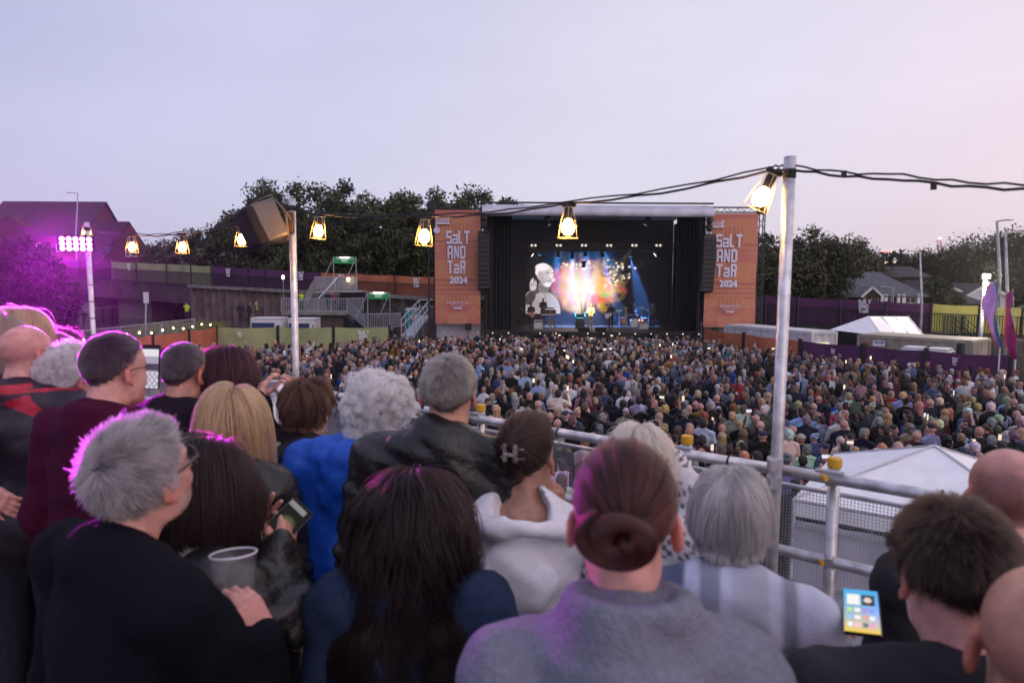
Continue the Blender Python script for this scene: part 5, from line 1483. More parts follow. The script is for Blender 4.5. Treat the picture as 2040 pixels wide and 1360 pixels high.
# drum kit
c = P(1262, 640, 47.5); root = thing('drum_kit', 'drum kit with cymbals right of the singer', 'drums', (c.x, 47.5, ZD))
def drum(dx, dz, r, dpt, axis_, name='drum'):
    M3 = Matrix.Rotation(R(90), 3, 'X') if axis_ == 'y' else Matrix.Rotation(R(12), 3, 'X')
    o = MB().lathe([(r, -dpt / 2), (r, dpt / 2)], 18, M3, (c.x + dx, 47.4, ZD + dz)).build(name, mat('dark drum shell', (.06, .015, .02), .3), root)
    MB().lathe([(r * 1.02, -.02), (r * 1.02, .02)], 18, M3, Vector((c.x + dx, 47.4, ZD + dz)) + M3 @ Vector((0, 0, dpt / 2))).build('hoop', M_GALV, o)
drum(0, .32, .3, .4, 'y', 'bass_drum'); drum(-.25, .78, .17, .2, 'z', 'tom'); drum(.2, .78, .17, .2, 'z', 'tom'); drum(.7, .45, .22, .4, 'z', 'floor_tom'); drum(-.7, .6, .18, .14, 'z', 'snare')
for dx, dz in ((-1.0, 1.15), (-.5, 1.35), (.55, 1.35), (1.05, 1.2)):
    o = MB().lathe([(.02, .03), (.24, 0), (.24, -.01)], 16, Matrix.Rotation(R(14), 3, 'X'), (c.x + dx, 47.5, ZD + dz)).build('cymbal', mat('brass', (.6, .42, .15), .3, metal=1), root)
    MB().tube([(c.x + dx, 47.5, ZD), (c.x + dx, 47.5, ZD + dz)], .015, 6).build('cymbal_stand', M_GALV, o)
for dx, col in ((-.3, (.05, .3, 1)), (.5, (1, .3, .5)), (.3, (1, .5, .2))):
    MB().box((c.x + dx, 46.9, ZD + .55), (.07, .04, .07)).build('pilot_light', emit(f'pilot {col}', col, 6), root)
# microphone stands
for px, lab in ((1177, 'microphone stand in front of the singer'), (1214, 'microphone stand before the guitarist on the right')):
    c = P(px, 662, 44.9); root = thing('microphone_stand', lab, 'stand', (c.x, 44.9, ZD))
    MB().tube([(c.x, 44.9, ZD), (c.x, 44.9, ZD + 1.45), (c.x + .05, 44.75, ZD + 1.55)], .018, 6).build('pole', M_DARKSTEEL, root)
    MB().lathe([(.0, .03), (.16, .03), (.16, 0)], 12, c=(c.x, 44.9, ZD)).build('foot', M_DARKSTEEL, root)
    MB().lathe([(.02, -.06), (.035, .02), (.03, .06), (0.005, .07)], 10, c=(c.x + .06, 44.72, ZD + 1.58)).build('microphone', M_DARKSTEEL, root)
def guitar(label, loc, tilt, body_col, flat=False):
    root = thing('guitar', label, 'guitar', loc); M4 = Matrix.Translation(loc) @ Matrix.Rotation(tilt, 4, 'Y')
    pts = [(.0, -.24), (.12, -.22), (.17, -.1), (.11, .02), (.14, .13), (.06, .2), (-.06, .2), (-.14, .13), (-.11, .02), (-.17, -.1), (-.12, -.22)]
    MB().prism(pts, .06, M4).build('body', mat(f'guitar {body_col}', body_col, .3, coat=.5), root)
    MB().prism([(-.025, .2), (.025, .2), (.02, .72), (-.02, .72)], .03, M4).build('neck', mat('maple', (.35, .2, .08), .4), root)
    MB().prism([(-.04, .72), (.03, .72), (.05, .88), (-.02, .88)], .025, M4).build('headstock', MATS['maple'], root)
gy_ = 45.3
guitar('acoustic guitar on a stand beside the cream amplifier', P(1096, 642, 45.4), 0.0, (.25, .1, .03))
guitar('amber electric guitar on a stand in front of the drums', P(1243, 638, 45.3), 0.12, (.45, .18, .03))

# ---------------------------------------------------------------- smoke drifting inside the stage
sm = MB().box((SXC, (YS + .6 + YL - .15) / 2, (ZD + .05 + zroof - .25) / 2), (SW - .3, YL - .15 - YS - .6, zroof - ZD - .3)).build('stage_smoke', bpy.data.materials.new('stage smoke'))
vm = MATS['stage smoke'] = bpy.data.materials['stage smoke']; vm.use_nodes = True; vm.node_tree.nodes.clear()
vo = vm.node_tree.nodes.new('ShaderNodeOutputMaterial'); vp = vm.node_tree.nodes.new('ShaderNodeVolumePrincipled'); vp.inputs['Density'].default_value = .018; vp.inputs['Color'].default_value = (.9, .9, .95, 1)
vm.node_tree.links.new(vp.outputs[0], vo.inputs['Volume'])
tag(sm, 'thin stage smoke catching the light beams', 'smoke', kind='stuff')


# ---------------------------------------------------------------- thin haze added over the whole place to give bright lamps a halo
hz_ = MB().box((0, 850, 44), (1900, 1760, 92)).build('haze', bpy.data.materials.new('halo haze'))
vm = bpy.data.materials['halo haze']; vm.use_nodes = True; vm.node_tree.nodes.clear()
vo = vm.node_tree.nodes.new('ShaderNodeOutputMaterial'); vp = vm.node_tree.nodes.new('ShaderNodeVolumePrincipled'); vp.inputs['Density'].default_value = .0003; vp.inputs['Color'].default_value = (.97, .97, 1, 1); vp.inputs['Anisotropy'].default_value = .88
vm.node_tree.links.new(vp.outputs[0], vo.inputs['Volume'])
tag(hz_, 'thin halo haze added over the whole site for lamp glow', 'haze', kind='stuff')

# ================================================================== PEOPLE: shared shapes
M_SKIN = mat('skin', src='attr', rough=.52, var=.13, scale=26, bump=.12, bscale=140, spec=.4)
def cap_d(Q, a, b):
    a = np.asarray(a, float); b = np.asarray(b, float); d = b - a; t = np.clip(((Q - a) @ d) / (d @ d + 1e-9), 0, 1)
    return np.linalg.norm(Q - a - t[:, None] * d, axis=1)

# ---------------------------------------------------------------- crowd prototypes
M_CTOP = mat('crowd clothing', src='object', rough=.85, var=.12, scale=5)
M_CHAIR = mat('crowd hair', src='object', rough=.6, var=.3, scale=22)
def rand_mat(name, cols, rough=.8):
    m = bpy.data.materials.new(name); m.use_nodes = True; N = m.node_tree.nodes; L = m.node_tree.links
    oi = N.new('ShaderNodeObjectInfo'); rp = N.new('ShaderNodeValToRGB'); rp.color_ramp.interpolation = 'CONSTANT'
    e = rp.color_ramp.elements; e[0].position = 0; e[0].color = (*cols[0], 1); e[1].position = 1 / len(cols); e[1].color = (*cols[1], 1)
    for i in range(2, len(cols)): q = e.new(i / len(cols)); q.color = (*cols[i], 1)
    L.new(oi.outputs['Random'], rp.inputs[0]); L.new(rp.outputs[0], N['Principled BSDF'].inputs['Base Color']); N['Principled BSDF'].inputs['Roughness'].default_value = rough
    return m
SKINS = [(.48, .26, .20), (.52, .29, .23), (.44, .23, .18), (.54, .32, .26), (.36, .18, .12), (.49, .26, .21)]
M_CSKIN = rand_mat('crowd skin', SKINS, .55)
M_CLEG = rand_mat('crowd trousers', [(.03, .035, .06), (.02, .02, .025), (.06, .08, .13), (.1, .09, .08), (.025, .03, .05)], .85)

POSES = {  # elbow, wrist for left (-x) and right (+x) arm, in metres for a 1.7 m figure
    'down': ((-.27, -.02, 1.10), (-.25, .08, .86), (.27, -.02, 1.10), (.25, .08, .86)),
    'folded': ((-.27, .02, 1.13), (.02, .22, 1.12), (.27, .02, 1.13), (-.02, .24, 1.09)),
    'front': ((-.25, .03, 1.12), (-.08, .28, 1.12), (.25, .03, 1.12), (.08, .28, 1.12)),
    'phone': ((-.25, .0, 1.12), (-.12, .2, 1.05), (.27, .18, 1.28), (.16, .34, 1.56)),
    'film': ((-.24, .2, 1.30), (-.06, .36, 1.60), (.24, .2, 1.30), (.06, .36, 1.60)),
    'wave': ((-.27, 0, 1.10), (-.22, .1, .88), (.34, .06, 1.60), (.30, .12, 1.86)),
    'cheer': ((-.33, .06, 1.58), (-.30, .1, 1.84), (.33, .06, 1.58), (.30, .1, 1.84)),
    'hips': ((-.36, -.06, 1.16), (-.2, .05, 1.02), (.36, -.06, 1.16), (.2, .05, 1.02)),
}
def crowd_body(pose, female=False, fine=.03, zmin=0.0, head_fine=.02, wob=0):
    el, wl, er, wr = POSES[pose]; sw = .165 if female else .19; zs = 1.40
    top = max(1.78, wl[2] + .14, wr[2] + .14); xm = .46
    vol = Vol(axis(-xm, xm, head_fine, fine, -.1, .1), axis(-.24, .5, head_fine, fine, -.12, .14), axis(max(zmin - .06, -.04), top, head_fine, fine * 1.15, 1.42, 1.74))
    k = .03
    vol.ell((0, .0, 1.24), (sw * .92, .115, .2), k=k); vol.ell((0, .005, 1.0), (.145 if female else .16, .115, .2), k=k); vol.ell((0, -.01, .88), (.165, .125, .14), k=k)
    for s, e_, w_ in ((-1, el, wl), (1, er, wr)):
        sh = (s * sw, 0, zs - .02)
        vol.cap((s * .05, -.02, 1.45), sh, .055, .062, k); vol.cap(sh, e_, .056, .046, .02); vol.cap(e_, w_, .044, .033, .015)
        d = np.array(w_) - np.array(e_); d = d / np.linalg.norm(d); hnd = np.array(w_) + d * .07
        vol.ell(tuple(hnd), (.035, .03, .05), k=.015)
        if zmin < .8:
            hp, kn, an = (s * .085, -.01, .86), (s * .095, .02, .47), (s * .1, -.03, .08)
            vol.cap(hp, kn, .088, .06, .03); vol.cap(kn, an, .058, .042, .02); vol.ell((s * .1, .05, .035), (.045, .12, .04), k=.02)
    vol.cap((0, -.025, 1.42), (0, -.005, 1.55), .058, .052, .02)
    vol.ell((0, .0, 1.615), (.075, .094, .095), k=.01); vol.ell((0, .03, 1.545), (.055, .065, .07), k=.02); vol.ell((0, .1, 1.575), (.014, .02, .02), k=.012)
    for s in (-1, 1): vol.ell((s * .078, -.005, 1.585), (.012, .018, .03), k=.006)
    if wob: vol.wobble(.005, 26, wob)
    V, F = vol.mesh(); Q = V[F].mean(1)
    dh = np.minimum(cap_d(Q, (0, 0, 1.62), (0, .02, 1.56)) - .09, cap_d(Q, (0, -.02, 1.47), (0, 0, 1.56)) - .06)
    dt = np.minimum(cap_d(Q, (0, 0, 1.35), (0, 0, .95)) - .17, np.minimum(*[cap_d(Q, (s * .05, -.02, 1.44), (s * sw, 0, zs)) - .06 for s in (-1, 1)]))
    da = np.minimum(cap_d(Q, (-sw, 0, zs), el) - .055, cap_d(Q, (sw, 0, zs), er) - .055)
    fa = np.minimum(cap_d(Q, el, wl) - .042, cap_d(Q, er, wr) - .042)
    dhand = np.minimum(cap_d(Q, wl, np.array(wl) + (np.array(wl) - np.array(el)) * .35) - .035, cap_d(Q, wr, np.array(wr) + (np.array(wr) - np.array(er)) * .35) - .035)
    g = np.argmin(np.stack([dh, dt, da, fa, dhand], 1), 1)
    return V, F, Q, g
def crowd_hair(style, fine=.022, seed=0):
    if style == 'bald': return None
    lowz = 1.02 if style == 'long' else 1.2 if style in ('pony', 'shoulder') else 1.4
    a = np.arange(-.16, .17, fine); b = np.arange(-.2, .16, fine); vol = Vol(a, b, np.arange(lowz, 1.8, fine))
    th = {'short': .006, 'curly': .02, 'bob': .014, 'long': .012, 'pony': .008, 'shoulder': .014, 'bun': .008, 'cap': .01}[style]
    vol.ell((0, -.012, 1.63), (.077 + th, .095 + th, .09 + th), k=0)
    if style in ('bob', 'shoulder', 'long', 'curly'):
        low = {'bob': 1.49, 'curly': 1.53, 'shoulder': 1.40, 'long': 1.22}[style]
        vol.cap((0, -.05, 1.6), (0, -.085 if style != 'bob' else -.06, low), .085, .062, .03, flat=((0, 1, 0), 1.5))
        for s in (-1, 1): vol.cap((s * .07, .0, 1.62), (s * .08, -.02, max(low, 1.42)), .03, .028, .02)
    if style == 'pony': vol.cap((0, -.1, 1.68), (0, -.15, 1.4), .035, .022, .02)
    if style == 'bun': vol.ell((0, -.1, 1.7), (.045, .045, .045), k=.01)
    if style == 'short': vol.ell((0, -.06, 1.57), (.075, .06, .07), k=.03)
    if style == 'cap': vol.ell((0, .1, 1.66), (.07, .08, .014), k=.01)
    # open the face
    if style == 'cap': vol.rbox((0, .06, 1.52), (.2, .3, .11), k=.01, sub=True)
    else:
        vol.ell((0, .12, 1.57), (.075, .09, .1), k=.015, sub=True)
        if style in ('short', 'pony', 'bun'): vol.rbox((0, .12, 1.46), (.2, .15, .14), k=.02, sub=True)
    vol.wobble(.006 if style != 'curly' else .011, 60 if style != 'curly' else 90, seed, (1, 1, .35) if style in ('long', 'bob', 'shoulder', 'pony') else (1, 1, 1))
    return vol.mesh()

# ---------------------------------------------------------------- crowd placement
RAILDIR = Vector((0.787, -0.617, 0)); RAILN = Vector((0.617, 0.787, 0))
POLE_A = Vector((1.058, 2.645, 0)); POLE_B = POLE_A - RAILDIR * 3.14; POLE_C = POLE_A - RAILDIR * 6.4; POLE_D = POLE_A + RAILDIR * 3.2
DECK = 3.05
def in_poly(x, y, poly):
    ins = False; j = len(poly) - 1
    for i in range(len(poly)):
        if (poly[i][1] > y) != (poly[j][1] > y) and x < (poly[j][0] - poly[i][0]) * (y - poly[i][1]) / (poly[j][1] - poly[i][1]) + poly[i][0]: ins = not ins
        j = i
    return ins
CROWD_POLY = [(-18.4, 33.5), (-9.5, 36.0), (-6.3, 40.8), (11.0, 40.6), (12.3, 36.5), (13.5, 32.4), (15.3, 30.0), (16.8, 27.8), (19.2, 26.0), (22.5, 24.5), (26, 18), (11, 9.5), (7.2, 10.8), (5.2, 11.6), (3.2, 10.4), (-4, 14.2), (-13, 21), (-18.6, 27)]
# silhouettes of the nearest spectators (px, py, rx, ry): crowd members wholly behind them are left out
FG_SIL = [(455, 830, 120, 150), (610, 860, 100, 120), (755, 830, 80, 120), (892, 800, 70, 130), (1055, 960, 70, 160), (1280, 960, 110, 140), (1455, 1030, 95, 140), (365, 760, 60, 80), (230, 780, 90, 140), (1985, 1010, 80, 130), (1890, 1150, 140, 180)]
rc = random.Random(11)
cand = []; cell = {}
def far_enough(x, y, dmin):
    i, j = int(x // .6), int(y // .6)
    for a in range(i - 1, i + 2):
        for b in range(j - 1, j + 2):
            for (u, v) in cell.get((a, b), ()):
                if (u - x) ** 2 + (v - y) ** 2 < dmin * dmin: return False
    cell.setdefault((i, j), []).append((x, y)); return True
for _ in range(26000):
    y = rc.uniform(9, 43); x = rc.uniform(-19, 26)
    if abs(x) > y * .80 + 1 or not in_poly(x, y, CROWD_POLY): continue
    # thinner crowd at the far left, by the lime fence
    if x < -9 and y > 30 and rc.random() < .55: continue
    px, py = proj((x, y, 1.62))
    rail_py = np.interp(px, [0, 640, 1550, 1800, 2040], [700, 775, 930, 985, 1040])
    if py > rail_py + (95 if px > 1000 else 30) or px < 290 or px > 2075: continue
    if any(((px - a) / rx) ** 2 + ((py - b) / ry) ** 2 < .72 for a, b, rx, ry in FG_SIL): continue
    if not far_enough(x, y, (.40 if y > 27 else .50) * (.76 + .7 * rc.random() ** 2) * (1 + .18 * math.sin(x * 1.3 + 2) * math.sin(y * .9 + x * .4))): continue
    cand.append((x, y, px, py))
cand.sort(key=lambda c: c[1])
near, far = cand[:300], cand[300:]

TOPS = [('black', (.007, .007, .008), 19), ('navy', (.010, .014, .036), 14), ('white', (.85, .85, .88), 6), ('pale blue', (.34, .46, .68), 4), ('denim blue', (.07, .12, .24), 6), ('grey', (.10, .10, .11), 4),
        ('light grey', (.36, .36, .38), 2), ('burgundy', (.11, .016, .03), 2), ('olive green', (.035, .04, .02), 1), ('beige', (.34, .27, .2), 1), ('bright pink', (.55, .06, .22), 1), ('pale pink', (.5, .28, .3), 2),
        ('royal blue', (.02, .07, .4), 1), ('red', (.4, .03, .03), 1), ('teal', (.02, .2, .24), .6), ('mustard', (.45, .24, .03), .5), ('brown', (.05, .03, .022), 1.5), ('lilac', (.3, .24, .42), .6)]
HAIRC = [('grey', (.25, .225, .225), 4), ('white', (.66, .63, .62), 3), ('blonde', (.56, .34, .19), 4), ('light brown', (.13, .085, .06), 2), ('dark brown', (.03, .018, .013), 7), ('black', (.009, .008, .009), 3), ('ginger', (.26, .09, .03), 1), ('silver blonde', (.42, .37, .3), 2)]
def pick(r, table):
    t = r.uniform(0, sum(q[2] for q in table))
    for q in table:
        t -= q[2]
        if t <= 0: return q
    return table[-1]
H_M = [('short', 9), ('bald', 4), ('cap', 1), ('curly', 1)]; H_F = [('long', 4), ('bob', 3), ('shoulder', 4), ('pony', 2), ('bun', 2), ('curly', 2), ('short', 2)]
def attrs(r, y):
    f = r.random() < .55
    hs = r.choices([h[0] for h in (H_F if f else H_M)], [h[1] for h in (H_F if f else H_M)])[0]
    hc = pick(r, HAIRC)
    if hs == 'cap': hc = pick(r, [('navy', (.02, .03, .08), 2), ('white', (.6, .6, .6), 1), ('black', (.015, .015, .015), 2)])
    tc = pick(r, TOPS)
    pose = r.choices(['down', 'folded', 'front', 'phone', 'film', 'wave', 'cheer', 'hips'], [11, 5, 5, .8, .4, .8, .35, 1.0])[0]
    return f, hs, hc, tc, pose, r.gauss(1.0, .045) * (.96 if f else 1.03)
# ---- the nearest three hundred, each a thing
BODY = {}; HAIRM = {}
def body_mesh(pose, f, short):
    k = (pose, f, short)
    if k not in BODY:
        V, F, Q, g = crowd_body(pose, f, .040, 0.0, .024, wob=3 + len(BODY))
        mi = np.where((g == 0) | (g == 4), 0, 1)
        if short: mi = np.where(g == 3, 0, mi)
        mi = np.where((Q[:, 2] < .92) & (g != 3) & (g != 4), 2, mi); mi = np.where(Q[:, 2] < .7, 2, mi)
        me = np_mesh('person', V, F, [M_CSKIN, M_CTOP, M_CLEG], midx=mi); d = me.data; bpy.data.objects.remove(me); BODY[k] = d
    return BODY[k]
def hair_mesh(style):
    if style not in HAIRM:
        vf = crowd_hair(style, .02, len(HAIRM) + 1)
        if vf is None: HAIRM[style] = None
        else: o = np_mesh('hair', vf[0], vf[1], [M_CHAIR]); HAIRM[style] = o.data; bpy.data.objects.remove(o)
    return HAIRM[style]
PHONE_ME = {}
def phone_mesh(lit):
    """dark slab with a screen on its -y side"""
    if lit not in PHONE_ME:
        mb = MB().box((0, 0, 0), (.075, .01, .155), bev=.004); n = len(mb.f)
        mb.add([(-.034, -.0056, -.072), (.034, -.0056, -.072), (.034, -.0056, .072), (-.034, -.0056, .072)], [(0, 1, 2, 3)])
        o = mb.build('phone', [M_BLACKBOX, emit(f'phone screen {lit}', [(1, .88, .75), (.8, .85, 1), (1, .8, .6)][lit], .95)]); o.data.polygons[n].material_index = 1
        PHONE_ME[lit] = o.data; bpy.data.objects.remove(o)
    return PHONE_ME[lit]
def zone(px, py, x, y):
    if px > 1590 and y < 17: row = 'by the gazebo'
    elif px > 1600 and y > 24: row = 'near the purple fence'
    elif px > 1590: row = 'right of the pole'
    elif px > 1440: row = 'left of the pole'
    elif px > 1200: row = 'below the drums'
    elif px > 960: row = 'below the singer'
    elif px > 780: row = 'below the left banner'
    else: row = 'below the lime fence'
    return row
HAIRW = {'short': 'short {} hair', 'bald': 'a bald head', 'cap': 'a {} cap', 'curly': 'curly {} hair', 'long': 'long {} hair', 'bob': 'a {} bob', 'shoulder': 'shoulder-length {} hair', 'pony': 'a {} ponytail', 'bun': 'a {} bun'}
POSEW = {'phone': 'holding up a phone', 'film': 'filming with both hands', 'wave': 'waving', 'cheer': 'raising both arms', 'folded': 'arms folded', 'hips': 'hands on hips'}
people_near = []
for (x, y, px, py) in near:
    r = random.Random(int(x * 977 + y * 131))
    f, hs, hc, tc, pose, sc = attrs(r, y)
    yaw = r.gauss(0, 16) - math.degrees(math.atan2(6.0 - x, 46 - y)) * -1
    if r.random() < .06: yaw += r.choice([-90, 90, 150, -60, 60])
    people_near.append(dict(x=x, y=y, px=px, py=py, f=f, hs=hs, hc=hc, tc=tc, pose=pose, sc=sc, yaw=yaw, short=r.random() < .3, r=r))
def base_label(p):
    w = HAIRW[p['hs']].format(p['hc'][0])
    s = f"person with {w}, {p['tc'][0]} top"
    if p['pose'] in POSEW: s += ' ' + POSEW[p['pose']]
    return s + ' ' + zone(p['px'], p['py'], p['x'], p['y'])
groups_ = {}
for p in people_near: groups_.setdefault(base_label(p), []).append(p)
ORD = ['first', 'second', 'third', 'fourth', 'fifth', 'sixth']
for lab, ps in groups_.items():
    if len(ps) == 1: ps[0]['label'] = lab
    else:
        ps.sort(key=lambda q: q['px'])
        for i, q in enumerate(ps):
            q['label'] = (('left' if i == 0 else 'right') + 'most: ' if len(ps) == 2 else ORD[min(i, 5)] + ' from left: ') + lab
for p in people_near:
    if len(p['label'].split()) > 16: p['label'] = p['label'].replace(' filming with both hands', ' filming').replace(' holding up a phone', ' phone raised').replace('shoulder-length', 'mid-length')
    if len(p['label'].split()) > 16: p['label'] = p['label'].replace('person with ', '', 1)
    me = body_mesh(p['pose'], p['f'], p['short'])
    o = bpy.data.objects.new('person', me); COL.objects.link(o)
    o.location = (p['x'], p['y'], 0); o.rotation_euler = (0, 0, -R(p['yaw'])); o.scale = (p['sc'] * p['r'].uniform(.96, 1.08), p['sc'], p['sc'])
    o.color = (*[c * p['r'].uniform(.5, .9) for c in p['tc'][1]], 1)
    tag(o, p['label'], 'person', 'people standing in the crowd')
    hm = hair_mesh(p['hs'])
    if hm is not None:
        h = bpy.data.objects.new('hat' if p['hs'] == 'cap' else 'hair', hm); COL.objects.link(h); h.parent = o
        h.color = (*[c * p['r'].uniform(.45, .85) for c in p['hc'][1]], 1)
    if p['pose'] in ('phone', 'film'):
        w_ = POSES[p['pose']][3]
        lx = w_[0] if p['pose'] == 'phone' else 0
        M4 = Matrix.Translation((p['x'], p['y'], 0)) @ Matrix.Rotation(-R(p['yaw']), 4, 'Z') @ Matrix.Scale(p['sc'], 4) @ Matrix.Translation((lx, w_[1] - .01, w_[2] + .14))
        if p['pose'] == 'film': M4 = M4 @ Matrix.Rotation(R(90), 4, 'Y')
        q = bpy.data.objects.new('phone', phone_mesh(p['r'].randint(0, 2))); COL.objects.link(q); q.matrix_basis = M4
        d_ = HAIRW[p['hs']].format(p['hc'][0])
        tag(q, f"glowing phone of person with {d_}, {p['tc'][0]} top {zone(p['px'], p['py'], p['x'], p['y'])}", 'phone', 'phones held up in the crowd')
seen = {}
for o in [o for o in COL.objects if o.name.startswith('phone') and o.parent is None]:
    l = o['label']; seen[l] = seen.get(l, 0) + 1
    if seen[l] > 1: o['label'] = ('another ' if seen[l] == 2 else 'one more ') + l

# ---- the rest of the crowd as one mass
protos = []
for pose in ('down', 'folded', 'phone', 'film', 'wave', 'cheer'):
    for f in (False, True):
        V, F, Q, g = crowd_body(pose, f, .11, 1.0, .052)
        protos.append((pose, f, V, F, Q, g))
hp = {s: crowd_hair(s, .058, 5) for s in ('short', 'bob', 'long', 'shoulder', 'pony', 'curly', 'bun', 'cap')}
VV, FF, CC = [], [], []; nv = 0; PV, PF, PC = [], [], []
for (x, y, px, py) in far:
    r = random.Random(int(x * 977 + y * 131)); f, hs, hc, tc, pose, sc = attrs(r, y)
    if pose in ('front', 'hips'): pose = 'folded'
    if y > 32 and r.random() < .04: pose = r.choice(['wave', 'phone', 'film'])
    pr = [q for q in protos if q[0] == pose and q[1] == f][0]
    yaw = r.gauss(0, 20) + math.degrees(math.atan2(6.0 - x, 46 - y)); ca, sa = math.cos(-R(yaw)), math.sin(-R(yaw))
    Rm = np.array([[ca, -sa, 0], [sa, ca, 0], [0, 0, 1]], np.float32)
    skin = np.array(r.choice(SKINS)) * .68; topc = np.array(tc[1]) * r.uniform(.5, .9)
    T = np.array([x, y, 0], np.float32)
    # colour per vertex from the face groups
    colf = np.where(((pr[5] == 0) | (pr[5] == 4))[:, None], skin[None], topc[None])
    vc = np.zeros((len(pr[2]), 3)); vc[pr[3].ravel()] = np.repeat(colf, 4, 0)
    VV.append((pr[2] * sc) @ Rm.T + T); FF.append(pr[3] + nv); CC.append(vc); nv += len(pr[2])
    if hs != 'bald':
        hv, hf = hp[hs]; VV.append((hv * sc) @ Rm.T + T); FF.append(hf + nv); CC.append(np.tile(np.array(hc[1]) * r.uniform(.45, .85), (len(hv), 1))); nv += len(hv)
    if pose in ('phone', 'film') and r.random() < .3:
        w_ = POSES[pose][3]; q = (np.array([w_[0] if pose == 'phone' else 0, w_[1], w_[2] + .13]) * sc) @ Rm.T + T
        PV.append((q, Rm, pose))
crowd = np_mesh('crowd', np.concatenate(VV), np.concatenate(FF), [mat('far crowd clothing', src='attr', rough=.8, var=.1, scale=6)], smooth=True, cols=np.concatenate(CC))
tag(crowd, 'dense mass of spectators filling the site up to the stage', 'crowd', kind='stuff')
mb = MB(); mb2 = MB()
for q, Rm, pose in PV:
    M3 = Matrix(Rm.tolist()) if pose == 'phone' else Matrix(Rm.tolist()) @ Matrix.Rotation(R(90), 3, 'Y')
    mb.box(q, (.075, .012, .155), M3); off = M3 @ Vector((0, -.009, 0)); mb2.box(Vector(q) + off, (.066, .003, .14), M3)
o = mb2.build('phone_glow', emit('far phone screens', (1, .82, .6), 1.5)); tag(o, 'tiny glowing phone screens held up across the far crowd', 'phones', kind='stuff')
mb.build('phone_bodies', M_BLACKBOX, o)
print('CROWD', len(near), len(far), 'far tris', sum(len(f) for f in FF) * 2, 'near y max', near[-1][1])

# ---------------------------------------------------------------- a few singled-out figures away from the crowd
def figure(label, x, y, z, yaw, top, trousers, hair, pose='down', hs='short', vest=None, sc=1.0, group=None):
    root = thing('person', label, 'person', (x, y, z), group)
    V, F, Q, g = crowd_body(pose, False, .045, 0, .028, wob=9)
    V = V * sc
    ca, sa = math.cos(-R(yaw)), math.sin(-R(yaw)); Rm = np.array([[ca, -sa, 0], [sa, ca, 0], [0, 0, 1]]); T = np.array([x, y, z])
    skin = np.array(SKINS[int(abs(x * 7)) % 6]); top = np.array(top)
    colf = np.where(((g == 0) | (g == 4))[:, None], skin[None], top[None]); colf[((Q[:, 2] < .92) & (g != 3) & (g != 4)) | (Q[:, 2] < .7)] = trousers
    if vest is not None: colf[(g == 1) & (Q[:, 2] > .95)] = vest
    vc = np.zeros((len(V), 3)); vc[F.ravel()] = np.repeat(colf, 4, 0)
    np_mesh('body', V @ Rm.T + T, F, [MATS['far crowd clothing']], root, cols=vc)
    h = crowd_hair(hs, .02, 3)
    if h is not None: np_mesh('hair', (h[0] * sc) @ Rm.T + T, h[1], [MATS['far crowd clothing']], root, cols=np.tile(np.array(hair), (len(h[0]), 1)))
    return root
DK = (.02, .02, .025)
figure('singer in pale yellow shirt spotlit at centre stage', SING.x, 45.2, ZD, 175, (.72, .6, .36), (.03, .03, .035), (.55, .5, .45), 'front')
p = P(1058, 640, 46); figure('guitarist in black at the left edge of the screen', p.x, 46, ZD, 160, DK, DK, (.03, .02, .02), 'front')
p = P(1082, 630, 48); figure('keyboard player silhouetted before the portrait', p.x, 48.2, ZD + .25, 180, DK, DK, DK, 'front')
p = P(1217, 640, 46); figure('guitarist in black right of the singer', p.x, 46, ZD, 190, DK, DK, (.03, .02, .02), 'front')
p = P(1265, 640, 48.4); figure('drummer behind the drum kit', p.x, 48.6, ZD, 180, (.04, .04, .05), DK, (.04, .03, .02), 'front')
p = P(1300, 640, 46.5); figure('saxophonist in patterned shirt at stage right of the drums', p.x, 46.5, ZD, 215, (.08, .07, .08), DK, (.1, .07, .05), 'front')
guitar('white electric guitar played by the guitarist right of the singer', P(1212, 628, 45.6), R(62), (.6, .6, .62))
guitar('sunburst electric guitar played at the left edge of the screen', P(1058, 626, 45.6), R(-60), (.4, .2, .12))
YV = (.45, .6, .03)
p = P(600, 604, 56.8); figure('steward in yellow vest on the stair landing', p.x, 56.9, zl, 150, (.02, .02, .03), DK, (.05, .04, .03), 'front', vest=YV)
p = P(668, 600, 57.5); figure('person in red jacket leaning on the stair landing barrier', p.x, 57.4, zl, 170, (.2, .04, .03), DK, (.03, .02, .02), 'front')
p = P(654, 600, 57.9); figure('person in black beside the red jacket on the stair landing', p.x, 57.8, zl, 190, DK, DK, (.03, .02, .02), 'front')
p = P(373, 640, 62); figure('steward in lime vest standing in the reeds by the canal', p.x, 62, p.z, 160, (.3, .45, .05), DK, (.05, .04, .03), 'phone', vest=YV)
p = P(148, 636, 70); figure('steward in yellow vest on the dark towpath under the bridge', p.x, 70, p.z, 100, DK, DK, (.03, .03, .03), 'down', vest=YV)
for k, (px, py, col, lab) in enumerate(((266, 612, (.6, .6, .62), 'person in white top on the far towpath'), (232, 611, DK, 'person in dark clothes near the end of the canal railing'), (245, 611, (.3, .3, .32), 'person in grey behind the canal railing'), (297, 606, (.55, .5, .45), 'person carrying a pale bag on the far towpath'), (308, 606, (.05, .06, .1), 'person in navy walking under the bridge'), (318, 606, (.03, .03, .04), 'person in black at the right end of the towpath group'), (221, 612, (.04, .03, .04), 'leftmost dark figure behind the canal railing'))):
    p = P(px, py, 98); figure(lab, p.x, 98, p.z, 150 + 30 * k, col, DK, (.05, .04, .03), 'down' if k % 2 else 'front', group='people on the towpath')
for k, (px, py, lab) in enumerate(((480, 645, 'dark figure by the generator nearest the festoon lamps'), (497, 645, 'person in black queuing behind the generator'), (511, 642, 'steward in dark vest behind the white generator roof'))):
    p = P(px, py, 54); figure(lab, p.x, 54, p.z, 40 * k, DK, DK, DK, 'down', vest=None if k < 2 else (.3, .35, .05))
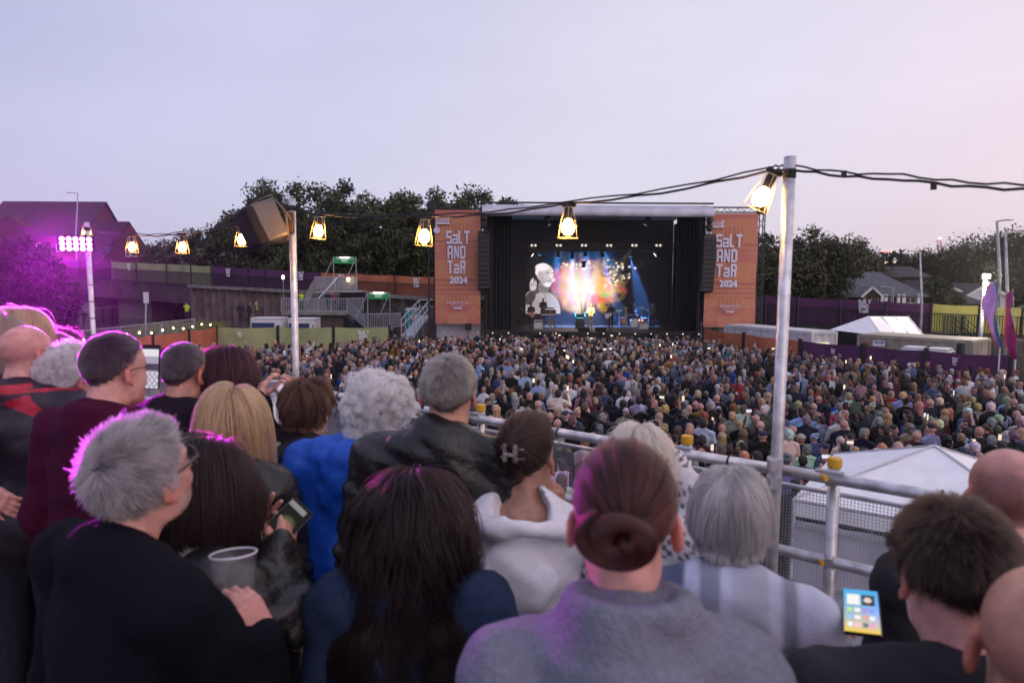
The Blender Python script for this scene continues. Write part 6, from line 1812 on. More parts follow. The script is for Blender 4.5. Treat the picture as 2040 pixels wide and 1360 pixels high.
for k, (px, Y, col, lab) in enumerate(((318, 25, (.03, .03, .05), 'person in dark jacket with hand at mouth by the orange fence'), (392, 33, (.3, .36, .45), 'person in pale blue sitting before the orange fence'), (405, 33.5, (.05, .07, .16), 'person in navy raising an arm before the orange fence'))):
    p = P(px, 690, Y); figure(lab, p.x, Y, 0, 90, col, DK, (.15, .14, .14), 'phone' if k != 1 else 'front')

# ================================================================== THE VIEWING DECK, ITS RAIL AND LAMPS
M_DECK = mat('deck boards', (.07, .06, .06), .8, var=.25, scale=3, bump=.3, bscale=30)
deck = thing('viewing_deck', 'raised dark plank viewing deck under the nearest spectators', 'platform', (0, 0, 0))
del deck['category']; deck['kind'] = 'structure'; deck.name = 'deck_floor'
def rp(s, n=0.0, z=0.0):
    """point on the rail line: s metres along from pole A, n metres outwards"""
    q = POLE_A + RAILDIR * s + RAILN * n; return Vector((q.x, q.y, z))
for k in range(34):
    a = rp(-11, .1 - k * .2 - .1, DECK - .02); b = rp(5, .1 - k * .2 - .1, DECK - .02); MB().bar(a, b, .19, .04).build('plank', M_DECK, deck)
MB().bar(rp(-11, .16, DECK - .15), rp(5, .16, DECK - .15), .05, .25).build('fascia', M_GALVD, deck)
for s in range(-10, 6, 3):
    MB().tube([rp(s, .05, 0), rp(s, .05, DECK - .1)], .05, 8).build('support_leg', M_GALVD, deck)

RZ = CAM_Z - .735
rail = thing('scaffold_railing', 'scaffold tube guard rail with wire mesh along the edge of the deck', 'railing', rp(0, 0, DECK))
def rtube(name, s0, s1, z, r=.0225, m=M_GALV, n=.0):
    K = max(2, int(abs(s1 - s0) / .5)); return MB().tube([rp(s0 + (s1 - s0) * k / K, n, z) for k in range(K + 1)], r, 16).build(name, m, rail, smooth=True)
rtube('top_rail', -9.5, -.02, RZ); rtube('top_rail', .0, 4.0, RZ + .001, .0225)
rtube('mid_rail', -9.5, 4, RZ - .34, .021, n=.05); rtube('low_rail', -9.5, 4, RZ - .72, .021, n=.05)
rtube('mesh_edge', -9.5, 4, RZ - .075, .009, n=.075)
for s in (.19, -.41, -1.6, -2.62, -3.57, -4.75, -5.9, -7.1, 1.4, 2.6):
    MB().tube([rp(s, .055, DECK), rp(s, .055, RZ + .035)], .022, 12).build('post', M_GALV, rail, smooth=True)
    MB().lathe([(.0255, 0), (.0265, .010), (.0265, .030), (.0245, .036), (.01, .038)], 16, c=rp(s, .055, RZ + .033)).build('yellow_cap', M_YELLOW, rail)
    c = rp(s, .03, RZ); M3 = frame_at((0, 0, 0), RAILDIR).to_3x3()
    cl = MB().box(c, (.06, .085, .062), M3, bev=.012); cl.tube([rp(s - .05, -.02, RZ + .03), rp(s + .05, -.02, RZ + .03)], .008, 8)
    o = cl.build('coupler', M_GALVD, rail, smooth=False)
    MB().lathe([(.009, -.018), (.011, 0), (.010, .018)], 10, Matrix.Rotation(R(90), 3, 'X'), rp(s - .012, -.045, RZ + .012)).build('bolt_cap', M_YELLOW, o)
    c = rp(s, .06, RZ - .34); MB().box(c, (.055, .07, .055), M3, bev=.012).build('coupler', M_GALVD, rail)
    MB().lathe([(.008, -.015), (.010, .015)], 10, Matrix.Rotation(R(90), 3, 'X'), rp(s - .02, -.0, RZ - .33)).build('bolt_cap', M_YELLOW, rail)
for s in (-.2, .55, -.75, -1.05, -1.9, -2.3, -3.2, -3.9, .95, -2.75):
    MB().lathe([(.0262, -.004), (.0275, 0), (.0262, .004)], 16, frame_at((0, 0, 0), (0, 0, 1), RAILDIR).to_3x3(), rp(s, 0, RZ)).build('cable_tie', M_BLACKBOX, rail)
    MB().tube([rp(s, -.02, RZ - .02), rp(s + .015, .0, RZ - .06), rp(s + .01, .05, RZ - .1)], .002, 5).build('tie_tail', M_BLACKBOX, rail)
M_MESHW = mat('mesh wire', (.40, .395, .42), .6, metal=.2, var=.05)
for s0 in np.arange(-9.4, 3.9, 1.2):
    mb = MB(); s1 = s0 + 1.19; pitch = .0125
    for k in range(int(1.19 / pitch)): s = s0 + k * pitch; mb.bar(rp(s, .078, RZ - 1.1), rp(s, .078, RZ - .07), .0016)
    for k in range(int(1.03 / pitch)): z = RZ - 1.1 + k * pitch; mb.bar(rp(s0, .079, z), rp(s1, .079, z), .0016)
    o = mb.build('wire_mesh_panel', M_MESHW, rail); o['kind'] = 'stuff'

# lamp poles
POLETOP = CAM_Z + .49
def lamp_pole(label, base, top, r=.0222, lean=(0, 0)):
    root = thing('lamp_pole', label, 'pole', (base.x, base.y, DECK), 'scaffold lamp poles along the rail')
    q = base - RAILN * .055
    MB().tube([(q.x, q.y, DECK), (q.x + lean[0] * .5, q.y, (DECK + top) / 2), (q.x + lean[0], q.y, top)], r, 18).build('tube', M_GALV, root, smooth=True)
    MB().lathe([(r * .86, .001), (r * .9, -.002)], 14, c=(q.x + lean[0], q.y, top)).build('open_end', M_DARKSTEEL, root)
    for dz in (-.015, .02):
        cl = MB().lathe([(r * 1.0, -.025), (r * 1.35, -.02), (r * 1.35, .02), (r * 1.0, .025)], 14, c=(q.x, q.y, RZ + dz * 2)); cl.box((q.x - .02, q.y - .03, RZ + dz * 2), (.03, .04, .04))
        cl.build('clamp', M_GALVD, root)
    for k in range(4):
        MB().lathe([(r * 1.02, -.006), (r * 1.12, 0), (r * 1.02, .006)], 12, c=(q.x + lean[0] * .97, q.y, top - .075 + k * .008)).build('cable_wrap', M_BLACKBOX, root)
    return Vector((q.x + lean[0], q.y, top))
tA = lamp_pole('tall galvanised lamp pole at the right of the rail', POLE_A, CAM_Z + .47, lean=(.012, 0))
tB = lamp_pole('galvanised lamp pole carrying the loudspeaker', POLE_B, CAM_Z + .535)
tC = lamp_pole('galvanised lamp pole carrying the magenta lamp panel', POLE_C, CAM_Z + .54, lean=(-.03, 0))
qC = POLE_C - RAILN * .055
rC = [o for o in COL.objects if o.get('label', '').endswith('magenta lamp panel')][0]
for k in range(6): MB().lathe([(.026, -.004), (.028, 0), (.026, .004)], 12, c=(qC.x - .015, qC.y, 4.9 - k * .16)).build('cable_tie', M_BLACKBOX, rC)
# caged lamps: build one, then copy
M_BULB = emit('bulb glow', (1.0, .46, .10), 120)
M_CAGE = mat('brassy cage wire', (.7, .55, .38), .45, metal=.4)
def cage_lamp(label, top, tilt=(0, 0)):
    root = thing('caged_lamp', label, 'lamp', top, 'caged festoon lamps on the cable')
    M3 = Matrix.Rotation(tilt[0], 3, 'X') @ Matrix.Rotation(tilt[1], 3, 'Y'); T = Vector(top)
    W = lambda v: T + M3 @ Vector(v)
    mb = MB().lathe([(.011, .006), (.018, 0), (.019, -.03), (.016, -.058)], 14, M3, T); mb.box(W((0, 0, .006)), (.07, .022, .018), M3, bev=.005)
    mb.build('socket', M_BLACKBOX, root, smooth=False)
    MB().lathe([(.012, -.058), (.018, -.066), (.027, -.085), (.030, -.1), (.027, -.116), (.017, -.128), (.004, -.132)], 18, M3, T).build('bulb', M_BULB, root, smooth=True)
    mb = MB()
    for rr, z in ((.026, -.006), (.042, -.088), (.050, -.145)):
        mb.tube([W((rr * math.cos(a), rr * math.sin(a), z)) for a in np.linspace(0, 2 * math.pi, 25)], .0013, 5, cap=False)
    for k in range(6):
        a = k * math.pi / 3 + .4; c_, s_ = math.cos(a), math.sin(a); mb.tube([W((.024 * c_, .024 * s_, -.004)), W((.042 * c_, .042 * s_, -.088)), W((.050 * c_, .050 * s_, -.145))], .0012, 5)
    for k in range(3): a = k * math.pi / 3; mb.tube([W((.05 * math.cos(a), .05 * math.sin(a), -.145)), W((-.05 * math.cos(a), -.05 * math.sin(a), -.145))], .0011, 5)
    mb.build('cage', M_CAGE, root)
def on_line(px, py, a, b):
    p = plan(px, (a.x, a.y), (b.x, b.y)); return P(px, py, p.y)
LAMPS = [(172, 446, tC, tB, 'caged lamp at the top of the magenta lamp pole', (.3, .2)), (262, 470, tC, tB, 'caged lamp over the brick gable house', (0, 0)), (363, 468, tC, tB, 'caged lamp against the low dark tree', (0, .03)), (481, 450, tC, tB, 'caged lamp partly behind the loudspeaker', (0, 0)),
         (637, 430, tB, tA, 'caged lamp just right of the loudspeaker pole', (.05, .12)), (847, 436, tB, tA, 'caged lamp beside the left orange banner', (0, .06)), (1133, 411, tB, tA, 'caged lamp hanging in front of the stage roof', (0, .02)), (1541, 345, tB, tA, 'largest caged lamp, tilted against the tall right pole', (.25, .38))]
hang = []
for px, py, a, b, lab, tl in LAMPS:
    q = on_line(px, py, a, b); cage_lamp(lab, q, tl); hang.append(q)
# cables
cab = thing('lamp_cable', 'twin black festoon cable strung between the lamp poles', 'cable', tB)
def strand(pts, dz, r, seed):
    out = []; rr = random.Random(seed)
    for i in range(len(pts) - 1):
        for k in range(8):
            t = k / 8; q = lerp(pts[i], pts[i + 1], t); sag = .02 * (pts[i + 1] - pts[i]).length * math.sin(math.pi * t)
            out.append(q + Vector((0, 0, dz - sag + .004 * math.sin(k * 2.1 + seed + i))))
    out.append(Vector(pts[-1]) + Vector((0, 0, dz))); return out
d_end = on_line(2075, 378, tA, Vector((POLE_D.x, POLE_D.y, 0)))
d_far = d_end + RAILDIR * 1.6 + Vector((0, 0, .0))
path = [tC - Vector((0, 0, .06))] + [h + Vector((0, 0, .012)) for h in hang[1:4]] + [tB - Vector((0, 0, .07))] + [h + Vector((0, 0, .012)) for h in hang[4:8]] + [tA - Vector((0, 0, .045))] + [lerp(tA - Vector((0, 0, .06)), d_end, .5) + Vector((0, 0, .004)), d_end, d_far]
MB().tube(strand(path, .0, .005, 1), .0048, 6).build('cable', M_BLACKBOX, cab, smooth=True)
MB().tube(strand(path, .014, .004, 4), .0036, 6).build('catenary_wire', M_BLACKBOX, cab, smooth=True)
for t in (.25, .62):
    c = lerp(tA, d_end, t) + Vector((0, 0, -.035)); MB().box(c, (.014, .014, .022)).build('clip', M_BLACKBOX, cab)
# loudspeaker on pole B
sp = thing('loudspeaker', 'black tilted loudspeaker bracketed to the lamp pole', 'speaker', tB - Vector((.2, 0, .2)))
cS = P(523, 447, tB.y - .12)
M3 = Matrix.Rotation(R(-17), 3, 'Y') @ Matrix.Rotation(R(-46), 3, 'Z') @ Matrix.Rotation(R(8), 3, 'X')
M_SPK = mat('satin black speaker shell', (.10, .084, .078), .36, var=.05, spec=.6)
v = Vol(np.arange(-.2, .2, .01), np.arange(-.2, .2, .01), np.arange(-.24, .24, .01))
v.rbox((0, .02, 0), (.085, .075, .125), r=.03, k=0); v.ell((0, .0, 0), (.118, .13, .165), k=.02)
V, F = v.mesh(); V = (V * .84) @ np.array(M3).T + np.array(cS)
body = np_mesh('shell', V, F, [M_SPK], sp)
g_ = MB(); vg = Vol(np.arange(-.2, .2, .012), np.arange(-.24, -.02, .008), np.arange(-.24, .24, .012)); vg.rbox((0, -.09, 0), (.083, .028, .12), r=.03, k=0); Vg, Fg = vg.mesh()
np_mesh('grille', (Vg * .84) @ np.array(M3).T + np.array(cS), Fg, [mat('speaker grille', (.012, .01, .012), .7, bump=.6, bscale=400)], sp)
W = lambda q: cS + M3 @ (Vector(q) * .84)
MB().tube([W((.0, .0, .17)), W((.03, .15, .185)), W((.13, .15, .02)), W((.03, .13, -.17)), W((0, .0, -.165))], .009, 8).build('bracket', M_SPK, sp, smooth=True)
MB().tube([W((.13, .15, .02)), tB - Vector((0, 0, .17))], .012, 8).build('bracket_arm', M_SPK, sp)
MB().box(tB - Vector((.01, .01, .16)), (.055, .055, .14), bev=.008).build('pole_clamp', mat('bronze clamp', (.2, .12, .07), .5, metal=.5), sp)

# magenta LED panel
mp = thing('magenta_lamp_panel', 'bright magenta panel of fifteen round lamps on the left pole', 'stage light', tC - Vector((0, 0, .15)))
cM = P(152, 485, tC.y - .12); aim = (Vector((-2.0, 1.8, 4.35)) - cM).normalized()
Mq = aim.to_track_quat('-Z', 'Y').to_matrix()
# the panel faces the deck
MB().box(cM, (.30, .15, .05), Mq, bev=.01).build('housing', M_BLACKBOX, mp)
M_MAG = emit('magenta lamp lens', (1.0, .10, .95), 40)
for i in range(5):
    for j in range(3):
        q = cM + Mq @ Vector(((i - 2) * .054, (j - 1) * .044, -.028)); MB().lathe([(.001, -.002), (.021, -.002), (.021, .0)], 14, Mq, q).build('lamp_lens', M_MAG, mp)
MB().tube([cM, tC - Vector((0, 0, .1))], .012, 8).build('bracket', M_DARKSTEEL, mp)
ml = bpy.data.lights.new('magenta_beam', 'AREA'); ml.shape = 'RECTANGLE'; ml.size = .28; ml.size_y = .13; ml.energy = 82; ml.color = (.9, .02, 1.0); ml.spread = R(31)
mo = bpy.data.objects.new('magenta_beam', ml); COL.objects.link(mo); mo.matrix_basis = Matrix.Translation(cM + aim * .045) @ Mq.to_4x4()
mo.parent = mp; mo.matrix_parent_inverse = mp.matrix_basis.inverted()

# ---------------------------------------------------------------- white gazebo below the deck
gz = thing('white_gazebo', 'white pop-up gazebo just below the rail at the right', 'gazebo', (4.8, 8.3, 0))
u = Vector((.82, -.57, 0)).normalized(); n = Vector((.57, .82, 0)).normalized(); L0 = Vector((3.82, 9.0, 0))
cor = [L0, L0 + u * 3, L0 + u * 3 + n * 3, L0 + n * 3]; ze = 2.05; pk = Vector((*(L0 + u * 1.5 + n * 1.5).xy, 2.70))
for i in range(4):
    a, b = cor[i].copy(), cor[(i + 1) % 4].copy(); a.z = b.z = ze; mb = MB(); K = 12
    for k in range(K + 1):
        for j in range(K + 1):
            t = j / K; e_ = lerp(a, b, k / K); q = lerp(e_, pk, t); q.z -= .025 * math.sin(math.pi * t) * (1 - abs(2 * k / K - 1) * .9) ; q += Vector((0, 0, .006 * math.sin(k * 3 + j * 2.3)))
            mb.v.append(tuple(q))
    for k in range(K):
        for j in range(K): n0 = k * (K + 1) + j; mb.f.append((n0, n0 + K + 1, n0 + K + 2, n0 + 1))
    mb.build('roof_panel', M_WHITEPVC, gz, smooth=True)
    out = (lerp(a, b, .5) - Vector((pk.x, pk.y, ze))).normalized()
    mb = MB(); 
    for k in range(13):
        q = lerp(a, b, k / 12) + out * .012; w_ = .012 * math.sin(k * 2.2); mb.v += [(q.x + out.x * w_, q.y + out.y * w_, ze - .22), (q.x, q.y, ze + .005)]
    for k in range(12): mb.f.append((2 * k, 2 * k + 2, 2 * k + 3, 2 * k + 1))
    mb.build('valance', M_WHITEPVC, gz, smooth=True)
    MB().bar(a + Vector((0, 0, -.02)), b + Vector((0, 0, -.02)), .03).build('eave_bar', M_GALV, gz)
    MB().bar((a.x, a.y, 0), (a.x, a.y, ze), .045).build('leg', M_GALV, gz)
    MB().bar(a, pk - Vector((0, 0, .03)), .03).build('hip_bar', M_GALV, gz)
    MB().bar(a + Vector((0, 0, .012)), pk + Vector((0, 0, .012)), .035, .012).build('hip_seam', M_RENDER, gz)
a, b = cor[0], cor[1]
mb = MB(); K = 40
for k in range(K + 1):
    q = lerp(a, b, k / K) + u * 0 - n * (.0 + .02 * math.sin(k * .9)); mb.v += [(q.x, q.y, .02), (q.x, q.y, ze - .28)]
for k in range(K): mb.f.append((2 * k, 2 * k + 2, 2 * k + 3, 2 * k + 1))
mb.build('side_wall', mat('pale grey tent wall', (.5, .5, .55), .6, var=.08, scale=2), gz, smooth=True)
MB().bar(lerp(a, b, .02) - n * .06 + Vector((0, 0, ze - .32)), lerp(a, b, .98) - n * .06 + Vector((0, 0, ze - .32)), .035).build('truss_bar', M_GALV, gz)
MB().bar(lerp(a, b, .02) - n * .06 + Vector((0, 0, .95)), lerp(a, b, .98) - n * .06 + Vector((0, 0, .95)), .035).build('half_wall_bar', M_GALV, gz)

# ================================================================== SPECTATORS ON THE DECK
def hair_mat(name, c0, c1, root=.45, rough=.3):
    m = bpy.data.materials.new(name); m.use_nodes = True; nt = m.node_tree; N = nt.nodes; L = nt.links; N.clear()
    out = N.new('ShaderNodeOutputMaterial'); b = N.new('ShaderNodeBsdfHairPrincipled'); b.parametrization = 'COLOR'
    hi = N.new('ShaderNodeHairInfo'); mx = N.new('ShaderNodeMix'); mx.data_type = 'RGBA'
    f0 = .5 + .5 * min(1, max(c1) / .6)
    mx.inputs[6].default_value = (*[q * f0 for q in c0], 1); mx.inputs[7].default_value = (*[q * f0 for q in c1], 1); at = N.new('ShaderNodeAttribute'); at.attribute_name = 'tone'; L.new(at.outputs['Fac'], mx.inputs[0])
    mr = N.new('ShaderNodeMapRange'); mr.inputs[3].default_value = root; mr.inputs[4].default_value = 1.0; mr.inputs[2].default_value = .35
    L.new(hi.outputs['Intercept'], mr.inputs[0])
    ml_ = N.new('ShaderNodeMix'); ml_.data_type = 'RGBA'; ml_.blend_type = 'MULTIPLY'; ml_.inputs[0].default_value = 1
    L.new(mx.outputs[2], ml_.inputs[6]); L.new(mr.outputs[0], ml_.inputs[7]); L.new(ml_.outputs[2], b.inputs['Color'])
    b.inputs['Roughness'].default_value = rough; b.inputs['Radial Roughness'].default_value = .45
    pd = N.new('ShaderNodeBsdfPrincipled'); pd.inputs['Roughness'].default_value = .5; pd.inputs['Specular IOR Level'].default_value = .35; L.new(ml_.outputs[2], pd.inputs['Base Color'])
    ms = N.new('ShaderNodeMixShader'); ms.inputs[0].default_value = .5; L.new(b.outputs[0], ms.inputs[1]); L.new(pd.outputs[0], ms.inputs[2]); L.new(ms.outputs[0], out.inputs[0])
    return m
def nrm(a):
    return a / (np.linalg.norm(a, axis=-1, keepdims=True) + 1e-9)
SK_C = np.array([0, -.006, .045]); SK_R = np.array([.0775, .0995, .0915])
HL_F = [-1, -.6, -.2, .1, .4, .7, 1.0]; HL_Z = [-.80, -.72, -.38, -.05, .30, .52, .60]
def hairline(n, recede=0.0):
    return n[:, 2] > np.interp(n[:, 1], HL_F, HL_Z) + recede * np.clip(n[:, 1] + .1, 0, 1)

def make_hair(parent, Mh, s, st, m, body_col, seed, name='hair'):
    """strands grown on the scalp; Mh head frame in world, s scale, st style dict, body_col = list of (centre, radii) world ellipsoids to rest on"""
    r = np.random.default_rng(seed); n = st.get('n', 6000)
    N = nrm(r.normal(size=(n * 4, 3))); N = N[hairline(N, st.get('recede', 0))]
    if 'mask' in st: N = N[st['mask'](N)]
    N = N[:n]; n = len(N)
    R3 = np.array(Mh.to_3x3()); T = np.array(Mh.translation)
    toW = lambda p: (p * s) @ R3.T + T
    toL = lambda p: ((p - T) @ R3) / s
    roots = SK_C + N * SK_R * (1.0 + 0 * N[:, :1])
    nl = nrm(N / SK_R)
    mode = st['mode']
    if mode == 'crop':
        wv = np.array(st.get('whorl', (0, -.55, .83))); t = N - wv * (N @ wv)[:, None] * .9
        t = t + np.array(st.get('bias', (0, 0, 0)))
    elif mode == 'up':
        B = np.array(st['target']); t = B - roots
    else:
        t = np.stack([N[:, 0] * .9 + np.sign(N[:, 0] - st.get('part', 0)) * st.get('split', .2) * np.clip(1.2 * (N[:, 1] + .6), 0, 1), -.25 - .2 * N[:, 1], -.55 - .3 * (1 - N[:, 2])], 1)
    t = nrm(t - nl * (t * nl).sum(1)[:, None])
    K = st.get('k', 9); Ln = r.uniform(*st['len'], n)
    if st.get('taper'): Ln = Ln * np.interp(N[:, 2], [-.8, .1, 1], [st['taper'], .62, 1])
    seg = (Ln / (K - 1))[:, None]
    lift = st.get('lift', .3); D = nrm(nl * lift + t * (1 - lift) + r.normal(0, st.get('noise', .08), (n, 3)))
    if st.get('tuft'):                                    # neighbouring strands share a direction
        gd = nrm(r.normal(size=(st['tuft'], 3))); own = np.argmax(N @ gd.T, 1); D = nrm(D + r.normal(0, st.get('tuftn', .25), (st['tuft'], 3))[own])
    fly = (r.random(n) < st.get('fly', .03))[:, None]; D = np.where(fly, nrm(D + r.normal(0, .35, (n, 3))), D)
    P_ = [roots]; eps = r.uniform(0, 1, n)[:, None] ** .8 * st.get('thick', .02) * np.where(fly, 1.9, 1.0); g = np.array([0, 0, -1.0]) @ R3
    grav = st.get('grav', .3)
    bc = [(np.array(c), np.array(q)) for c, q in body_col]
    p = roots
    for k in range(1, K):
        if mode == 'up':
            dd = B - p; D = nrm(D * .35 + nrm(dd))
            q = p + D * np.minimum(seg, np.linalg.norm(dd, axis=1)[:, None] * .5 + .002)
        else:
            D = nrm(D + g * grav * (1 if k > 1 else .4) + r.normal(0, st.get('jit', .03), (n, 3)) * np.where(fly, 4.0, 1.0))
            q = p + D * seg
        u = (q - SK_C) / SK_R; rad = np.linalg.norm(u, axis=1, keepdims=True); lim = 1.012 + eps * min(1, k / 3) / .09
        q = np.where(rad < lim, SK_C + u / rad * lim * SK_R, q)
        # neck
        if st.get('neck', True):
            xy = q[:, :2] - np.array([0, -.035]); dn = np.linalg.norm(xy, axis=1, keepdims=True); low = (q[:, 2:3] < -.03) & (dn < .066 + eps)
            q[:, :2] = np.where(low, np.array([0, -.035]) + xy / (dn + 1e-6) * (.066 + eps), q[:, :2])
        if bc:
            w = toW(q)
            for c, rr in bc:
                u = (w - c) / rr; rad = np.linalg.norm(u, axis=1, keepdims=True); w = np.where(rad < 1.03 + eps * 1.5, c + u / rad * (1.03 + eps * 1.5) * rr, w)
            q = toL(w)
        D = nrm(q - p); p = q; P_.append(q)
    A = np.stack(P_, 1)                                  # n, K, 3
    tt = np.linspace(0, 1, K)[None, :, None]
    if st.get('clump'):
        m_ = st['clump']; gi = r.choice(n, m_, replace=False); d2 = ((roots[:, None] - roots[gi][None]) ** 2).sum(2); own = gi[np.argmin(d2, 1)]
        A = A + (A[own] + (roots - roots[own])[:, None] * .55 - A) * st.get('cstr', .5) * tt ** 1.2
    else:
        gd2 = nrm(r.normal(size=(st.get('locks', 260), 3))); own = np.argmax(N @ gd2.T, 1) * 7
    if st.get('curl'):
        amp, fr = st['curl']; ph = r.uniform(0, 6.28, n)[own % n] + r.normal(0, .5, n); sgn = np.where(r.uniform(size=n)[own % n] > .5, 1, -1)
        frq = fr * r.uniform(.75, 1.25, n)[own % n]; tan = nrm(np.gradient(A, axis=1)); up = np.array([.3, .5, .8]); e1 = nrm(np.cross(tan, up)); e2 = np.cross(tan, e1)
        th = ph[:, None] + frq[:, None] * tt[0, :, 0][None] * (Ln / Ln.mean())[:, None] * sgn[:, None]
        A = A + (e1 * np.cos(th)[..., None] + e2 * np.sin(th)[..., None]) * amp * np.minimum(tt * 3, 1)
    if 'extra' in st: A = np.concatenate([A, st['extra'](r, K)], 0); n = len(A)
    Wd = ((A.reshape(-1, 3) * s) @ R3.T + T).astype(np.float32)
    cu = bpy.data.hair_curves.new(name); cu.add_curves([K] * n)
    cu.attributes['position'].data.foreach_set('vector', Wd.ravel())
    rad = np.tile(np.linspace(1, .35, K), n) * st.get('rad', .0006) * s
    ra = cu.attributes.get('radius') or cu.attributes.new('radius', 'FLOAT', 'POINT'); ra.data.foreach_set('value', rad.astype(np.float32))
    lk = r.uniform(0, 1, 4000)[own % 4000] if len(own) == n else np.concatenate([r.uniform(0, 1, 4000)[own % 4000], r.uniform(0, 1, n - len(own))])
    ta = cu.attributes.new('tone', 'FLOAT', 'CURVE'); ta.data.foreach_set('value', np.clip(.6 * lk + .4 * r.uniform(0, 1, n), 0, 1).astype(np.float32))
    cu.materials.append(m)
    return link(bpy.data.objects.new(name, cu), parent)

def head_sdf(vol, M, s, male=True, jowl=0):
    R3 = M.to_3x3(); T = M.translation
    W = lambda v: tuple(T + R3 @ (Vector(v) * s))
    E = lambda c, r_, k=.012, sub=False, rot=None: vol.ell(W(c), tuple(q * s for q in r_), R3 if rot is None else R3 @ rot, k * s, sub)
    C = lambda a, b, ra, rb, k=.012, sub=False: vol.cap(W(a), W(b), ra * s, rb * s, k * s, sub)
    E((0, -.010, .048), (.0755, .0965, .0855)); E((0, .022, .035), (.067, .075, .074), .02); E((0, .036, -.03), (.057, .06, .085), .025)
    E((0, .042, -.075), (.047, .05, .04), .025); E((0, .076, -.098), (.022, .019, .018), .016)
    for q in (-1, 1):
        E((q * .040, .058, -.022), (.024, .028, .028), .02); E((q * .05, .012, -.065), (.012, .035, .03), .02)
        E((q * .031, .083, .014), (.014, .012, .011), .004)
        C((q * .012, .099, .034), (q * .042, .084, .034), .009, .008, .014)
        Mr = Matrix.Rotation(q * .35, 3, 'Z') @ Matrix.Rotation(-.18, 3, 'X')
        E((q * .083, -.012, -.003), (.008, .021, .034), .006, False, Mr); E((q * .0865, -.002, -.03), (.006, .009, .011), .006)
        E((q * .092, -.004, .0), (.008, .010, .018), .004, True)
    C((0, .094, .018), (0, .117, -.026), .008, .0125, .012); E((0, .105, -.033), (.016, .012, .008), .008)
    E((0, .094, -.056), (.024, .01, .006), .006); E((0, .092, -.068), (.021, .01, .007), .006); C((-.02, .105, -.062), (.02, .105, -.062), .0022, .0022, .003, True)

def hand_mesh(M, side=1, curl=(.5, .5, .5, .5), thumb=.4, spread=.12, s=1.0):
    """hand in its own frame: wrist at 0, fingers along +y, back of the hand +z, thumb on the side*(-x)"""
    v = Vol(np.arange(-.075, .08, .0034), np.arange(-.06, .215, .0034), np.arange(-.115, .05, .0034))
    v.cap((0, -.05, 0), (0, .005, 0), .024, .023, .01, flat=((0, 0, 1), 1.25)); v.rbox((0, .045, 0), (.026, .036, .004), r=.010, k=.012); v.ell((side * -.022, .028, -.008), (.016, .028, .014), k=.012)
    xs_ = (-.027, -.009, .009, .026); Ls = (.072, .08, .074, .058); ys_ = (.083, .088, .085, .077); rs_ = (.0088, .0090, .0086, .0076)
    for i in range(4):
        x0 = xs_[i] * side; a = spread * (i - 1.5) * side; p = np.array([x0, ys_[i] - .008, 0.0]); ang = 0.0
        for j, fr in enumerate((.46, .31, .23)):
            ang -= curl[i] * (.75 if j == 0 else 1.05); d = np.array([math.sin(a) * math.cos(ang), math.cos(a) * math.cos(ang), math.sin(ang)])
            q = p + d * Ls[i] * fr; v.cap(tuple(p), tuple(q), rs_[i] * (1 - .07 * j), rs_[i] * (1 - .07 * (j + 1)), .005 if j else .009); p = q
    p = np.array([side * -.026, .02, -.006]); d = np.array([side * -.75, .6, -.25 - thumb * .5]); d /= np.linalg.norm(d)
    for j, L in enumerate((.04, .034, .026)):
        q = p + d * L; v.cap(tuple(p), tuple(q), (.013, .0105, .0095)[j], (.0105, .0095, .0085)[j], .008); p = q
        d = d + np.array([side * .45 * thumb, .35, -.25 * thumb]); d /= np.linalg.norm(d)
    V, F = v.mesh(); V = V * s
    return V @ np.array(M.to_3x3()).T + np.array(M.translation), F
def hand_frame(wrist, fwd, back):
    y = Vector(fwd).normalized(); z = Vector(back); z = (z - y * z.dot(y)).normalized(); x = y.cross(z)
    M = Matrix((x, y, z)).transposed().to_4x4(); M.translation = Vector(wrist); return M

FAB = {}
def fabric(kind):
    if kind not in FAB:
        FAB[kind] = {'knit': mat('knit cloth', src='attr', rough=.95, spec=.15, var=.10, scale=60, bump=.35, bscale=260),
                     'wool': mat('wool cloth', src='attr', rough=1.0, spec=.1, var=.08, scale=90, bump=.5, bscale=170),
                     'nylon': mat('nylon shell', src='attr', rough=.5, var=.05, scale=10, bump=.18, bscale=22),
                     'leather': mat('leather', src='attr', rough=.38, var=.1, scale=14, bump=.22, bscale=60),
                     'denim': mat('denim', src='attr', rough=.9, spec=.15, var=.1, scale=60, bump=.4, bscale=300),
                     'cotton': mat('cotton jersey', src='attr', rough=.9, spec=.15, var=.04, scale=20, bump=.15, bscale=120)}[kind]
    return FAB[kind]
M_PHONE = mat('phone case', (.012, .012, .014), .35, coat=.3)
SKIN_T = {'light': (.60, .33, .26), 'tan': (.53, .27, .19), 'pink': (.62, .31, .26), 'dark': (.44, .23, .16)}

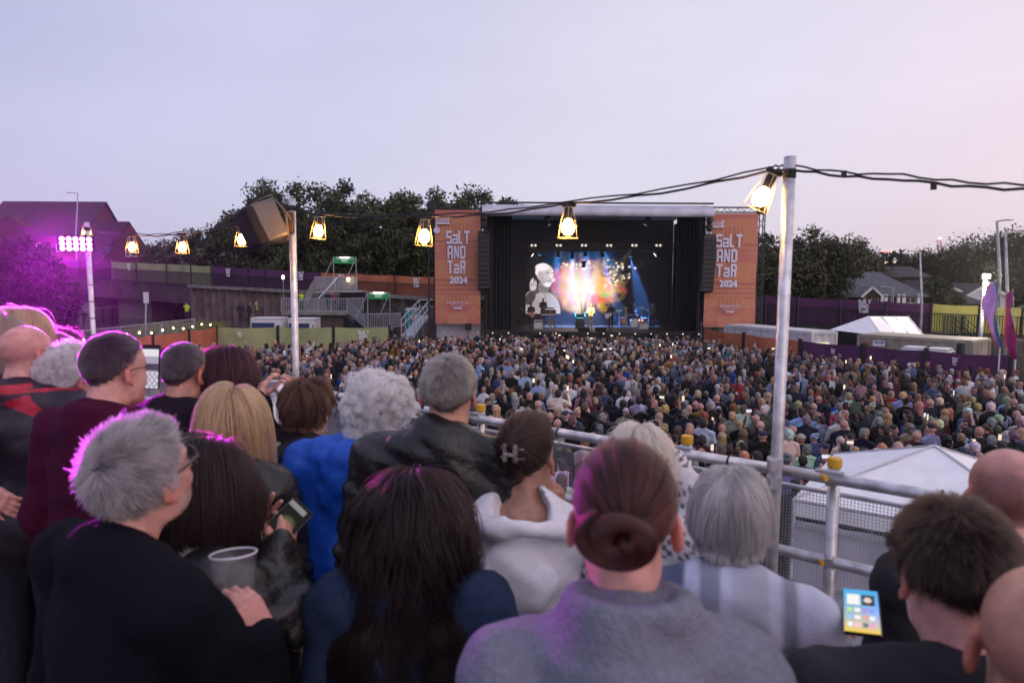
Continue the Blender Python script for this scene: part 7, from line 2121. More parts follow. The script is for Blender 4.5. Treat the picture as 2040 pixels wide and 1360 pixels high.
def spectator(sp):
    hw = P(sp['px'], sp['py'], sp['d']); s = sp.get('hs', 1.0); yaw = R(sp.get('yaw', 0)); ty = R(sp.get('tyaw', sp.get('yaw', 0) * .6))
    Rt = Matrix.Rotation(-ty, 4, 'Z'); lean = sp.get('lean', (0, 0))
    fwd = Rt.to_3x3() @ Vector((0, 1, 0)); rgt = Rt.to_3x3() @ Vector((1, 0, 0))
    base = Vector((hw.x, hw.y, 0)) - fwd * .045 - rgt * lean[0] - fwd * lean[1]
    root = thing('person', sp['label'], 'person', (base.x, base.y, DECK), 'spectators on the viewing deck')
    # local frame of the body: origin at the feet
    TL = Matrix.Translation((base.x, base.y, DECK)) @ Rt; TLi = TL.inverted()
    hl = TLi @ hw; hz = hl.z
    Mh_w = Matrix.Translation(hw) @ (Matrix.Rotation(-yaw, 4, 'Z') @ Matrix.Rotation(R(sp.get('pitch', 0)), 4, 'X') @ Matrix.Rotation(R(sp.get('roll', 0)), 4, 'Y'))
    Mh = TLi @ Mh_w
    male = sp.get('male', True); sw = sp.get('sw', .195 if male else .170); sd = sp.get('sdrop', .20)
    zs = hz - sd * s; nb = Vector((lean[0] * .3, -.03 + lean[1] * .3, hz - .175 * s)); zhip = zs * .62; zk = zs * .335
    arms = {}
    for q, key in ((-1, 'L'), (1, 'R')):
        sh = Vector((q * sw, -.01, zs))
        if key in sp.get('arms', {}): el, wr = [TLi @ Vector(v) for v in sp['arms'][key]]
        else: el = Vector((q * (sw + .055), -.03, zs - .29)); wr = Vector((q * (sw + .03), .07, zs - .53))
        arms[key] = (sh, el, wr)
    xs_ = [v.x for a in arms.values() for v in a] + [-.25, .25]; ys_ = [v.y for a in arms.values() for v in a] + [-.2, .24, hl.y + .15]; zt = max([hz + .16] + [v.z + .1 for a in arms.values() for v in a])
    c_ = .028; f_ = .0074 if sp['d'] < 1.7 else .0105
    vol = Vol(axis(min(xs_) - .09, max(xs_) + .09, f_, c_, hl.x - .125, hl.x + .125), axis(min(ys_) - .09, max(ys_) + .09, f_, c_, hl.y - .135, hl.y + .15), axis(-.03, zt, f_, c_, hz - .17, hz + .155))
    head_sdf(vol, Mh, s, male); g0 = sp['top']
    nk = Mh @ (Vector((0, -.022, -.045)) * s); nr = (.060 if male else .051) * s
    vol.cap(nk, nb, nr, nr * 1.08, .022); vol.cap(nb, (nb.x, nb.y + .005, zs - .02), nr * 1.08, .05, .03)
    vol.ell((0, -.005, zs - .15), (sw * .72, .085, .17), k=.04); vol.ell((0, 0, zs - .38), (.13, .09, .2), k=.04); vol.ell((0, -.01, zhip + .05), (.145, .10, .13), k=.04)
    for key, (sh, el, wr) in arms.items():
        q = -1 if key == 'L' else 1
        sb = Vector((q * (sw - .02), -.005, zs - .02)); bare = g0.get('sleeve') == 'short'
        vol.cap((q * .045, -.02, zs + .035), sb, .04, .038, .03); vol.cap(sb, el, .036, .042 if bare else .032, .02); vol.cap(el, wr, .040 if bare else .032, .027, .015)
        hp, kn, an = (q * .09, -.01, zhip), (q * .1, .015, zk), (q * .11, -.03, .08)
        vol.cap(hp, kn, .085, .057, .03); vol.cap(kn, an, .055, .04, .02); vol.ell((q * .11, .05, .035), (.045, .12, .04), k=.02)
        if key not in sp.get('hands', {}):
            d = (wr - el).normalized(); vol.ell(tuple(wr + d * .075), (.026, .03, .06), k=.015)
    V, F = vol.mesh()
    skin = np.array(SKIN_T[sp.get('skin', 'light')])
    Rh = np.array(Mh.to_3x3()); ql = ((V - np.array(Mh.translation)) @ Rh) / s
    col = np.tile(skin, (len(V), 1))
    ear = (np.abs(ql[:, 0]) > .074) & (np.abs(ql[:, 2]) < .045) & (ql[:, 1] < .03); col[ear] = skin * np.array([1.0, .66, .62])
    lips = (np.abs(ql[:, 0]) < .024) & (np.abs(ql[:, 2] + .062) < .009) & (ql[:, 1] > .085); col[lips] = skin * np.array([.85, .5, .5])
    eye = (np.abs(np.abs(ql[:, 0]) - .031) < .011) & (np.abs(ql[:, 2] - .013) < .007) & (ql[:, 1] > .085); col[eye] = (.3, .28, .26)
    un = (ql - SK_C) / SK_R; rd = np.linalg.norm(un, axis=1); nn = nrm(un)
    near_h = (rd < 1.12) & (rd > .85)
    hm = near_h & hairline(nn, sp.get('style', {}).get('recede', 0)) & ~ear
    if sp.get('stub'):
        st = near_h & hairline(nn) & ~ear; w_ = np.interp(nn[:, 2], [.35, .85], [1, .12])[:, None]; col[st] = (col * (1 - w_) + col * np.array(sp['stub']) * w_)[st]
        jw = (ql[:, 2] < -.035) & (ql[:, 1] > -.01) & (ql[:, 2] > -.13); col[jw] *= np.array(sp.get('jaw', (1, 1, 1)))
    elif 'hair' in sp: col[hm] = np.array(sp['hair'][0]) * .55
    if sp.get('beard'):
        jw = (ql[:, 2] < -.045) & (ql[:, 1] > .02) & (ql[:, 2] > -.125); col[jw] = col[jw] * .55 + np.array(sp['beard']) * .45
    TLn = np.array(TL); VW = V @ TLn[:3, :3].T + TLn[:3, 3]
    for key, hd in sp.get('hands', {}).items():
        wr = TL @ arms[key][2]
        hv, hf = hand_mesh(hand_frame(wr, hd['fwd'], hd['back']), 1 if key == 'R' else -1, hd.get('curl', (.4,) * 4), hd.get('thumb', .4), hd.get('spread', .1), hd.get('s', 1.0))
        F = np.concatenate([F, hf + len(VW)]); VW = np.concatenate([VW, hv]); col = np.concatenate([col, np.tile(skin * np.array([1.0, .93, .93]), (len(hv), 1))])
    np_mesh('body', VW, F, [M_SKIN], root, cols=col)
    # ---- top garment
    g = sp['top']; gf = g.get('cell', .013); th = g.get('th', .022); lo = zs - g.get('length', .62)
    gv = Vol(np.arange(min(xs_) - .13, max(xs_) + .13, gf), np.arange(min(ys_) - .12, max(ys_) + .1, gf), np.arange(lo - .05, max(zs + .25, zt if any(k in sp.get('arms', {}) for k in 'LR') else 0), gf))
    gv.ell((0, -.012, zs - .13), (sw * .86 + th, .108 + th, .19 + th), k=.05); gv.ell((0, 0, zs - .36), (.155 + th + g.get('wide', 0), .115 + th + g.get('wide', 0), .24), k=.05); gv.ell((0, -.01, zhip + .04), (.165 + th + g.get('wide', 0), .125 + th, .16), k=.05)
    for key, (sh, el, wr) in arms.items():
        q = -1 if key == 'L' else 1
        gv.cap((q * .045, -.03, zs + .055), sh + Vector((0, 0, -.005)), .048 + th, .052 + th, .04)
        slv = g.get('sleeve', 'long')
        if slv == 'long':
            gv.cap(sh, el, .052 + th, .044 + th * .9, .03); gv.cap(el, lerp(el, wr, .97), .044 + th * .9, .032 + th * .8, .02)
            if g.get('cuff'): gv.cap(lerp(el, wr, .9), lerp(el, wr, 1.0), .036 + th * .8, .036 + th * .8, .01)
        elif slv == 'short': gv.cap(sh, lerp(sh, el, .62), .054 + th, .056 + th, .03)
    gv.cap((nb.x, -.045, zs + .045), (0, -.03, zs - .06), .062 + th, .08 + th, .04)
    for fx in g.get('extra', ()):  # extra cloth volumes: (kind, centre rel. to neck base, ...)
        c = Vector((nb.x, nb.y, zs)) + Vector(fx[1])
        if fx[0] == 'ring': gv.torus(tuple(c), fx[2], fx[3], Matrix.Rotation(R(fx[4]), 3, 'X'), .02, fx[5] if len(fx) > 5 else 1.0)
        if fx[0] == 'ell': gv.ell(tuple(c), fx[2], Matrix.Rotation(R(fx[3] if len(fx) > 3 else 0), 3, 'X'), .03)
        if fx[0] == 'cut': gv.ell(tuple(c), fx[2], Matrix.Rotation(R(fx[3] if len(fx) > 3 else 0), 3, 'X'), .015, True)
    gv.wobble(g.get('fold', .005), g.get('freq', 22), sp['seed'], (1, 1, .6)); gv.wobble(g.get('fold', .005) * .45, g.get('freq', 22) * 2.6, sp['seed'] + 1)
    GV, GF = gv.mesh()
    zrel = GV[:, 2] - zs
    gc = np.tile(np.array(g['col']), (len(GV), 1)).astype(float)
    if 'paint' in g: gc = g['paint'](GV[:, 0], GV[:, 1], zrel, gc)
    np_mesh(g.get('name', 'jacket'), GV @ TLn[:3, :3].T + TLn[:3, 3], GF, [fabric(g['fab'])], root, cols=gc)
    # ---- trousers
    tv = Vol(np.arange(-.27, .28, .028), np.arange(-.2, .2, .028), np.arange(.02, zhip + .16, .03))
    tv.ell((0, -.01, zhip + .04), (.175, .13, .13), k=.04)
    for q in (-1, 1): tv.cap((q * .09, -.01, zhip), (q * .1, .015, zk), .095, .07, .03); tv.cap((q * .1, .015, zk), (q * .11, -.03, .1), .07, .06, .02)
    Vt, Ft = tv.mesh(); np_mesh('trousers', Vt @ TLn[:3, :3].T + TLn[:3, 3], Ft, [fabric('denim')], root, cols=np.tile(np.array(sp.get('legs', (.02, .022, .03))), (len(Vt), 1)))
    # ---- hair
    if 'style' in sp:
        shc = TL @ Vector((0, -.02, zs - .06)); cols_ = []
        if sp['style'].get('rest', False):
            cw = np.array(shc)
            cols_ = [(cw, (sw * .95 + .02, sw * .95 + .02, .11)) if False else (np.array(TL @ Vector((0, -.012, zs - .13))), (sw * .80 + th, .115 + th, .205 + th)), (np.array(TL @ Vector((0, -.03, zs - .005))), (sw * .9, .075, .065))]
        hm_ = hair_mat('hair of ' + sp['label'][:24], sp['hair'][0], sp['hair'][1], sp['style'].get('root', .5), sp['style'].get('rough', .3))
        make_hair(root, Mh_w, s, sp['style'], hm_, cols_, sp['seed'])
    sp['Mh'] = Mh_w; sp['root'] = root; sp['TL'] = TL; sp['zs'] = zs; sp['nb'] = TL @ nb
    return root

def glasses(sp, m_frame=None, lens=True, r=.0022):
    M = sp['Mh']; s = sp.get('hs', 1.0); root = sp['root']; W = lambda v: M @ (Vector(v) * s); mb = MB(); m_ = m_frame or mat('glossy black frame', (.01, .01, .012), .25, coat=.4)
    for q in (-1, 1):
        mb.tube([W((q * .066, .096, .020)), W((q * .078, .06, .022)), W((q * .083, .01, .020)), W((q * .084, -.012, .012)), W((q * .082, -.028, -.012))], r * s, 6)
        loop = [W((q * .036 + .029 * math.cos(a), .112 - .012 * abs(math.cos(a)) * (1 if math.cos(a) * q > 0 else 0), .010 + .021 * math.sin(a))) for a in np.linspace(0, 2 * math.pi, 21)]
        mb.tube(loop, r * s, 6, cap=False)
    mb.tube([W((-.009, .115, .016)), W((.009, .115, .016))], r * s, 6)
    o = mb.build('glasses', m_, root, smooth=True)
    if lens:
        gm = MATS.get('lens glass')
        if gm is None:
            gm = bpy.data.materials.new('lens glass'); gm.use_nodes = True; b = gm.node_tree.nodes['Principled BSDF']; b.inputs['Transmission Weight'].default_value = 1; b.inputs['Roughness'].default_value = .02; b.inputs['IOR'].default_value = 1.1; MATS['lens glass'] = gm
        mb = MB()
        for q in (-1, 1):
            c = [W((q * .036 + .027 * math.cos(a), .111 - .012 * abs(math.cos(a)) * (1 if math.cos(a) * q > 0 else 0), .010 + .019 * math.sin(a))) for a in np.linspace(0, 2 * math.pi, 17)[:-1]]
            mb.add(c, [tuple(range(16))])
        mb.build('lenses', gm, o)

def poly_mask(x, z, pts):
    ins = np.zeros(len(x), bool); j = len(pts) - 1
    for i in range(len(pts)):
        (xi, zi), (xj, zj) = pts[i], pts[j]
        ins ^= ((zi > z) != (zj > z)) & (x < (xj - xi) * (z - zi) / (zj - zi + 1e-9) + xi); j = i
    return ins
def crop(lo, hi, **k):
    d = dict(mode='crop', n=7000, len=(lo, hi), k=5, lift=.30, grav=.10, thick=.005, noise=.08, tuft=160, tuftn=.10, rad=.0007, neck=False, fly=.008); d.update(k); return d
def longs(lo, hi, **k):
    d = dict(mode='long', n=7000, len=(lo, hi), k=14, lift=.35, grav=.42, thick=.022, noise=.05, jit=.02, clump=170, cstr=.45, rad=.0008, rest=True); d.update(k); return d
def updo(target, **k):
    d = dict(mode='up', n=6500, len=(.16, .26), k=12, target=target, lift=.1, thick=.010, noise=.05, rad=.0008, clump=90, cstr=.25); d.update(k); return d
CREW = lambda r=.07: ('ring', (0, .005, .055), r, .015, -14)
STAND = [('ring', (0, .0, .035), .082, .02, -12), ('ring', (0, -.004, .062), .080, .018, -12), ('ring', (0, -.008, .088), .078, .015, -12)]
HOOD = [('ring', (0, .0, .04), .095, .028, -14), ('ell', (0, -.075, .0), (.10, .05, .085), -12)]

SP = []
def add(**k): k['seed'] = 100 + len(SP) * 3; SP.append(k); return k
add(label='grey-haired man in glasses and black jumper looking up to the right', px=286, py=958, d=1.45, yaw=22, tyaw=34, pitch=18, roll=4, hs=.98, sdrop=.20, sw=.205, skin='pink', beard=(.3, .28, .27),
    hair=((.09, .08, .085), (.62, .57, .58)), style=crop(.028, .05, n=8000, k=7, lift=.16, grav=.04, noise=.12, tuft=220, tuftn=.10, whorl=(.05, -.80, .60), thick=.012, bias=(0, .15, .05), rad=.0010, locks=420, root=.85),
    top=dict(name='jumper', fab='knit', col=(.005, .0055, .010), extra=[CREW(.073)], cell=.012, fold=.006, wide=.03),
    arms={'R': (P(535, 1440, 1.46), P(524, 1272, 1.42))}, hands={'R': dict(fwd=P(488, 1204, 1.42) - P(524, 1272, 1.42), back=(.75, -.62, .2), curl=(.62, .62, .6, .55), thumb=.5, spread=.03, s=1.0)})
add(label='brunette woman in black leather jacket reading a phone behind the grey-haired man', male=False, px=400, py=975, d=1.75, yaw=45, tyaw=40, pitch=-12, hs=.98,
    hair=((.012, .006, .005), (.05, .022, .016)), style=longs(.3, .42, n=6500),
    top=dict(name='leather_jacket', fab='leather', col=(.010, .010, .011), extra=STAND, fold=.008, freq=30, cuff=True, th=.03, paint=lambda x, y, z, c: np.where(((z > .02) & (np.abs(x) < .13) & (y < .1) & (y > -.2))[:, None], np.array([.55, .55, .62]), c)),
    arms={'R': (P(572, 1225, 1.66), P(562, 1100, 1.74)), 'L': (P(470, 1150, 1.9), P(505, 1072, 1.86))},
    hands={'R': dict(fwd=(P(575, 1040, 1.82) - P(562, 1100, 1.74)), back=(.6, -.7, -.2), curl=(.45, .5, .5, .5), thumb=.2, spread=.05, s=.95), 'L': dict(fwd=P(540, 1008, 1.86) - P(505, 1072, 1.86), back=(-.2, .9, .3), curl=(.12, .15, .2, .3), thumb=.1, spread=.17, s=.95)})
add(label='woman with long straight blonde hair and black leather jacket', male=False, px=463, py=846, d=2.35, yaw=-8, tyaw=4, skin='light',
    hair=((.20, .09, .035), (.90, .60, .30)), style=longs(.24, .33, n=6500, rad=.001, thick=.016, part=.1, root=.75),
    top=dict(name='leather_jacket', fab='leather', col=(.012, .012, .013), extra=STAND[:2], fold=.006, freq=26, th=.026))
add(label='man with cropped hair and glasses in a burgundy zip-neck fleece', px=230, py=744, d=2.3, yaw=26, tyaw=14, skin='pink', sw=.19,
    hair=((.06, .05, .048), (.17, .145, .135)), style=crop(.008, .016, n=9000, lift=.45, whorl=(.1, -.5, .85), recede=.08),
    top=dict(name='fleece', fab='knit', col=(.055, .006, .022), extra=STAND, fold=.006, wide=.02))
add(label='bald man in red, white and black sports jacket', px=54, py=713, d=2.8, yaw=16, tyaw=0, skin='pink', stub=(.88, .86, .86), sw=.22,
    top=dict(name='sports_jacket', fab='nylon', col=(.010, .010, .012), cell=.009, extra=STAND, fold=.004,
             paint=lambda x, y, z, c: red_jacket(x, y, z, c)),
    arms={'L': (P(-60, 900, 2.5), P(-30, 975, 2.35))}, hands={'L': dict(fwd=(.12, .0, -.08), back=(0, -1, .1), curl=(.25, .28, .3, .34), thumb=.2, spread=.03)})
def red_jacket(x, y, z, c):
    q = lambda pts: [((a - 50) * .00206, (806 - b) * .00206) for a, b in pts]
    bk = y < .06
    red = np.array([.42, .012, .03]); wh = np.array([.6, .6, .66])
    c[poly_mask(x, z, q([(10, 768), (63, 751), (92, 751), (100, 761), (48, 768), (44, 776), (38, 833), (15, 848), (8, 791)])) & bk] = red
    c[poly_mask(x, z, q([(57, 787), (97, 772), (122, 803), (107, 813)])) & bk] = red
    c[poly_mask(x, z, q([(-20, 790), (44, 766), (35, 780), (-20, 806)])) & bk] = wh
    c[poly_mask(x, z, q([(-10, 815), (27, 800), (11, 856), (-10, 856)])) & bk] = wh
    c[(np.abs(z - .085) < .006)] = red
    return c
add(label='blonde woman behind the bald man at the left edge', male=False, px=44, py=672, d=3.2, yaw=14, skin='light', hair=((.34, .18, .07), (.85, .58, .28)), style=longs(.2, .3, thick=.03, n=6000, root=.7),
    top=dict(name='jacket', fab='cotton', col=(.012, .012, .015), extra=STAND[:2]))
add(label='fair-haired person cut off by the left picture edge', male=False, px=-8, py=690, d=3.0, yaw=10, hair=((.34, .25, .15), (.52, .4, .26)), style=longs(.25, .35, n=5000), top=dict(name='jacket', fab='cotton', col=(.06, .02, .04), extra=STAND[:2]))
add(label='person with dark brown bob in yellow high-visibility jacket', male=False, px=120, py=704, d=3.7, yaw=35, hair=((.05, .025, .02), (.12, .06, .04)), style=longs(.1, .16, thick=.02, n=5000),
    top=dict(name='hi_vis_jacket', fab='nylon', col=(.62, .68, .02), extra=STAND, sdrop=.2, paint=lambda x, y, z, c: np.where((np.abs(z + .05) < .02)[:, None], np.array([.4, .4, .42]), c)))
add(label='person with short greying brown hair between bald man and white curls', px=110, py=722, d=3.3, yaw=35, hair=((.06, .045, .04), (.2, .17, .16)), style=crop(.02, .04, n=6000, thick=.010),
    top=dict(name='jacket', fab='cotton', col=(.015, .015, .018), extra=STAND[:2]))
add(label='person with fluffy white curls in a dark hooded coat behind the burgundy fleece', male=False, px=140, py=757, d=2.85, yaw=25, hair=((.70, .67, .67), (.95, .93, .93)), style=crop(.04, .065, n=8000, k=8, lift=.5, curl=(.008, 12), clump=260, cstr=.5, thick=.018, rad=.0008, grav=.12, root=.9),
    top=dict(name='hooded_coat', fab='cotton', col=(.008, .008, .010), extra=HOOD))
add(label='man with short grey hair in black hooded top beside the rail', px=368, py=748, d=2.85, yaw=12, tyaw=10, skin='tan', hair=((.08, .075, .07), (.24, .22, .21)), style=crop(.008, .016, n=8000, lift=.4, recede=.15, whorl=(0, -.5, .85)),
    top=dict(name='hooded_top', fab='cotton', col=(.010, .010, .012), extra=HOOD, fold=.006))
add(label='woman with dark red hair and glasses filming on a sideways phone', male=False, px=452, py=752, d=3.0, yaw=30, tyaw=34, hair=((.028, .006, .009), (.085, .018, .02)), style=longs(.20, .32, n=7500, thick=.010, lift=.32, grav=.36),
    top=dict(name='polka_dot_blouse', fab='cotton', col=(.018, .012, .015), extra=[CREW(.075)], paint=lambda x, y, z, c: np.where((((np.mod(x + .035 * (np.floor(z / .06) % 2), .07) - .035) ** 2 + (np.mod(z, .06) - .03) ** 2) < .0085 ** 2)[:, None], np.array([.32, .36, .3]), c), cell=.009),
    arms={'R': (P(600, 905, 2.75), P(598, 800, 2.92)), 'L': (P(520, 890, 2.75), P(512, 798, 2.86))},
    hands={'L': dict(fwd=P(527, 760, 2.9) - P(512, 798, 2.86), back=(-.75, -.5, .2), curl=(.35, .4, .45, .5), thumb=.3, spread=.06, s=.95), 'R': dict(fwd=P(586, 765, 2.9) - P(598, 800, 2.92), back=(.8, -.4, .2), curl=(.5, .5, .5, .5), thumb=.3, spread=.05, s=.95)})
add(label='woman with short layered auburn hair in grey-green top with shoulder strap', male=False, px=612, py=824, d=2.85, yaw=8, hair=((.04, .016, .010), (.17, .065, .025)), style=longs(.08, .14, taper=.4, n=7000, rad=.001, lift=.4, thick=.018, grav=.28, tuft=120, tuftn=.22, root=.5, rest=False, clump=120, cstr=.55, k=9),
    top=dict(name='hooded_top', fab='cotton', col=(.035, .036, .036), extra=HOOD[:1], fold=.006, paint=lambda x, y, z, c: np.where((np.abs(x * .8 + z * .6 + .075) < .008)[:, None] & (y < .05)[:, None], np.array([.12, .12, .12]), c)))
add(label='woman with fluffy white curly hair in a bright blue raincoat', male=False, px=757, py=822, d=2.55, yaw=20, tyaw=10, sw=.20, lean=(.07, 0), hair=((.82, .78, .77), (.99, .97, .96)), style=longs(.07, .12, n=8500, k=12, lift=.5, grav=.2, curl=(.014, 8), clump=130, cstr=.72, thick=.020, rad=.0009, rest=False, root=.9, tuft=110, tuftn=.25),
    top=dict(name='raincoat', fab='nylon', col=(.008, .095, .56), extra=HOOD + [('ell', (0, -.06, .06), (.085, .045, .05), -20)], fold=.008, freq=24, wide=.09, th=.035, length=.8))
add(label='grey-haired man in black waxed jacket at the rail', px=894, py=793, d=2.18, yaw=2, tyaw=6, sw=.225, skin='tan', hair=((.10, .085, .075), (.52, .46, .41)), style=crop(.022, .04, n=8000, k=6, lift=.14, thick=.010, whorl=(0, -.4, .9), rad=.0009, locks=300),
    top=dict(name='waxed_jacket', fab='leather', col=(.014, .013, .013), extra=STAND, fold=.010, freq=24, th=.034, wide=.04))
add(label='woman with a mass of dark curly hair in a denim jacket', male=False, px=822, py=1044, d=1.7, yaw=-4, tyaw=0, hs=1.0, sw=.185, hair=((.006, .003, .003), (.030, .009, .008)), style=longs(.46, .62, n=11000, k=17, lift=.25, grav=.42, curl=(.013, 9), clump=170, cstr=.7, thick=.013, rad=.0008, noise=.12, split=0, taper=.85),
    top=dict(name='denim_jacket', fab='denim', col=(.022, .038, .08), extra=STAND[:2], fold=.006, th=.028, cell=.012))
add(label='dark-haired woman with a claw clip in a white draped hooded top', male=False, px=1052, py=920, d=2.08, yaw=22, tyaw=10, sdrop=.185, skin='dark', hair=((.010, .005, .005), (.09, .036, .022)), style=updo((0, -.112, .075), n=7500, thick=.026, noise=.14, extra=lambda r, K: twist(r, K, (0, -.105, .02), .03, .055)),
    top=dict(name='white_hooded_top', fab='cotton', col=(.82, .81, .84), extra=[('ring', (0, -.01, .0), .135, .034, -22), ('ell', (0, -.125, -.11), (.13, .05, .10), -8), ('cut', (0, -.04, .075), (.088, .085, .075))], fold=.007, freq=20, cell=.010),
    arms={'R': (P(1150, 1120, 2.12), P(1106, 1030, 2.2))}, hands={'R': dict(fwd=P(1108, 968, 2.22) - P(1106, 1030, 2.2), back=(.55, -.8, .1), curl=(.6, .65, .6, .5), thumb=.4, spread=.05, s=.95)})
def twist(r, K, c, w, h):
    n = 900; t = np.linspace(0, 1, K)[None]; a0 = r.uniform(0, 6.28, (n, 1)); z0 = r.uniform(-1, 1, (n, 1)); rr = r.uniform(.6, 1, (n, 1))
    th = a0 + t * 2.6; z = z0 + t * .5
    return np.stack([c[0] + w * rr * np.cos(th) * np.sqrt(np.clip(1 - (z / 1.5) ** 2, .05, 1)), c[1] + w * .7 * rr * np.sin(th), c[2] + h * z], 2)
def bun(r, K, c, Rm, rm):
    """hair twisted into a rope and coiled on itself"""
    n = 3600; t0 = r.uniform(0, .82, (n, 1)); t = t0 + np.linspace(0, .17, K)[None]; b0 = r.uniform(0, 6.28, (n, 1)); rho = rm * np.sqrt(r.uniform(.25, 1, (n, 1))) * (1 + .15 * np.sin(t * 23))
    ph = 2.2 + t * 2 * math.pi * 1.75; RR = Rm * (1.06 - .78 * t); ps = b0 + t * 9
    rad = RR + rho * np.cos(ps)
    return np.stack([c[0] + rad * np.cos(ph) * 1.08, c[1] - rho * np.sin(ps) * .9 - .012 * t, c[2] + rad * np.sin(ph) * .92], 2)
add(label='woman with red-brown hair in a low bun wearing a grey wool coat', male=False, px=1243, py=1048, d=1.08, yaw=8, tyaw=4, sw=.165, sdrop=.226, skin='pink', hair=((.008, .003, .003), (.17, .034, .026)), style=updo((0, -.108, .035), n=8000, thick=.008, rad=.0010, clump=160, cstr=.35, extra=lambda r, K: bun(r, K, (-.010, -.122, .026), .042, .0165)),
    top=dict(name='wool_coat', fab='wool', col=(.205, .21, .265), cell=.0085, extra=[('ring', (0, -.022, .006), .112, .03, -18), ('ring', (0, -.018, .142), .080, .016, -14), ('ring', (0, -.012, .045), .10, .034, -16), ('ring', (0, -.010, .09), .088, .026, -14), ('ring', (0, -.014, .12), .084, .02, -14)], fold=.005, th=.034, wide=.05,
             paint=lambda x, y, z, c: np.where((np.abs(x + .0) < .016)[:, None] & (np.abs(z - .03) < .006)[:, None] & (y < 0)[:, None], np.array([.015, .015, .02]), np.where((np.abs(x) < .006)[:, None] & (z < -.04)[:, None], c * 1.35, c))))
add(label='fair-haired person in white lace top with raised arm behind the bun', male=False, px=1272, py=934, d=2.05, yaw=26, tyaw=24, hair=((.7, .58, .46), (.95, .87, .76)), style=longs(.12, .2, n=7000, thick=.02, root=.8),
    top=dict(name='lace_top', fab='cotton', col=(.62, .6, .62), cell=.008, extra=[CREW(.075)], paint=lambda x, y, z, c: np.where(((np.sin(x * 190) * np.sin(z * 190 + 2 * np.sin(x * 40)) > .35) & (np.sin(z * 60) > -.6))[:, None], np.array([.12, .11, .13]), c)),
    arms={'R': (P(1392, 1010, 2.0), P(1345, 925, 2.15))}, hands={'R': dict(fwd=(-.06, .05, .13), back=(.8, -.5, .1), curl=(.5, .5, .5, .5), thumb=.4)})
add(label='woman with short silver-grey bob in a plaid shirt jacket', male=False, px=1455, py=1042, d=1.58, yaw=20, tyaw=16, sw=.165, skin='pink', hair=((.15, .13, .125), (.85, .80, .78)), style=longs(.10, .16, taper=.3, n=8000, rad=.001, k=10, lift=.22, thick=.009, grav=.35, rest=False, clump=150, cstr=.45, root=.8, part=-.1),
    top=dict(name='plaid_jacket', fab='cotton', col=(.56, .58, .70), cell=.0085, extra=[('ring', (0, -.004, .03), .088, .022, -14), ('ring', (0, -.006, .06), .083, .016, -14)], fold=.004, th=.03, wide=.03, paint=lambda x, y, z, c: plaid(x, y, z, c)))
def plaid(x, y, z, c):
    sm = lambda v, w: np.clip((w - np.abs(v)) / .010 + .5, 0, 1)[:, None]
    c = c * (1 - .5 * sm(x + .045, .022)) * (1 - .5 * sm(x - .125, .016)) * (1 - .22 * sm(x - .04, .04))
    c = c * (1 - .62 * sm(z + .135, .03)) * (1 - .6 * sm(z + .015, .005)) * (1 - .3 * sm(z + .07, .02))
    nv = np.clip((-.10 - x) / .01 + .5, 0, 1)[:, None] * (z > -.14)[:, None]
    return c * (1 - .85 * nv) + np.array([.02, .035, .10]) * .85 * nv
add(label='brown-haired man in dark grey T-shirt checking a bright phone', px=1900, py=1156, d=1.17, yaw=10, tyaw=8, pitch=-10, sw=.225, skin='pink', hair=((.016, .008, .006), (.085, .04, .022)), style=crop(.03, .06, n=12000, k=7, lift=.25, thick=.014, whorl=(-.15, -.45, .88), tuft=130, tuftn=.16, clump=220, cstr=.35),
    top=dict(name='t_shirt', fab='cotton', col=(.030, .030, .034), sleeve='short', extra=[CREW(.075)], th=.018, wide=.03),
    arms={'L': (P(1590, 1400, 1.10), P(1652, 1300, 1.44))}, hands={'L': dict(fwd=P(1672, 1225, 1.54) - P(1652, 1300, 1.44), back=(-.75, .5, .1), curl=(.35, .4, .45, .5), thumb=.1, spread=.05)})
add(label='bald man facing the stage at the right edge', px=2004, py=1004, d=1.58, yaw=24, skin='pink', stub=(.42, .38, .38), sw=.21, top=dict(name='shirt', fab='cotton', col=(.03, .03, .035), extra=[CREW(.075)]))
add(label='shaven-headed person in the bottom right corner', px=2084, py=1322, d=.88, yaw=34, skin='tan', stub=(.8, .76, .76), sw=.21, top=dict(name='shirt', fab='cotton', col=(.03, .03, .03), extra=[CREW(.075)]))
for sp in SP: spectator(sp)
BYL = {sp['label'][:18]: sp for sp in SP}
glasses(SP[0], r=.003); glasses(SP[3], mat('thin metal frame', (.03, .03, .035), .3, metal=.8), r=.0014); glasses(SP[11], mat('red frame', (.2, .02, .04), .3), r=.002)
# claw clip
sp = SP[16]; M = sp['Mh']; root = sp['root']; M_CLIP = mat('marbled clip', (.35, .28, .26), .3, col2=(.05, .04, .04), scale=60)
mb = MB()
for q in (-1, 1):
    mb.box(M @ Vector((q * .016, -.150, .062)), (.013, .012, .055), M.to_3x3(), bev=.003)
    for k in range(2): mb.tube([M @ Vector((q * .016, -.150, .048 + k * .028)), M @ Vector((q * .030, -.143, .046 + k * .028)), M @ Vector((q * .036, -.128, .045 + k * .028))], .0028, 6)
mb.tube([M @ Vector((-.016, -.152, .058)), M @ Vector((.016, -.152, .058))], .006, 8)
mb.build('hair_clip', M_CLIP, root)
# necklace and wristband on the same woman
wr = P(1106, 1030, 2.2); fw = (P(1108, 968, 2.22) - wr).normalized()
MB().lathe([(.030, -.008), (.032, 0), (.030, .008)], 16, fw.to_track_quat('Z', 'Y').to_matrix(), wr - fw * .02).build('wristband', mat('green wristband', (.02, .5, .06), .6), root)
# earrings on the auburn woman
sp = SP[12]; M = sp['Mh']; MB().tube([M @ Vector((.086, .0, -.04)), M @ Vector((.088, .0, -.075))], .0016, 6).build('earring', M_GALV, sp['root'])

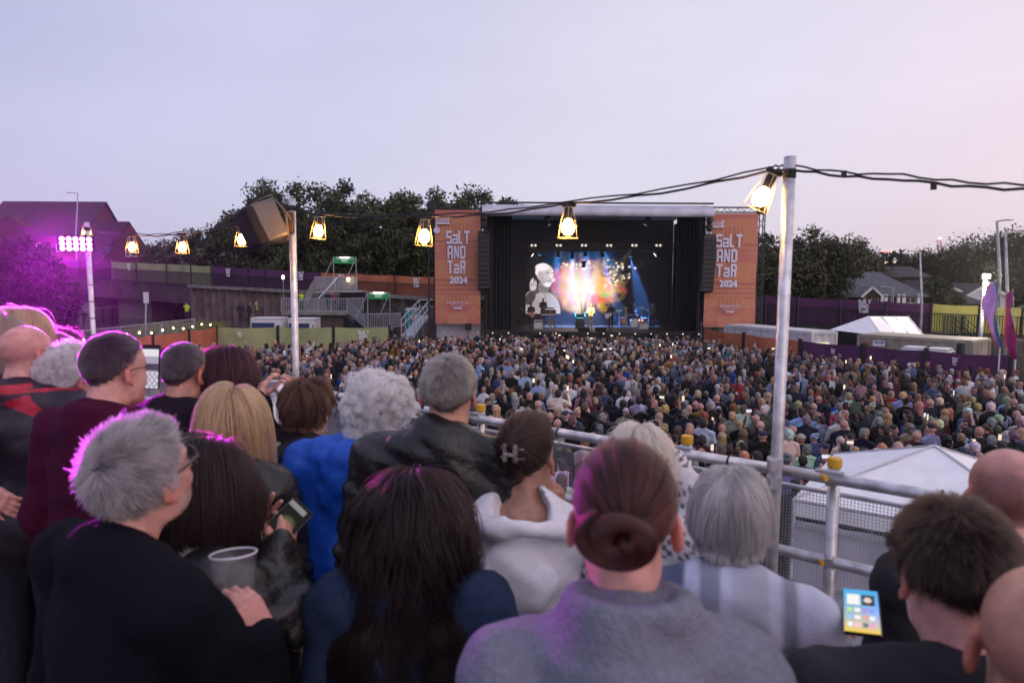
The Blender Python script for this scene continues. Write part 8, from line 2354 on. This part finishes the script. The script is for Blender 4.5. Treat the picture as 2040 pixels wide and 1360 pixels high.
# ---------------------------------------------------------------- things they hold
cup = thing('plastic_cup', 'clear plastic beer cup held by the grey-haired man', 'cup', P(462, 1275, 1.45))
ct = P(465, 1102, 1.45); cb = P(470, 1246, 1.43); ax = (ct - cb); H = ax.length; Mq = ax.to_track_quat('Z', 'Y').to_matrix()
gl = bpy.data.materials.new('clear plastic'); gl.use_nodes = True; N = gl.node_tree.nodes; b = N['Principled BSDF']
tr = N.new('ShaderNodeBsdfTransparent'); mx = N.new('ShaderNodeMixShader'); mx.inputs[0].default_value = .085
b.inputs['Base Color'].default_value = (.8, .8, .85, 1); b.inputs['Roughness'].default_value = .25
gl.node_tree.links.new(tr.outputs[0], mx.inputs[1]); gl.node_tree.links.new(b.outputs[0], mx.inputs[2]); gl.node_tree.links.new(mx.outputs[0], N['Material Output'].inputs[0])
MB().lathe([(.034, 0), (.0355, .002), (.0405, H * .5), (.0405, H * .51), (.048, H)], 32, Mq, cb, caps=False).build('wall', gl, cup, smooth=True)
mb = MB(); mb.tube([cb + Mq @ Vector((.0484 * math.cos(a), .0484 * math.sin(a), H)) for a in np.linspace(0, 2 * math.pi, 41)], .0022, 8, cap=False)
mb.build('rim', mat('milky rim', (.6, .58, .62), .35), cup, smooth=True)
MB().lathe([(.033, .004), (.0345, .022), (.001, .024)], 24, Mq, cb).build('dregs', mat('beer dregs', (.45, .5, .55), .2), cup)

def held_phone(label, c, up, face, screen, strength, w=.074, h=.155, art=None):
    """phone slab: up = long axis, face = direction the screen looks"""
    y = Vector(up).normalized(); z = Vector(face); z = (z - y * z.dot(y)).normalized(); x = y.cross(z); M3 = Matrix((x, y, z)).transposed()
    root = thing('phone', label, 'phone', c, 'phones held on the deck')
    MB().box(c, (w, h, .009), M3, bev=.0035).build('case', M_PHONE, root)
    NXp, NYp = 36, 72; u, v = np.meshgrid(np.linspace(0, 1, NXp), np.linspace(0, 1, NYp)); V = np.zeros((NYp, NXp, 3))
    pts = np.stack([(u - .5) * (w - .006), (v - .5) * (h - .008), 0 * u + .0049], 2).reshape(-1, 3) @ np.array(M3).T + np.array(c)
    ii = np.arange(NXp * NYp).reshape(NYp, NXp); F = np.stack([ii[:-1, :-1], ii[:-1, 1:], ii[1:, 1:], ii[1:, :-1]], -1).reshape(-1, 4)
    np_mesh('screen', pts, F, [emit_attr(f'phone picture {strength}', strength)], root, smooth=False, cols=art(u, v).reshape(-1, 3))
def art_home(u, v):
    c = np.zeros(u.shape + (3,)); t = v[..., None]
    c[:] = np.array([.95, .65, .1]) * (1 - t) ** 2 + np.array([.1, .45, .85]) * (1 - (1 - t) ** 2); c[..., 2] += .5 * np.clip(u - .5, 0, 1) * 2 * np.clip(1 - np.abs(v - .5) * 2, 0, 1)
    def r(u0, u1, v0, v1, col): c[(u > u0) & (u < u1) & (v > v0) & (v < v1)] = col
    r(.1, .46, .62, .88, (.95, .95, .92)); r(.54, .9, .62, .88, (.08, .06, .06)); c[((u - .7) ** 2 + ((v - .76) * 1.6) ** 2) < .012] = (.8, .7, .65)
    cols = [(.55, .85, .3), (.95, .95, .95), (.5, .3, .85), (.3, .35, .9), (.35, .6, .95), (.95, .92, .9), (.9, .4, .4), (.95, .95, .95), (.9, .95, 1), (.95, .6, .8), (.2, .2, .3), (.9, .4, .7)]
    for i, q in enumerate(cols):
        a, b_ = i % 4, i // 4; r(.1 + a * .21, .25 + a * .21, .46 - b_ * .17, .56 - b_ * .17, q)
    return c
def art_stage(u, v):
    c = np.zeros(u.shape + (3,)) + np.array([.16, .12, .24]); d = np.sqrt(((u - .5) / .28) ** 2 + ((v - .42) / .16) ** 2); q = np.clip(1.3 - d, 0, 1)[..., None]
    c = c * (1 - q) + q * np.array([1, .85, 1.0]); c[(u < .16)] = (.35, .3, .4); c[(u > .88)] = (.5, .45, .6); c[v > .93] = (.02, .02, .02)
    return c
def art_photo(u, v):
    c = np.zeros(u.shape + (3,)) + np.array([.05, .055, .05]); c[(u < .05) | (u > .95) | (v < .02) | (v > .975)] = (.004, .004, .005); q = np.clip(1 - (((u - .5) / .4) ** 2 + ((v - .52) / .18) ** 2), 0, 1)[..., None]
    c = c * (1 - q) + q * np.array([.45, .42, .25]) + .05 * np.sin(u * 40)[..., None] * np.sin(v * 60)[..., None]; c[(v > .84) & (v < .95) & (u < .8)] = (.75, .75, .78)
    k = (v < .28); c[k] = (.16, .17, .18); kk = k & (np.sin(u * 60) * np.sin(v * 90) > .1); c[kk] = (.5, .5, .5)
    return np.clip(c, 0, 1)
def art_bright(u, v):
    c = np.zeros(u.shape + (3,)) + np.array([.5, .45, .6]); c[v > .75] = (1, .95, 1); c[(np.sin(u * 22) * np.sin(v * 40) > .2) & (v < .5)] = (.95, .9, 1); c[v > .92] = (.03, .02, .03); c[(v > .42) & (v < .58)] = (.1, .08, .12)
    return c
def tilt_axes(c, tilt, roll):
    """long axis and facing of a slab turned to the holder: tilt back by 'tilt', rolled by 'roll' degrees"""
    v = (Vector((0, 0, CAM_Z)) - c).normalized(); r_ = Vector((0, 0, 1)).cross(v).normalized(); u_ = v.cross(r_)
    u2 = u_ * math.cos(R(roll)) + r_ * math.sin(R(roll)); up = u2 * math.cos(R(tilt)) - v * math.sin(R(tilt)); return up, v * math.cos(R(tilt)) + u2 * math.sin(R(tilt))
c = P(1716, 1219, 1.42); up, fc = tilt_axes(c, 54, -6)
held_phone('bright home-screen phone held by the man in the dark T-shirt', c, up, fc, None, 1.0, art=art_home)
c = P(567, 1045, 1.80); up, fc = tilt_axes(c, 25, 48)
held_phone('phone showing a photo in the hands of the woman in leather', c, up, fc, None, .32, art=art_photo)
held_phone('sideways phone filming the stage in front of the auburn-haired woman', P(558, 772, 2.92), (-1, .1, .02), (0, -1, .05), None, .8, art=art_stage)
held_phone('upright phone filming beside the burgundy fleece man', P(301, 731, 2.35), (.02, .1, 1), (-.25, -1, .1), None, .8, art=art_bright)
